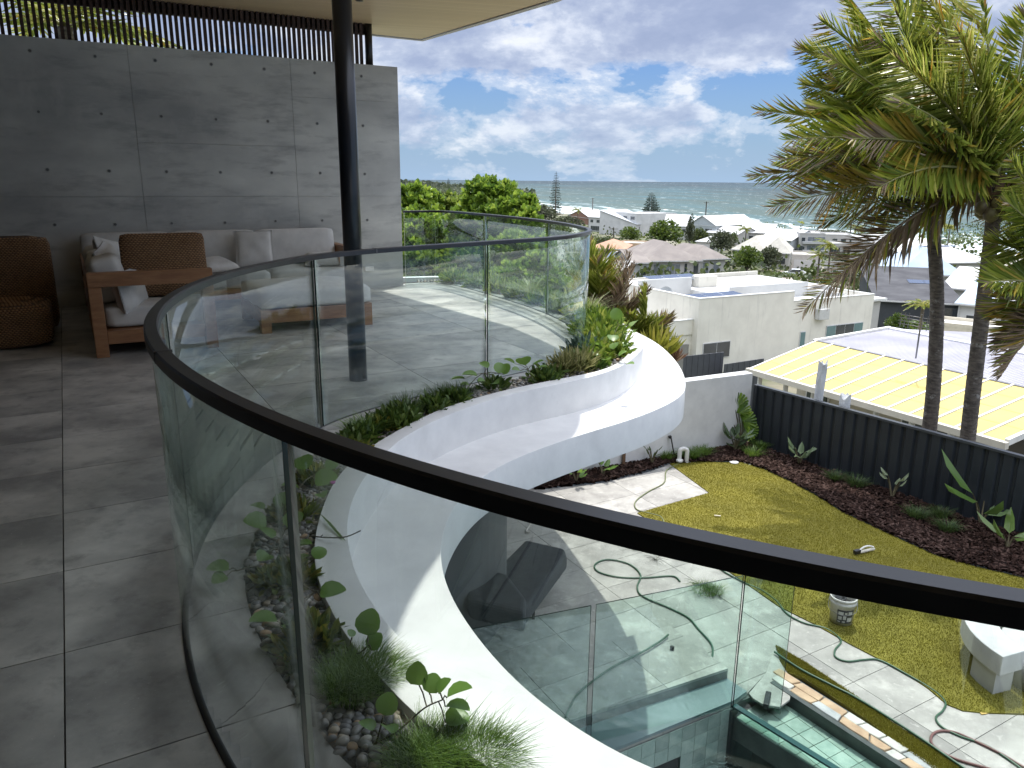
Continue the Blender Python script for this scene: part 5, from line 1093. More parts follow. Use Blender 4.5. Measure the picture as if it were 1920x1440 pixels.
zr = zb - .02; r0 = PT(skew * 0, 1, -.03); r1 = PT(pLn + 6, 1, -.03); rl = P(1668, 617, zr + .12); dr = (rl - r0).dot(pn)
mid = r0 + pd_ * 0; s2 = (rl - r0).dot(pd_)
m = MB()
q0, q1 = r0 - pd_ * .1, r0 + pd_ * 22; q3, q2 = r0 + pd_ * s2 + pn * dr + Vector((0, 0, .15)), r0 + pd_ * 22 + pn * dr + Vector((0, 0, .15))
m.add([q0, q1, q2, q3, q2 + pn * 8 - Vector((0, 0, .9)), q3 + pn * 8 - Vector((0, 0, .9))], [(0, 1, 2, 3), (3, 2, 4, 5)]); m.build('roof', gr, nh)
MB().beam(q3, q2, .25, .06).build('ridge_cap', mat('ridge', (.6, .6, .62), rough=.5), nh); MB().beam(q0 + Vector((0, 0, .03)), q1 + Vector((0, 0, .03)), .09, .05).build('flashing', mat('flash', (.14, .14, .15), rough=.6), nh); MB().beam(q0, q3, .10, .12).build('barge', rm_, nh)
MB().box(q0 + pn * 4 + pd_ * 8 - Vector((0, 0, 3)), pd_ * 6, pn * 3.4, 2.6).build('rear_wall', wl, nh)
# roof antenna
an0 = P(1717, 672, zr + .35); an_ = MB(); an_.tube([an0, an0 + Vector((0, 0, 1.0))], .018, 6)
for k in range(4):
    zz = .72 + .07 * k; an_.tube([an0 + pd_ * -.55 + Vector((0, 0, zz)), an0 + pd_ * .55 + Vector((0, 0, zz))], .008, 5)
for x in (-.5, -.4, -.3, .15, .3, .42, .5): an_.tube([an0 + pd_ * x + Vector((0, 0, .65)), an0 + pd_ * x + Vector((0, 0, .99))], .007, 4)
an_.build('roof_antenna', mat('antenna_metal', (.12, .12, .13), rough=.4, metal=.5), label='spidery television antenna standing on the lilac corrugated roof', category='antenna')
# weathered white posts beyond the fence
def rough_post(u, v0, v1, wpx, y, label):
    p = PY(u, v1, y); zt_ = zat(u, v0, p); r_ = wpx / 2 / FOC * p.y; n = 14; k = 10; V = []
    for i in range(k + 1):
        for j in range(n):
            a = 2 * math.pi * j / n; rr = r_ * (1 + R.uniform(-.07, .07)); zz = p.z - 1.0 + (zt_ - p.z + 1.0) * i / k + (R.uniform(-.1, .06) if i == k else 0)
            V.append(Vector((p.x + rr * math.cos(a) + .03 * i / k, p.y + rr * math.sin(a), zz)))
    F = [(i * n + j, i * n + (j + 1) % n, (i + 1) * n + (j + 1) % n, (i + 1) * n + j) for i in range(k) for j in range(n)] + [tuple(k * n + j for j in range(n))]
    MB().add(V, F, 0, False).build('weathered_post', mat('white_weathered_timber', (.66, .68, .70), (.5, .52, .54), 5, .8, bump=.5, bscale=14, bdist=.02), label=label, category='post')
rough_post(1531, 678, 760, 17, 12.2, 'tall weathered white post with a ragged top in front of the cream patio roof')
rough_post(1578, 741, 780, 20, 11.7, 'short chunky weathered white post just above the dark fence')
# dark paling fences down by the cream house
for (u0, v0, u1, v1, z_, lab_) in ((1282, 668, 1357, 660, -7.2, 'dark steel side fence in front of the cream house carport'), (1358, 683, 1432, 672, -7.6, 'lower dark steel side fence ending at the cream patio roof')):
    a_, b_ = P(u0, v0, z_), P(u1, v1, z_); fo = thing('side_fence', a_.lerp(b_, .5) - Vector((0, 0, 2)), lab_, 'fence'); k = 14
    for i in range(k): q0, q1 = a_.lerp(b_, i / k), a_.lerp(b_, (i + .96) / k); MB().beam(q0 - Vector((0, 0, 1.5)), q1 - Vector((0, 0, 1.5)), .06 if i % 2 else .03, 3.0).build('fence_sheet', mat('side_fence_grey', (.06, .063, .07), rough=.6) if not bpy.data.materials.get('side_fence_grey') else bpy.data.materials['side_fence_grey'], fo)
# ================================================================ VEGETATION
def nrm(a): return a / np.maximum(np.linalg.norm(a, axis=1, keepdims=True), 1e-9)
def leaves(pos, d, s, Ln, Wd_, fold=.25, curl=.0, shape=(.35, .78, .8)):
    """6-vertex folded leaves: pos, direction, side vectors (n,3); returns V, F"""
    n = len(pos); d = nrm(d); s = nrm(s - d * (s * d).sum(1, keepdims=True)); u = np.cross(s, d); Ln = np.broadcast_to(np.asarray(Ln, float), (n,))[:, None]; W_ = np.broadcast_to(np.asarray(Wd_, float), (n,))[:, None] / 2
    a, b, wb_ = shape; c = -curl * Ln
    V = np.stack([pos, pos + d * Ln * a + s * W_ + u * (fold * W_ + c * a * a), pos + d * Ln * b + s * W_ * wb_ + u * (fold * W_ + c * b * b), pos + d * Ln + u * c, pos + d * Ln * b - s * W_ * wb_ + u * (fold * W_ + c * b * b), pos + d * Ln * a - s * W_ + u * (fold * W_ + c * a * a)], 1).reshape(-1, 3)
    i = np.arange(n)[:, None] * 6; F = np.concatenate([i + [0, 1, 2, 3], i + [0, 3, 4, 5]], 1).reshape(-1, 4); return V, F
def rdir(n): v = RN.normal(size=(n, 3)); return nrm(v)
def bez(a, c, b, t): a, b, c = (np.array(tuple(x)) for x in (a, b, c)); t = np.asarray(t)[:, None]; return a * (1 - t) ** 2 + c * 2 * t * (1 - t) + b * t * t, 2 * (1 - t) * (c - a) + 2 * t * (b - c)
L_hedge = leafmat('sea_grape_leaf', (.16, .26, .03), (.05, .11, .016), (.32, .42, .07), .35, .32, .9)
L_tree = leafmat('tree_leaf', (.060, .085, .022), (.020, .032, .010), (.11, .14, .035), .25, .5, .25)
L_tree2 = leafmat('grey_tree_leaf', (.075, .090, .045), (.028, .038, .020), (.13, .145, .08), .2, .6, .25)
L_green = leafmat('bright_tree_leaf', (.085, .135, .020), (.028, .055, .010), (.15, .20, .04), .3, .5, .25)
L_pine = leafmat('norfolk_pine_needles', (.030, .048, .030), (.012, .022, .014), (.05, .075, .045), .1, .7, .3)
L_palm = leafmat('palm_leaflet', (.27, .315, .055), (.105, .165, .03), (.52, .50, .16), .5, .27, .7)
L_palmy = leafmat('yellowing_leaflet', (.38, .31, .05), (.12, .11, .025), (.48, .30, .04), .4, .4, .9)
L_dead = leafmat('dead_leaflet', (.27, .20, .12), (.11, .08, .05), (.48, .40, .28), .2, .7, 1.2)
BARK = mat('bark', (.16, .13, .10), (.08, .065, .05), 6, .9, bump=.6, bscale=20)
PBARK = mat('palm_bark', (.17, .145, .12), (.06, .05, .042), 9, .9, 6, stretch=(1, 1, 3), bump=.8, bscale=30, bdist=.02)
add_stains(PBARK, (.40, .39, .36), 7, (1, 1, 1.2), .60, .68, .6)
def rosettes(P_, nl, ln, wd, out=None, up=.6, tilt=.75, mat_=None, name='foliage', parent=None, **k):
    n = len(P_); ax_ = nrm((out if out is not None else rdir(n)) * .7 + np.array([0, 0, up]) + rdir(n) * .35)
    x = nrm(np.cross(ax_, rdir(n))); y = np.cross(ax_, x); Vs = []; Fs = []; o = 0
    for j in range(nl):
        a = j * 2.4 + RN.uniform(-.3, .3, n); rad_ = x * np.cos(a)[:, None] + y * np.sin(a)[:, None]; tl_ = tilt * (.5 + .8 * j / nl)
        d = nrm(ax_ * (1 - tl_ * .55) + rad_ * tl_); s = np.cross(ax_, rad_); V, F = leaves(P_ - ax_ * (.25 * ln * j / nl), d, s, ln * RN.uniform(.7, 1.1, n), wd * RN.uniform(.8, 1.1, n), .2, .12); Vs.append(V); Fs.append(F + o); o += len(V)
    return fast(name, np.concatenate(Vs), np.concatenate(Fs), mat_, parent, kind='stuff', **k)
def blobpts(blobs, n, shell=3.5):
    v = np.array([b[3] ** 2.2 for b in blobs]); idx = RN.choice(len(blobs), n, p=v / v.sum()); c = np.array([b[:3] for b in blobs])[idx]; r = np.array([b[3] for b in blobs])[idx][:, None]
    d = rdir(n); d[:, 2] *= .85; rr = r * RN.uniform(0, 1, (n, 1)) ** (1 / shell); rr *= 1 + .18 * np.sin(d[:, :1] * 7 + idx[:, None]) * np.sin(d[:, 1:2] * 9 + d[:, 2:] * 5); return c + d * rr, d
# ---- hedge of broad-leaved shrubs left of the curved balustrade
def shrub(px_blobs, n, label, ln=.13, wd=.085, m=L_hedge, base=(0, 0)):
    B = []
    for u, v, y, rp in px_blobs: p = PY(u, v, y); B.append((p.x, p.y, p.z, rp / FOC * y))
    c = np.mean([b[:3] for b in B], axis=0); z0 = min(b[2] for b in B) - 1.5; loc = Vector((c[0], c[1], z0)); t_ = thing('shrub', loc, label, 'shrub')
    pts, d = blobpts(B, n); rosettes(pts, 7, ln, wd, d, mat_=m, parent=t_, anchor=tuple(loc))
    mb = MB()
    for b in B:
        q = Vector(b[:3]); a = loc + Vector((R.uniform(-.3, .3), R.uniform(-.3, .3), 0)); mb.tube(catmull([a, a.lerp(q, .5) + Vector((R.uniform(-.3, .3), R.uniform(-.3, .3), .2)), q], 4), [.05 - .003 * i for i in range(9)], 6)
    mb.build('trunk', BARK, t_); return t_
shrub([(770, 385, 15.5, 42), (790, 430, 15, 45), (760, 470, 14.6, 40), (800, 380, 16, 30)], 900, 'glossy green shrub directly right of the end of the concrete wall')
shrub([(840, 400, 16.5, 38), (825, 440, 15.5, 42), (865, 450, 15.5, 42), (850, 480, 14.6, 40)], 900, 'lower glossy shrub with pale bare stems in the middle of the hedge', m=leafmat('pale_shrub_leaf', (.15, .22, .035), (.045, .085, .015), (.30, .36, .08), .35, .35, 1))
shrub([(912, 378, 15.2, 42), (905, 352, 15.2, 20), (945, 372, 15.2, 32), (935, 415, 14.8, 42), (972, 395, 14.8, 34), (985, 415, 14.4, 24), (880, 410, 15, 34)], 1500, 'tallest broad-leaved shrub rising above the sea horizon beside the far handrail')
shrub([(790, 510, 13.8, 46), (850, 520, 13.6, 44), (905, 505, 13.5, 48), (760, 545, 13.2, 30)], 1000, 'dense dark green shrub seen through the glass above the far planter', m=leafmat('dark_shrub_leaf', (.075, .13, .022), (.02, .045, .010), (.20, .27, .05), .3, .35, 1))
shrub([(960, 475, 13.8, 44), (1000, 470, 14.2, 36), (1010, 515, 13.2, 40), (960, 530, 13, 42), (1040, 540, 12.8, 32)], 1100, 'broad green shrub seen through the glass at the right end of the hedge')
# ---- fronds
def frond(parent, a, b_, arch, ll=.65, lw=.035, nl=85, wind=(-.5, .05, -.05), grav=.45, style='green', sprd=1.0, name='frond', rach=.03, fwd=.45, roll=0):
    a = Vector(a); b_ = Vector(b_); Lf = (b_ - a).length; c = a.lerp(b_, .42) + Vector((0, 0, arch * Lf))
    t = np.repeat(np.linspace(.10, 1, nl), 2); sd = np.tile([1., -1.], nl); pos, tg = bez(a, c, b_, t); tg = nrm(tg)
    side = nrm(np.cross(tg, [0, 0, 1.])); n = len(t); upv_ = np.cross(side, tg); ra = math.radians(roll); side, _u = side * math.cos(ra) + upv_ * math.sin(ra), 0
    prof = np.clip(np.sin(np.pi * (t * .86 + .10)), .12, 1) ** .7
    d = tg * (fwd + .35 * t[:, None]) + side * (sd * sprd * .85 * (1 - .45 * t))[:, None] + np.array(wind) + np.array([0, 0, -1.]) * grav + rdir(n) * .24
    ln = ll * prof * RN.uniform(.8, 1.12, n); V, F = leaves(pos, d, np.cross(nrm(d), np.cross(tg, side)) + rdir(n) * .25, ln, lw * RN.uniform(.8, 1.1, n), .35, .22, (.25, .7, .7))
    # tattered tips: extra thin slivers
    mi = np.zeros(len(F), int); lid = np.repeat(np.arange(n), 2); tt = t[lid]; rnd = RN.uniform(0, 1, n)[lid]
    if style == 'green': mi[(tt > .93) & (rnd > .5)] = 2; mi[(rnd > .94)] = 1
    elif style == 'yellow': mi[rnd > .35] = 1; mi[(tt > .75) & (rnd > .3)] = 2
    elif style == 'brown': mi[rnd > .3] = 2; mi[(rnd > .2) & (rnd < .3)] = 1
    elif style == 'mixed': mi[(tt > .55) & (rnd > .45)] = 2; mi[rnd > .85] = 1
    elif style == 'dead': mi[:] = 2
    k = 10; rp, _ = bez(a, c, b_, np.linspace(0, 1, k)); m = MB(); m.tube([Vector(p) for p in rp], [rach * (1 - .85 * i / (k - 1)) for i in range(k)], 5, cap=False)
    V2 = np.array([tuple(v) for v in m.v]); F2 = np.array(m.f) + len(V); mi = np.r_[mi, np.full(len(F2), 2 if style in ('dead', 'brown') else 3)]
    return fast(name, np.r_[V, V2], np.r_[F, F2], [L_palm, L_palmy, L_dead, RACH], parent, tuple(a), mi=mi)
RACH = mat('frond_stalk', (.20, .19, .055), (.12, .12, .04), 3, .5)
def trunk(parent, path, r0, r1, m=PBARK, ring=.11):
    pts = resample(catmull(path, 8), 140); Ln = sum((pts[i + 1] - pts[i]).length for i in range(139)); k = Ln / 139; rs = []
    for i in range(140): s = i * k; f = i / 139; rs.append((r0 + (r1 - r0) * f) * (1 + .045 * (((s / ring) % 1) - .5)) * (1 + .35 * math.exp(-s / .35)))
    return MB().tube(pts, rs, 18).build('trunk', m, parent)
def palm(label, path, crown, fr_, r0=.115, r1=.095, ll=.72, y0=0):
    t_ = thing('coconut_palm', path[0], label, 'palm'); trunk(t_, path, r0, r1)
    for u, v, dy, arch, st in fr_:
        tip = PY(u, v, crown.y + dy); frond(t_, crown + Vector((R.uniform(-.06, .06), R.uniform(-.06, .06), R.uniform(-.1, .15))), tip, arch, ll, .019, 100, wind=(-.5, .0, .02), grav=.30, fwd=.26, sprd=1.25, style=st, roll=R.choice((-1, 1)) * R.uniform(15, 75))
    m = MB()
    for k in range(9): a = k * 2.4; q = crown + Vector((math.cos(a) * .14, math.sin(a) * .14, -.22 - .03 * k)); m.lathe(q - Vector((0, 0, .1)), [(.02, 0), (.09, .05), (.105, .12), (.07, .19), (.01, .22)], 10)
    m.build('coconut_cluster', mat('coconut', (.14, .13, .04), (.08, .06, .03), 6, .6), t_, kind='stuff')
    m = MB()
    for k in range(14):
        a = k * .9; m.beam(crown + Vector((0, 0, -.35)), crown + Vector((math.cos(a) * .25, math.sin(a) * .25, .12)), .10, .02)
    m.build('fibre_sheath', mat('palm_fibre', (.13, .08, .04), (.06, .035, .02), 20, .95, bump=.8, bscale=60), t_); return t_
yA, yB = 11.2, 12.1
cA = PY(1866, 345, yA); cB = PY(1742, 265, yB)
palm('right-hand coconut palm with a tattered windblown crown', [PY(1815, 870, yA - .05) - Vector((0, 0, 1.0)), PY(1813, 835, yA), PY(1826, 720, yA), PY(1845, 560, yA), PY(1860, 430, yA), PY(1866, 350, yA)], cA,
     [(1412, 332, .4, .10, 'mixed'), (1449, 388, -.5, .10, 'yellow'), (1424, 207, .9, .10, 'green'), (1508, 582, -.9, .20, 'brown'), (1478, 262, -.8, .13, 'green'), (1575, 520, -.4, .22, 'brown'), (1560, 150, .5, .12, 'green'), (1640, 70, -.6, .12, 'green'),
      (1745, -10, .6, .10, 'green'), (1840, -60, -.3, .08, 'green'), (1930, 20, .2, .3, 'green'), (1960, 180, 0, .4, 'green'), (1965, 330, .5, .4, 'mixed'), (2010, 480, -.5, .3, 'mixed'), (1960, 560, .3, .4, 'brown'), (1690, 190, -1.2, .15, 'green'), (1500, 330, 1.4, .14, 'green'), (1540, 420, .9, .18, 'mixed'), (1600, 260, -1.3, .12, 'yellow'), (1650, 350, -1.5, .2, 'green'), (1520, 180, 1.6, .1, 'green'), (1680, 110, -1., .12, 'green'), (1740, 130, .9, .14, 'green'), (1800, 60, -.9, .1, 'green'), (1570, 220, .2, .12, 'green'), (1460, 300, .1, .12, 'mixed'), (1900, 150, .9, .15, 'green'), (1700, 300, -.8, .2, 'mixed')])
palm('left-hand coconut palm whose slender trunk leans slightly left of its neighbour', [PY(1742, 830, yB) - Vector((0, 0, 1.0)), PY(1743, 800, yB), PY(1752, 700, yB), PY(1757, 560, yB), PY(1750, 430, yB), PY(1742, 270, yB)], cB,
     [(1503, 92, .3, .12, 'green'), (1528, 205, -.6, .12, 'green'), (1480, 300, .9, .14, 'mixed'), (1590, -10, .2, .12, 'green'), (1660, -70, -.4, .1, 'green'), (1735, -80, .6, .08, 'green'), (1820, -40, .3, .1, 'green'), (1560, 365, -.7, .2, 'mixed'), (1600, 300, .8, .2, 'green'), (1870, 100, -.4, .2, 'green'), (1880, 240, .4, .25, 'green'), (1560, 110, -1., .1, 'green'), (1620, 180, 1.2, .12, 'green'), (1545, 40, -.3, .10, 'green'), (1600, 90, .5, .10, 'mixed'), (1510, 160, .2, .12, 'green'), (1680, 20, -.8, .12, 'green'), (1650, 140, .9, .14, 'green'), (1760, 60, -.7, .12, 'green'), (1580, 240, -.2, .15, 'green'), (1700, 330, -.6, .3, 'green')], .12, .09)
cC = PY(2015, 560, 9.6)
palm('third palm whose fronds enter from the right edge of the photo', [Vector((cC.x + .3, cC.y, -6)), Vector((cC.x + .1, cC.y, -3)), cC], cC,
     [(1862, 455, .3, .2, 'green'), (1850, 530, -.3, .2, 'green'), (1868, 650, .2, .3, 'yellow'), (1880, 700, -.4, .3, 'brown'), (1890, 380, .2, .15, 'green'), (1858, 590, .5, .25, 'mixed'), (1900, 300, .5, .1, 'green'), (2000, 300, 0, .1, 'green'), (2100, 500, 0, .2, 'green')], .15, .12, .55)
# palms outside the batten screen
cD = L(-3.9, 1.6, 3.35); td = thing('garden_palm', L(-3.9, 1.6, -5), 'green palm seen through the top left gaps of the batten screen', 'palm'); trunk(td, [L(-3.9, 1.6, -5), L(-3.85, 1.6, -1), cD], .12, .09)
for k in range(15): a = k * 2.4; frond(td, cD, cD + Vector((math.cos(a) * 1.5, math.sin(a) * 1.2, R.uniform(-.4, .9))), .25, .4, .03, 40, wind=(-.1, 0, 0), rach=.015)
# ---- palm and cordyline clump outside the bulge
def clump(label, u, v, y, fr_, name='feather_palm', cat='palm', base_z=-5.6, ll=.3, lw=.028, nl=46, th=None, wind=(-.05, 0, 0)):
    c = PY(u, v, y); t_ = thing(name, Vector((c.x, c.y, base_z)), label, cat); MB().tube([Vector((c.x, c.y, base_z)), c - Vector((0, 0, .5)), c], [.07, .06, .05], 8).build('trunk', BARK, t_)
    for uu, vv, dy, ar, st in fr_: frond(t_, c, PY(uu, vv, y + dy), ar, ll, lw, nl, wind=wind, grav=.12, style=st, rach=.014, fwd=.7, sprd=1.2)
clump('feather palm with upright green fronds right beside the curved glass', 1118, 610, 14.6, [(1108, 455, 0, .05, 'green'), (1135, 470, .4, .05, 'green'), (1120, 490, -.4, .1, 'green'), (1095, 480, .5, .05, 'green'), (1150, 540, .2, .1, 'green'), (1090, 540, .2, .1, 'green'), (1130, 520, -.5, .1, 'green')], ll=.62, lw=.026, nl=75)
clump('dried brown feather palm leaning towards the cream house', 1140, 620, 14.2, [(1178, 475, .2, .02, 'dead'), (1185, 500, -.3, .02, 'dead'), (1160, 490, .5, .05, 'brown'), (1215, 545, .1, .15, 'dead'), (1170, 540, 0, .1, 'brown'), (1150, 560, -.3, .1, 'dead'), (1195, 570, .3, .1, 'brown'), (1125, 560, .2, .1, 'dead')], ll=.46, lw=.02)
clump('dark green feathery palm above the white ledge in front of the carport', 1205, 645, 14.0, [(1212, 535, 0, .05, 'green'), (1160, 565, .2, .15, 'green'), (1180, 590, -.2, .1, 'green'), (1252, 595, .2, .2, 'brown'), (1240, 625, 0, .2, 'mixed'), (1230, 600, .3, .15, 'green'), (1190, 610, -.2, .1, 'green'), (1175, 625, .2, .1, 'green'), (1225, 640, -.2, .2, 'green'), (1210, 600, -.3, .1, 'green'), (1245, 650, .3, .2, 'green')], ll=.42, lw=.02, nl=70)
def strappy(label, u, v, y, n, ln, wd, m, name, cat, base_drop=.3, spread=1.0, pxz=None):
    c = PY(u, v, y) if pxz is None else P(u, v, pxz); t_ = thing(name, c - Vector((0, 0, base_drop)), label, cat); ang_ = RN.uniform(0, 6.28, n); el = RN.uniform(.2, 1.3, n) ** spread
    d = np.c_[np.cos(ang_) * np.cos(el), np.sin(ang_) * np.cos(el), np.sin(el)]; pos = np.tile(np.array(c), (n, 1)) + d * .02 - [0, 0, base_drop * .5]
    s = np.c_[-np.sin(ang_), np.cos(ang_), np.zeros(n)]; V, F = leaves(pos, d, s, ln * RN.uniform(.7, 1.1, n), wd, .3, .35, (.3, .7, .85)); fast('foliage', V, F, m, t_, tuple(c), kind='stuff'); return t_
Ly = leafmat('lime_strap_leaf', (.34, .34, .05), (.17, .20, .03), (.5, .46, .12), .3, .4, 3); Lr = leafmat('dry_red_strap_leaf', (.26, .15, .09), (.13, .08, .05), (.42, .34, .24), .2, .6, 3)
strappy('lime-yellow strappy plant behind the white upstand below the dark palm', 1228, 645, 13.6, 60, .55, .055, Ly, 'cordyline', 'plant'); strappy('reddish brown dried strappy plant at the corner of the cream house', 1262, 665, 13.8, 50, .36, .03, Lr, 'cordyline', 'plant')
strappy('lime strappy plant right behind the curved white ledge beside the reddish one', 1248, 652, 13.6, 40, .42, .045, Ly, 'cordyline', 'plant')
# ---- town trees
def tree_proto(kind):
    if kind == 'round': bl = [(0, 0, .62, .40), (.25, .1, .55, .30), (-.25, -.08, .52, .30), (.05, -.25, .5, .3), (-.05, .25, .48, .28), (.1, .0, .85, .20), (-.15, .05, .78, .22), (.33, -.1, .38, .2), (-.36, .1, .36, .2)]; n = 1500; l = .085
    elif kind == 'tall': bl = [(0, 0, .75, .20), (.1, 0, .55, .25), (-.12, .05, .45, .27), (.05, -.1, .35, .25), (0, .1, .92, .12)]; n = 1200; l = .07
    else: bl = [(0, 0, .3, .34), (.35, .1, .25, .3), (-.35, 0, .26, .3), (.15, -.2, .2, .28), (-.6, .05, .18, .22), (.62, .0, .18, .22)]; n = 1500; l = .08
    pts, d = blobpts(bl, n, 5); dd = nrm(d + rdir(n) * .8 + [0, 0, .3]); V, F = leaves(pts, dd, rdir(n), l * RN.uniform(.6, 1.3, n), l * .8, .3, .1); return V, F
PR = {}
for k_ in ('round', 'tall', 'low'):
    for m_, mm in (('a', L_tree), ('b', L_tree2), ('c', L_green)):
        V, F = tree_proto(k_); PR[k_, m_] = (V, F, mm)
PM = {}; tmb = MB(); tmb.tube([Vector((0, 0, 0)), Vector((.02, 0, .2)), Vector((0, .02, .5))], [.035, .028, .015], 6); tmb.tube([Vector((.01, 0, .2)), Vector((.15, .05, .45))], [.02, .008], 5); tmb.tube([Vector((.01, 0, .18)), Vector((-.16, -.05, .42))], [.02, .008], 5)
def town_tree(u, vb, wpx, hpx, kind, mk, label, h0=0.0, group=None):
    p = hit(u, vb, h0); y = p.y; s = wpx / FOC * y; hh = hpx / FOC * y * 1.02; t_ = thing('tree' if kind != 'low' else 'shrub', p, label, 'tree' if kind != 'low' else 'shrub', group)
    if (kind, mk) not in PM:
        V, F, mm = PR[kind, mk]; fo = fast('foliage', V, F, mm, t_, (0, 0, 0), kind='stuff'); tr_ = tmb.build('trunk', BARK, t_, anchor=(0, 0, 0)); PM[kind, mk] = (fo, tr_); fo.location = tr_.location = (0, 0, 0); objs = (fo, tr_)
    else: objs = tuple(copy_obj(o, p, t_) for o in PM[kind, mk])
    a = R.uniform(0, 6.28)
    for o in objs: o.location = (0, 0, 0); o.rotation_euler = (0, 0, a); o.scale = (s, s, hh)
    return t_
TT = [(1245, 462, 62, 46, 'round', 'c', 'large round green tree left of the bare sapling in the middle of the town'), (1181, 455, 38, 28, 'round', 'c', 'small round green tree left of the large round one'), (1140, 458, 60, 22, 'low', 'a', 'dark shrubbery below the short pole beside the curved handrail'), (1292, 462, 24, 55, 'tall', 'b', 'thin pale-barked tree in front of the grey gable end'), (1310, 460, 34, 30, 'round', 'a', 'dark tree right of the thin pale-barked one'), (1400, 508, 52, 44, 'round', 'c', 'dense bright green tree before the cream hipped roofs'), (1441, 508, 42, 44, 'round', 'b', 'grey-green tree touching the dense bright green one'), (1352, 475, 46, 40, 'round', 'b', 'loose grey-green tree behind the right wing of the taupe-roofed house'), (1374, 462, 24, 26, 'tall', 'c', 'slim green tree below the long white roofs'), (1486, 478, 22, 24, 'round', 'a', 'small dark tree beside the apartment garage'), (1496, 478, 12, 50, 'tall', 'a', 'narrow dark tree against the left edge of the apartment block'), (1523, 527, 28, 26, 'round', 'c', 'round shrub by the driveway with parked car'), (1466, 520, 34, 16, 'low', 'c', 'low green shrub along the driveway verge'), (1382, 520, 46, 22, 'low', 'b', 'pale flowering shrub behind the cream house chimney'), (1590, 508, 60, 34, 'round', 'b', 'wide grey-green tree below the pale annex'), (1620, 530, 80, 34, 'low', 'a', 'dark hedge mass above the broad dark grey roof'), (1672, 545, 70, 32, 'low', 'a', 'dark rounded hedge left of the pale blue hip roof'), (1690, 500, 30, 22, 'round', 'b', 'small tree behind the pale blue hip roof'), (1785, 512, 50, 34, 'round', 'a', 'feathery dark tree right of the left palm trunk'), (1815, 520, 40, 34, 'round', 'b', 'grey-green tree right of the pale blue roofed house'), (1715, 630, 90, 42, 'low', 'c', 'leafy green shrubs behind the lilac corrugated roof'), (1680, 628, 40, 40, 'round', 'c', 'bright shrub at the end of the cream parapet house'), (1560, 436, 40, 8, 'low', 'b', 'low scrub on the dune behind the pale flat block'), (1448, 440, 28, 14, 'round', 'b', 'small dune tree behind the weatherboard house'), (1005, 420, 70, 36, 'round', 'b', 'grey-green tree mass left of the Norfolk pine'), (1060, 424, 50, 28, 'low', 'b', 'scrub between the Norfolk pine and the brown gabled house'), (1030, 440, 70, 34, 'low', 'a', 'dark scrub behind the far curve of the handrail'), (985, 402, 40, 24, 'round', 'b', 'distant dune tree just right of the tallest hedge shrub'), (1125, 430, 50, 20, 'low', 'a', 'dark shrubs beneath the balcony house'), (1260, 476, 60, 14, 'low', 'b', 'low scrub strip behind the taupe roof ridge'), (1330, 448, 30, 16, 'round', 'a', 'small dark tree under the skylit grey roof'), (1850, 500, 60, 24, 'low', 'b', 'low scrub below the solar-panelled roof'), (1900, 600, 70, 40, 'low', 'c', 'green shrubs at the right edge below the white-walled house'), (1136, 480, 50, 16, 'low', 'b', 'olive scrub behind the tilted solar panel'), (1100, 470, 60, 26, 'low', 'a', 'dark scrub right behind the curved glass')]
for q in TT: town_tree(*q)
sv = []
for i in range(330):
    u = R.uniform(1000, 1915); v = R.uniform(418, 560); p = hit(u, v, 0); w_ = R.uniform(8, 20) * (v - 375) / 90 / FOC * p.y
    for k in range(26): sv.append((p.x + R.gauss(0, w_), p.y + R.gauss(0, w_), p.z + abs(R.gauss(0, w_ * .45)), w_ * .35))
sv = np.array(sv); V, F = leaves(sv[:, :3], rdir(len(sv)) + [0, 0, .5], rdir(len(sv)), sv[:, 3], sv[:, 3] * .8, .2); fast('garden_scrub', V, F, L_tree, kind='stuff', label='low scrubby greenery filling the gaps between the town houses')
# far headland vegetation
hv = []
for i in range(2600):
    u = R.uniform(748, 1000); v = R.uniform(343, 372) + (u - 750) * .09; p = hit(u, v, 0); hv.append(p)
hp = np.array([tuple(p) for p in hv]); hp[:, 2] += RN.uniform(0, 4, len(hp)); V, F = leaves(hp, rdir(len(hp)) + [0, 0, .6], rdir(len(hp)), hp[:, 1] * .006, hp[:, 1] * .006, .2); fast('headland_scrub', V, F, L_tree2, kind='stuff', label='far scrub covering the headland')
# norfolk pines
def pine(u, vt, vb, wpx, label, tiers=26):
    p = hit(u, vb, 0); y = p.y; h = zat(u, vt, p) - p.z; w_ = wpx / FOC * y / 2; t_ = thing('norfolk_pine', p, label, 'pine tree'); MB().tube([p, p + Vector((0, 0, h * .5)), p + Vector((0, 0, h))], [h * .018, h * .012, h * .003], 8).build('trunk', BARK, t_)
    Vs = []; Fs = []; o = 0
    for i in range(tiers):
        f = .10 + .89 * i / (tiers - 1); r = w_ * (1 - f) ** .55 * (.9 if i % 2 else 1.06) + w_ * .08; nb_ = 8
        for k in range(nb_):
            a = k * 2 * math.pi / nb_ + i * .7 + R.uniform(-.2, .2); rr = r * R.uniform(.75, 1.1); d = np.array([math.cos(a), math.sin(a), .12]); n = 16; tt = RN.uniform(.15, 1, n)[:, None]
            pos = np.array(tuple(p)) + [0, 0, h * f] + d * rr * tt + [0, 0, -.1 * rr] * tt * (1 - tt); dd = nrm(d + rdir(n) * .5 + [0, 0, .45]); V, F = leaves(pos, dd, rdir(n), rr * .26, rr * .085, .2); Vs.append(V); Fs.append(F + o); o += len(V)
    fast('foliage', np.concatenate(Vs), np.concatenate(Fs), L_pine, t_, tuple(p), kind='stuff')
pine(1041, 322, 412, 24, 'tall dark Norfolk pine standing beyond the curved handrail'); pine(1220, 361, 404, 30, 'shorter Norfolk pine behind the white panelled building', 18); pine(841, 334, 352, 9, 'tiny distant Norfolk pine on the headland above the hedge', 14)
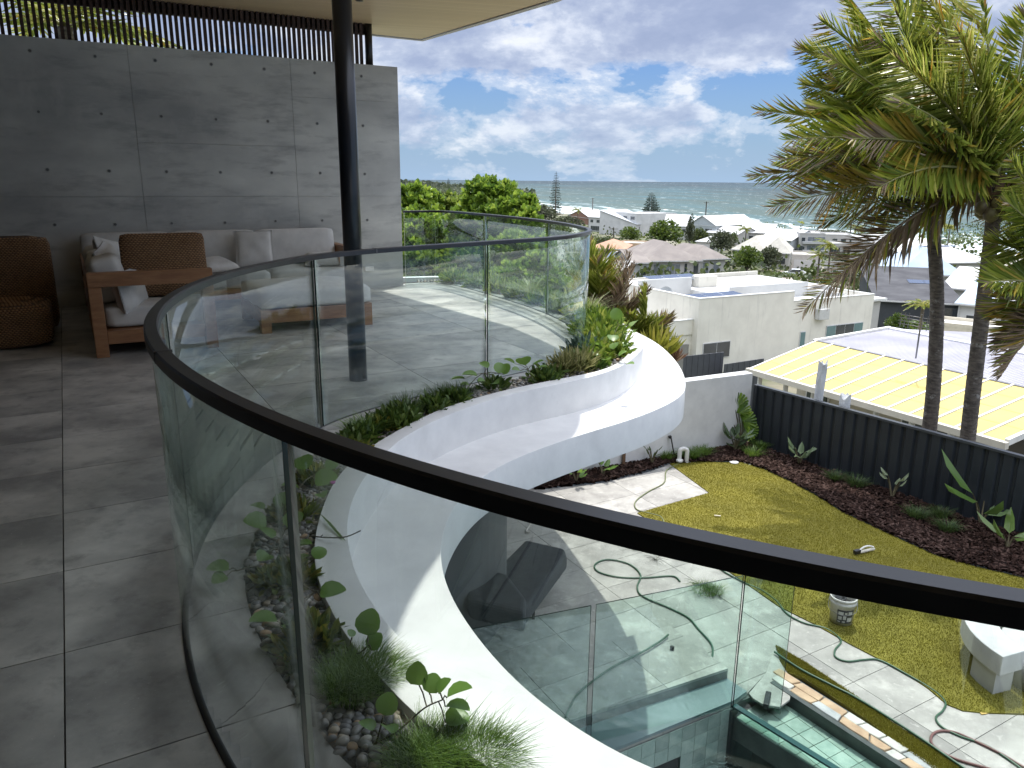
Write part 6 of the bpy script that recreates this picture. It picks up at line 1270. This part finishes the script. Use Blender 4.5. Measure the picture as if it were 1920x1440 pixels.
# windblown town palms
def town_palm(u, vt, vb, label, rpx=18, h0=0, lean=0, nf=13):
    p = hit(u, vb, h0); y = p.y; zt_ = zat(u, vt, p); c = Vector((p.x + lean / FOC * y, p.y, zt_)); t_ = thing('town_palm', p, label, 'palm'); MB().tube([p - Vector((0, 0, .5)), p.lerp(c, .5), c], [.22, .17, .14], 7).build('trunk', PBARK, t_); r = rpx / FOC * y
    for k in range(nf):
        a = k * 2.4; frond(t_, c, c + Vector((math.cos(a) * r * .9 - r * .35, math.sin(a) * r * .7, R.uniform(-.55, .5) * r)), .28, r * .34, r * .05, 16, wind=(-.6, 0, -.1), rach=r * .012)
for a in ((1550, 458, 532, 'windblown palm with a grey trunk in front of the apartment block', 26), (1531, 478, 532, 'shorter windblown palm left of the grey-trunked one', 20), (1396, 430, 470, 'feathery palm between the long white roofs', 16), (1458, 436, 462, 'tiny palm on the dune behind the weatherboard house', 9), (1083, 394, 424, 'small palm in front of the brown gabled house', 13), (1006, 372, 400, 'small far palm left of the Norfolk pine', 10), (1607, 428, 462, 'palm right of the row of small dark windows', 18), (1502, 418, 440, 'dark windswept palm above the rooftop lookout', 8), (1720, 570, 650, 'drooping windswept palm before the broad dark grey roof', 30), (1775, 425, 470, 'grey windblown palm between the two big trunks by the sea', 20), (1345, 428, 450, 'tiny palm beside the long white metal roof', 9)): town_palm(*a[:4], rpx=a[4])
# car on the driveway
def car(u, v, label, m):
    p = hit(u, v, 0); t_ = thing('parked_car', p, label, 'car'); d = Vector((.95, -.3, 0)); n_ = Vector((.3, .95, 0)); mb = MB()
    pr = [(-2.2, .3), (-2.25, .75), (-1.2, .95), (-.6, 1.42), (.9, 1.45), (1.7, .95), (2.2, .85), (2.2, .3)]; V = [p + d * x + n_ * s_ + Vector((0, 0, z)) for s_ in (-.85, .85) for x, z in pr]; k = 8
    mb.add(V, [tuple(range(k)), tuple(range(2 * k - 1, k - 1, -1))] + [(i, k + i, k + (i + 1) % k, (i + 1) % k) for i in range(k)]); mb.build('body', m, t_)
    mb = MB(); V = [p + d * x + n_ * -.87 + Vector((0, 0, z)) for x, z in ((-1.1, .97), (-.58, 1.36), (.85, 1.38), (1.5, .97))]; mb.add(V, [(0, 1, 2, 3)]); V = [p + d * x + n_ * s_ + Vector((0, 0, z)) for x, z, s_ in ((-1.22, .97, -.7), (-.66, 1.4, -.65), (-.66, 1.4, .65), (-1.22, .97, .7))]; mb.add([q - d * .03 for q in V], [(0, 1, 2, 3)]); mb.build('windscreen', WIN, t_)
    for x in (-1.4, 1.4): MB().lathe(p + d * x - n_ * .8 + Vector((0, 0, .32)), [(.32, -.1), (.32, .1)], 14, ax=n_).build('wheel', M['black'], t_)
car(1490, 519, 'pale car parked on the driveway below the double garage', mat('car_white', (.6, .62, .63), rough=.3)); car(1362, 498, 'dark car parked beside the right wing of the taupe-roofed house', mat('car_dark', (.02, .02, .025), rough=.3))
dr = [hit(1455, 508), hit(1545, 515), hit(1560, 530), hit(1470, 528)]; m = MB(); m.add([p + Vector((0, 0, .12)) for p in dr], [(0, 1, 2, 3)]); m.build('driveway', mat('driveway', (.42, .36, .30), (.34, .29, .25), .5, .85), kind='structure')
# ================================================================ PLANTER AND GARDEN DETAIL
RINm = match(PEB, RIN)
def bedpt(f, w_): i = min(int(f * 299), 298); t = f * 299 - i; a = PEB[i].lerp(PEB[i + 1], t); b = RINm[i].lerp(RINm[i + 1], t); return a.lerp(b, w_)
arc_f = [0]
for i in range(1, 300): arc_f.append(arc_f[-1] + (PEB[i] - PEB[i - 1]).length)
def ico(sub):
    bm = bmesh.new(); bmesh.ops.create_icosphere(bm, subdivisions=sub, radius=1); V = np.array([tuple(v.co) for v in bm.verts]); F = np.array([[v.index for v in f.verts] for f in bm.faces]); bm.free(); return V, F
pb_, t, b = newmat('river_pebble'); g = N(t, 'ShaderNodeNewGeometry'); ri = g.outputs['Random Per Island']
cl = RAMP(t, ri, [(0, (.10, .10, .105)), (.22, (.19, .185, .18)), (.42, (.30, .28, .25)), (.60, (.16, .155, .15)), (.74, (.38, .32, .24)), (.86, (.46, .43, .38)), (.93, (.42, .26, .13)), (1, (.55, .53, .49))], 'CONSTANT')
LK(t, MIX(t, MA(t, 'MULTIPLY', NOISE(t, g.outputs['Position'], 60, 3), .5), cl, (.16, .15, .14)), b.inputs['Base Color']); b.inputs['Roughness'].default_value = .5
def pebbles(n, f0, f1, size, sub, name, layers=.03):
    V0, F0 = ico(sub); nv = len(V0); s0 = arc_f[int(f0 * 299)]; s1 = arc_f[int(f1 * 299)]; pos = []
    for k in range(n):
        s = R.uniform(s0, s1); i = min(max(int(np.searchsorted(arc_f, s)), 1), 299); q = PEB[i].lerp(RINm[i], R.uniform(.02, .98)); pos.append((q.x, q.y, -.015 + R.uniform(0, layers)))
    pos = np.array(pos); sz = RN.uniform(*size, (n, 1)) * np.c_[RN.uniform(.9, 1.35, n), RN.uniform(.7, 1.0, n), RN.uniform(.45, .75, n)]
    a = RN.uniform(0, 6.28, n); tl = RN.normal(0, .35, n); V = V0[None] * sz[:, None, :] * (1 + .0)
    ct, st_ = np.cos(tl)[:, None], np.sin(tl)[:, None]; x, y, z = V[..., 0], V[..., 1], V[..., 2]; x, z = x * ct - z * st_, x * st_ + z * ct
    c, s = np.cos(a)[:, None], np.sin(a)[:, None]; V = np.stack([x * c - y * s, x * s + y * c, z], 2) + pos[:, None]
    return fast(name, V.reshape(-1, 3), (F0[None] + (np.arange(n) * nv)[:, None, None]).reshape(-1, 3), pb_, smooth=True, kind='stuff', label='rounded river pebbles filling the curved planter')
iN = idx_near(P(455, 1090, 0), PEB) / 299; iM = idx_near(P(760, 765, 0), PEB) / 299
pebbles(6500, iN - .07, min(1, iN + .30), (.011, .021), 2, 'pebble_bed')
pebbles(6500, iM - .03, iN - .05, (.012, .022), 1, 'pebble_bed'); pebbles(7000, .02, iM, (.013, .024), 1, 'pebble_bed')
# round-leaved creeper
L_cr = leafmat('creeper_leaf', (.13, .24, .045), (.055, .125, .026), (.20, .34, .07), .35, .38, 2)
def leaf_mesh(fold=.38):
    m = MB(); pr = [(0, .0), (.08, .34), (.3, .5), (.55, .5), (.8, .36), (.96, .14), (1.0, .0)]; V = []; F = []
    mid = [(x, 0, .04 * math.sin(3 * x)) for x, _ in pr]
    V = mid + [(x, w_, .04 * math.sin(3 * x) + fold * w_) for x, w_ in pr] + [(x, -w_, .04 * math.sin(3 * x) + fold * w_) for x, w_ in pr]; k = len(pr)
    for i in range(k - 1): F += [(i, i + 1, k + i + 1, k + i), (i + 1, i, 2 * k + i, 2 * k + i + 1)]
    return V, F
LV, LF = leaf_mesh()
leaf_me = None
stemm = mat('creeper_stem', (.13, .11, .06), (.08, .07, .035), 20, .7)
def creeper(label, stems, name='beach_creeper'):
    """stems: list of (path px list with z, leaves [(u,v,z,size,yaw,tilt)])"""
    global leaf_me
    p0 = P(*stems[0][0][0]); t_ = thing(name, p0, label, 'plant'); m = MB()
    for path, lv in stems:
        pts = catmull([P(u, v, z) for u, v, z in path], 6); m.tube(pts, [.0035 * (1 - .5 * i / len(pts)) for i in range(len(pts))], 5)
        for (u, v, z, s, yaw, tilt) in lv:
            q = P(u, v, z); e = min(pts, key=lambda x: (x - q).length); m.tube([e, e.lerp(q, .5) + Vector((0, 0, .01)), q], .0022, 4)
            if leaf_me is None:
                leaf_me = bpy.data.meshes.new('leaf'); leaf_me.from_pydata(LV, [], LF); leaf_me.materials.append(L_cr); leaf_me.polygons.foreach_set('use_smooth', [True] * len(LF)); leaf_me.update()
            o = link('leaf', leaf_me, t_, q); o.scale = (s, s, s); o.rotation_euler = (math.radians(R.uniform(-25, 25)), math.radians(-tilt), math.radians(yaw))
    m.build('stem', stemm, t_, kind='stuff'); return t_
creeper('sunlit creeper with large round leaves reaching over the white ledge at the bottom', [
    ([(700, 1395, .02), (740, 1375, .05), (775, 1345, .08), (800, 1325, .11), (830, 1312, .13)], [(838, 1308, .13, .075, 5, 20), (835, 1325, .11, .07, -15, 0), (786, 1285, .15, .065, 100, 65), (805, 1300, .14, .055, 70, 45), (835, 1355, .07, .07, 20, 0), (822, 1300, .15, .05, 35, 35)]),
    ([(705, 1395, .02), (712, 1370, .06), (718, 1345, .10)], [(722, 1342, .08, .062, 75, 45), (724, 1360, .07, .05, -60, 10), (700, 1370, .05, .05, 150, 10)])])
creeper('small creeper with pale upright leaves at the edge of the sunlit white ledge', [
    ([(650, 1218, .02), (672, 1225, .05), (690, 1210, .08)], [(690, 1192, .10, .085, 80, 55), (697, 1220, .07, .06, 60, 40), (660, 1195, .07, .03, 120, 30)])])
creeper('creeper with big flat round leaves on both sides of the near glass joint', [
    ([(530, 1060, .02), (560, 1090, .05), (590, 1110, .08)], [(600, 1118, .12, .09, 20, 5), (520, 1165, .10, .09, 200, 10), (590, 1048, .10, .06, 60, 20), (540, 1170, .05, .05, 300, 10)]),
    ([(510, 1080, .02), (480, 1062, .05), (445, 1070, .06)], [(430, 1068, .06, .085, 190, 5), (425, 1080, .055, .06, 230, -5)]),
    ([(560, 900, .02), (590, 890, .08)], [(590, 905, .12, .11, 10, 10), (575, 880, .14, .10, 120, 20), (612, 880, .12, .07, 40, 20), (560, 915, .12, .08, 200, 15), (600, 925, .08, .06, 300, 0)]),
    ([(520, 960, .02), (530, 1000, .06), (520, 1030, .08)], [(500, 985, .06, .10, 200, 20), (540, 990, .10, .09, 60, 25), (510, 1010, .08, .08, 150, 20), (545, 1030, .08, .09, 0, 15), (505, 1040, .06, .07, 250, 5), (550, 1060, .08, .07, 30, 20), (530, 950, .10, .08, 100, 30), (495, 955, .05, .07, 170, 10)])])
creeper('dark round-leaved creeper leaning against the glass beside the shaded upstand', [
    ([(930, 722, .02), (925, 705, .10), (905, 700, .14)], [(895, 705, .16, 0.109, 185, 5), (870, 710, .14, 0.095, 200, 0), (935, 700, .16, 0.088, 80, 50), (945, 702, .14, 0.088, 50, 55), (915, 690, .18, 0.082, 150, 20), (880, 722, .06, 0.068, 190, 0), (925, 718, .08, 0.075, 300, 10), (910, 715, .1, 0.068, 220, 10)]),
    ([(1000, 706, .02), (990, 692, .12)], [(985, 685, .16, 0.116, 250, 40), (1000, 685, .16, 0.088, 20, 20), (965, 682, .16, 0.088, 170, 20), (1010, 690, .12, 0.068, 0, 10), (975, 695, .1, 0.068, 200, 10)])])
creeper('bright round-leaved creeper spilling over the sunlit far bend of the upstand', [
    ([(1140, 660, .02), (1150, 630, .15), (1160, 610, .22)], [(1155, 600, .26, 0.116, 80, 70), (1185, 612, .20, 0.102, 300, 40), (1150, 640, .16, 0.102, 90, 20), (1165, 650, .1, 0.082, 20, 10), (1130, 650, .12, 0.088, 160, 10), (1140, 675, .08, 0.088, 240, 10), (1160, 668, .10, 0.082, 0, 30), (1175, 683, .1, 0.068, 320, 10), (1120, 668, .1, 0.082, 150, 10), (1150, 655, .14, 0.088, 60, 30)])])
# broken pink flower
MB().lathe(P(624, 908, .14), [(.001, 0), (.012, .006), (.016, .012), (.008, .013), (.001, .008)], 5).build('pink_flower', mat('pink_petal', (.55, .10, .40), rough=.5), label='small pink flower among the creeper leaves at the shaded upstand', category='flower')
# grass tussocks
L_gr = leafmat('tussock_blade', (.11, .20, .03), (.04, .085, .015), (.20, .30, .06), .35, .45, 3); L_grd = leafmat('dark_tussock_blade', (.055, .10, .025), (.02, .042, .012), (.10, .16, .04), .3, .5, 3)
def tussock(label, spots, n, h, m=L_gr, w_=.0016, name='grass_tussock', lean=(0, 0), spread=.8):
    c0 = Vector(spots[0][:3]); t_ = thing(name, c0, label, 'grass'); c = np.array([s[:3] for s in spots]); r = np.array([s[3] for s in spots]); idx = RN.randint(0, len(spots), n); a = RN.uniform(0, 6.28, n); rr = r[idx] * np.sqrt(RN.uniform(0, 1, n))
    b0 = c[idx] + np.c_[np.cos(a) * rr, np.sin(a) * rr, np.zeros(n)]; out = np.c_[np.cos(a), np.sin(a), np.zeros(n)] * (RN.uniform(.1, spread, (n, 1)) * (rr / r[idx])[:, None] + .1) + rdir(n) * .3 + np.r_[lean, 0]; out[:, 2] = 0
    hh = h * RN.uniform(.55, 1.1, (n, 1)); K = 4; rows = []
    sd = nrm(np.cross(out, [0, 0, 1.]) + 1e-6)
    for k in range(K + 1):
        f = k / K; p = b0 + np.array([0, 0, 1.]) * hh * (f - .38 * f * f) + out * hh * f ** 1.8; wk = w_ * (1 - f * .85); rows += [p - sd * wk, p + sd * wk]
    V = np.stack(rows, 1); nv = 2 * (K + 1); F = np.concatenate([(np.arange(n) * nv)[:, None] + [2 * k, 2 * k + 1, 2 * k + 3, 2 * k + 2] for k in range(K)]); fast('blades', V.reshape(-1, 3), F, m, t_, tuple(c0), kind='stuff'); return t_
def spt(u, v, r, z=.0): p = P(u, v, z); return (p.x, p.y, p.z, r)
tussock('fine bright green grass tussock at the bottom edge beside the white ledge', [spt(800, 1432, .07), spt(855, 1435, .09), spt(840, 1455, .10), spt(905, 1445, .07), spt(770, 1445, .05)], 4600, .12, lean=(.2, .05))
tussock('fine grass tussock half in the roof shadow next to the near glass joint', [spt(645, 1290, .08), spt(680, 1278, .08), spt(660, 1305, .07), spt(710, 1290, .05)], 4200, .11, lean=(.2, .1))
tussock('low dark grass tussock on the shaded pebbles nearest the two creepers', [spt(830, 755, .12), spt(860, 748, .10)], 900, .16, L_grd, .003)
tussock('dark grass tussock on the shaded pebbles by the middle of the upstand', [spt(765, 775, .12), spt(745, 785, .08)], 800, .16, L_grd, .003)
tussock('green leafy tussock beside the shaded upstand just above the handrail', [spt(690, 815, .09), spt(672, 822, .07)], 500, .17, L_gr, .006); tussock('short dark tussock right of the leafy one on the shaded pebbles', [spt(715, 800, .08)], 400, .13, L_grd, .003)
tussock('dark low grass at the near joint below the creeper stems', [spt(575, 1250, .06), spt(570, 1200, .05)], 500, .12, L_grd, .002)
L_lime = leafmat('lush_leaf', (.15, .24, .03), (.045, .10, .016), (.32, .36, .08), .35, .4, 4)
def leafy(label, spots, n, ln, wd, m, name='ground_cover', h=.12, cat='plant', up=.5, par=None):
    c = np.array([s[:3] for s in spots]); r = np.array([s[3] for s in spots]); t_ = thing(name, c[0], label, cat); idx = RN.randint(0, len(spots), n); d = rdir(n); d[:, 2] = np.abs(d[:, 2]); p = c[idx] + d * r[idx][:, None] * [1, 1, h / r[idx].mean()] * RN.uniform(.3, 1, (n, 1)); dd = d + rdir(n) * .6 + [0, 0, up]; V, F = leaves(p, dd, rdir(n), ln * RN.uniform(.6, 1.2, n), wd, .25, .2); fast('foliage', V, F, m, t_, tuple(c[0]), kind='stuff'); return t_
leafy('lush yellow-green ground cover in the sunlit bend of the planter', [spt(1120, 672, .16), spt(1140, 655, .2), spt(1120, 640, .2), spt(1105, 685, .14), spt(1150, 670, .14), spt(1110, 625, .22), spt(1130, 610, .2)], 1500, .10, .04, L_lime)
leafy('pale strappy ground cover at the shadow edge of the planter', [spt(1080, 697, .13), spt(1055, 700, .10), spt(1095, 692, .1)], 500, .12, .014, leafmat('pale_strap', (.30, .30, .12), (.12, .15, .05), (.5, .45, .25), .3, .5, 4))
leafy('blue-green leafy clump beside the foot of the curved glass', [spt(1092, 670, .12), spt(1100, 664, .1)], 260, .11, .03, leafmat('blue_leaf', (.10, .16, .12), (.04, .07, .05), None, .3, .5, 4))
fs_ = [bedpt(f, .5) for f in (.06, .1, .14, .18, .22, .26, .3, .34, .37)]
leafy('pale green ground cover along the far planter behind the curved glass', [(p.x, p.y, 0.0, .22) for p in fs_], 2200, .13, .03, L_lime, h=.14)
for k, f in enumerate((.20, .31)):
    p = bedpt(f, .45); tussock(('arching pale grass clump in the far planter nearer the wall', 'arching pale grass clump in the far planter nearer the bend')[k], [(p.x, p.y, 0, .06)], 160, .42, leafmat('pale_grass%d' % k, (.32, .36, .14), (.14, .2, .06), None, .3, .5, 4), .006, spread=1.2)
fs_ = [bedpt(f, .5) for f in (iN + .02, iN - .02, iN - .05, iN - .08, iN - .11, iN + .05)]
leafy('mixed low creeping weeds among the shaded near pebbles', [(p.x, p.y, .01, .10) for p in fs_], 950, .065, .026, leafmat('weed_leaf', (.14, .18, .03), (.05, .09, .02), (.34, .30, .05), .3, .5, 4), h=.06)
for (u0, v0, u1, v1, lab_, m_) in ((597, 960, 656, 1020, 'long narrow green leaf blade lying across the shaded white rim', L_gr), ):
    a_, b_ = P(u0, v0, .07), P(u1, v1, .06); V, F = leaves(np.array([tuple(a_)]), np.array([tuple(b_ - a_)]), np.array([[0, .3, 1.]]) * 0 + np.array([[(b_ - a_).y, -(b_ - a_).x, 0]]), (b_ - a_).length, .014, .3, .05); fast('leaf_blade', V, F, m_, label=lab_, category='leaf')
tw = MB(); tw.tube(catmull([P(580, 1005, .05), P(620, 1008, .07), P(650, 1006, .08), P(676, 995, .09)], 5), [.003] * 16, 5); tw.tube([P(600, 1007, .06), P(605, 1003, .075)], .002, 4); tw.build('dry_twig', mat('twig', (.06, .045, .035), rough=.9), label='thin dry twig sticking out over the shaded white rim', category='twig')
# ---------------- garden bed plants
def sg(u, v, r, dz=.03): p = P(u, v, G); return (p.x, p.y, G + dz, r)
for u, v, r, lab_ in ((1318, 855, .13, 'bright green tuft left of the fan palm at the white wall'), (1410, 858, .12, 'bright green tuft below the fan palm near the dark fence corner'), (1424, 845, .10, 'small bright tuft closest to the dark fence corner'), (1605, 915, .13, 'feathery tuft midway along the dark fence'), (1565, 905, .08, 'small olive tuft left of the feathery one'), (1717, 975, .11, 'tuft in the mulch left of the wide leaf plant'), (1762, 974, .10, 'tuft in the mulch beside the wide leaf plant'), (1775, 1000, .11, 'front tuft in the mulch below the wide leaf plant'), (1250, 862, .14, 'long grassy tuft beside the white bent pipe'), (1300, 862, .10, 'low grass right of the white bent pipe'), (1288, 862, .08, 'tiny grass clump touching the white bent pipe')):
    tussock(lab_, [sg(u, v, r)], 260, .22, L_gr if v < 870 else L_grd, .005, spread=1.0, name='grass_tuft')
def broad(label, u, v, stems, ls, ws, m, name='broad_leaf_plant', hs=(.2, .5)):
    c = P(u, v, G + .02); t_ = thing(name, c, label, 'plant'); mb = MB(); 
    for k in range(stems):
        a = k * 2.4 + R.uniform(-.3, .3); h = R.uniform(*hs); q = c + Vector((math.cos(a) * h * .35, math.sin(a) * h * .35, h)); mb.tube([c, c.lerp(q, .6) + Vector((0, 0, h * .1)), q], [.012, .009, .006], 6)
        d = Vector((math.cos(a), math.sin(a), R.uniform(.1, .9))); V, F = leaves(np.array([tuple(q)]), np.array([tuple(d)]), np.array([[-math.sin(a), math.cos(a), 0]]), ls * R.uniform(.8, 1.15), ws, .25, .28, (.25, .7, .8)); fast('leaf', V, F, m, t_, tuple(q))
    mb.build('stem', stemm, t_, kind='stuff'); return t_
broad('young plant with big paddle leaves against the dark fence at the right', 1838, 985, 6, .62, .17, leafmat('paddle_leaf', (.12, .22, .05), (.06, .12, .03), None, .35, .3, 2), hs=(.15, .55))
broad('small leafy plant with pale leaves in front of the dark fence left end', 1498, 872, 10, .22, .10, leafmat('pale_leaf', (.22, .30, .16), (.10, .15, .08), None, .3, .4, 3), hs=(.1, .32))
broad('thin sapling with a few pale leaves midway along the dark fence', 1672, 935, 7, .15, .07, leafmat('pale_leaf2', (.26, .32, .18), (.12, .17, .09), None, .3, .4, 3), hs=(.2, .42)); broad('low paddle leaf plant at the right edge of the mulch bed', 1888, 1030, 5, .40, .12, leafmat('paddle_leaf2', (.16, .25, .06), (.07, .13, .03), None, .35, .3, 2), hs=(.08, .25)); broad('low dark leafy plant beneath the fan palm', 1378, 845, 14, .26, .09, leafmat('dk_leaf', (.07, .11, .05), (.03, .05, .025), (.3, .34, .25), .25, .25, 3), hs=(.08, .3)); broad('small plant under the white ledge left of the timber stake', 1130, 893, 7, .2, .1, L_cr, hs=(.1, .3)); broad('small leafy plant in the mulch beside the timber stake', 1080, 905, 6, .16, .08, L_cr, hs=(.08, .2)); broad('dark spiky weed at the foot of the white garden wall', 1222, 870, 8, .13, .03, L_grd, hs=(.1, .3))
# licuala-like fan palm in the corner
fp = P(1392, 838, G); t_ = thing('fan_palm', fp, 'fan palm with pleated bright leaves where the white wall meets the dark fence', 'palm'); mb = MB(); Lf = leafmat('fan_leaf', (.13, .24, .03), (.05, .11, .018), (.24, .36, .05), .45, .3, 3)
yb = fp.y
for (u, v, r, aim) in ((1378, 765, .36, (-.3, -.2, 1)), (1393, 790, .30, (.9, -.1, .4)), (1366, 775, .28, (-1, -.2, .2)), (1400, 805, .26, (1, -.3, -.1)), (1372, 822, .20, (-.8, -.4, .5)), (1385, 775, .3, (.3, .1, .9))):
    q = PY(u, v, yb); mb.tube([fp, fp.lerp(q, .5) + Vector((0, 0, .03)), q], [.014, .011, .008], 6); A_x = Vector(aim).normalized(); s_ = A_x.cross(Vector((.1, -1, .35))).normalized(); n = 12; an_ = np.linspace(-1.5, 1.5, n)
    d = np.array([tuple(A_x * math.cos(a) + s_ * math.sin(a)) for a in an_]); sd = np.array([tuple(-A_x * math.sin(a) + s_ * math.cos(a)) for a in an_]); V, F = leaves(np.tile(np.array(q), (n, 1)), d, sd, r * .8, r * .15, .35, .12, (.5, .97, .95)); fast('fan_leaf', V, F, Lf, t_, tuple(q), kind=None)
mb.build('stem', stemm, t_, kind='stuff')
# fallen sprigs on the paving
for (u, v, lab_) in ((1190, 1030, 'dry feathery sprig lying on the paving below the handrail'), (1230, 1050, 'thin dry twig cluster on the paving near the hose loop'), (1310, 1095, 'wispy green sprig lying on the paving beside the lawn corner')):
    p = P(u, v, G + .01); m = MB()
    for k in range(14): a = R.uniform(0, 6.28); q = p + Vector((math.cos(a), math.sin(a), 0)) * R.uniform(.06, .2); m.tube([p, p.lerp(q, .5) + Vector((0, 0, .02)), q + Vector((0, 0, .004))], [.003, .002, .001], 4)
    m.build('fallen_sprig', mat('sprig', (.10, .14, .05), rough=.8) if 'green' in lab_ else mat('sprig_dry', (.07, .065, .05), rough=.9), label=lab_, category='twig')
p = P(1322, 1108, G); leaf3 = tussock('clump of cut green grass on the paving at the edge of the pool glass', [(p.x, p.y, G + .005, .14), (p.x + .1, p.y - .04, G + .005, .10)], 500, .10, L_gr, .003, name='cut_grass', spread=1.4)
for (u, v, u2, v2, lab_) in ((959, 953, 955, 968, 'short white pipe end on the paving left of the curled one'), (991, 958, 994, 997, 'curled white rope end lying on the paving above the daybed')):
    a_, b_ = P(u, v, G + .02), P(u2, v2, G + .02); MB().tube(catmull([a_, a_.lerp(b_, .4) + Vector((.05, 0, .0)), b_ + Vector((-.05, .02, 0)), b_], 5), .012, 7).build('rope_end', mat('white_rope', (.6, .56, .5), rough=.8), label=lab_, category='rope')

# mixed low greens through the shaded middle of the planter
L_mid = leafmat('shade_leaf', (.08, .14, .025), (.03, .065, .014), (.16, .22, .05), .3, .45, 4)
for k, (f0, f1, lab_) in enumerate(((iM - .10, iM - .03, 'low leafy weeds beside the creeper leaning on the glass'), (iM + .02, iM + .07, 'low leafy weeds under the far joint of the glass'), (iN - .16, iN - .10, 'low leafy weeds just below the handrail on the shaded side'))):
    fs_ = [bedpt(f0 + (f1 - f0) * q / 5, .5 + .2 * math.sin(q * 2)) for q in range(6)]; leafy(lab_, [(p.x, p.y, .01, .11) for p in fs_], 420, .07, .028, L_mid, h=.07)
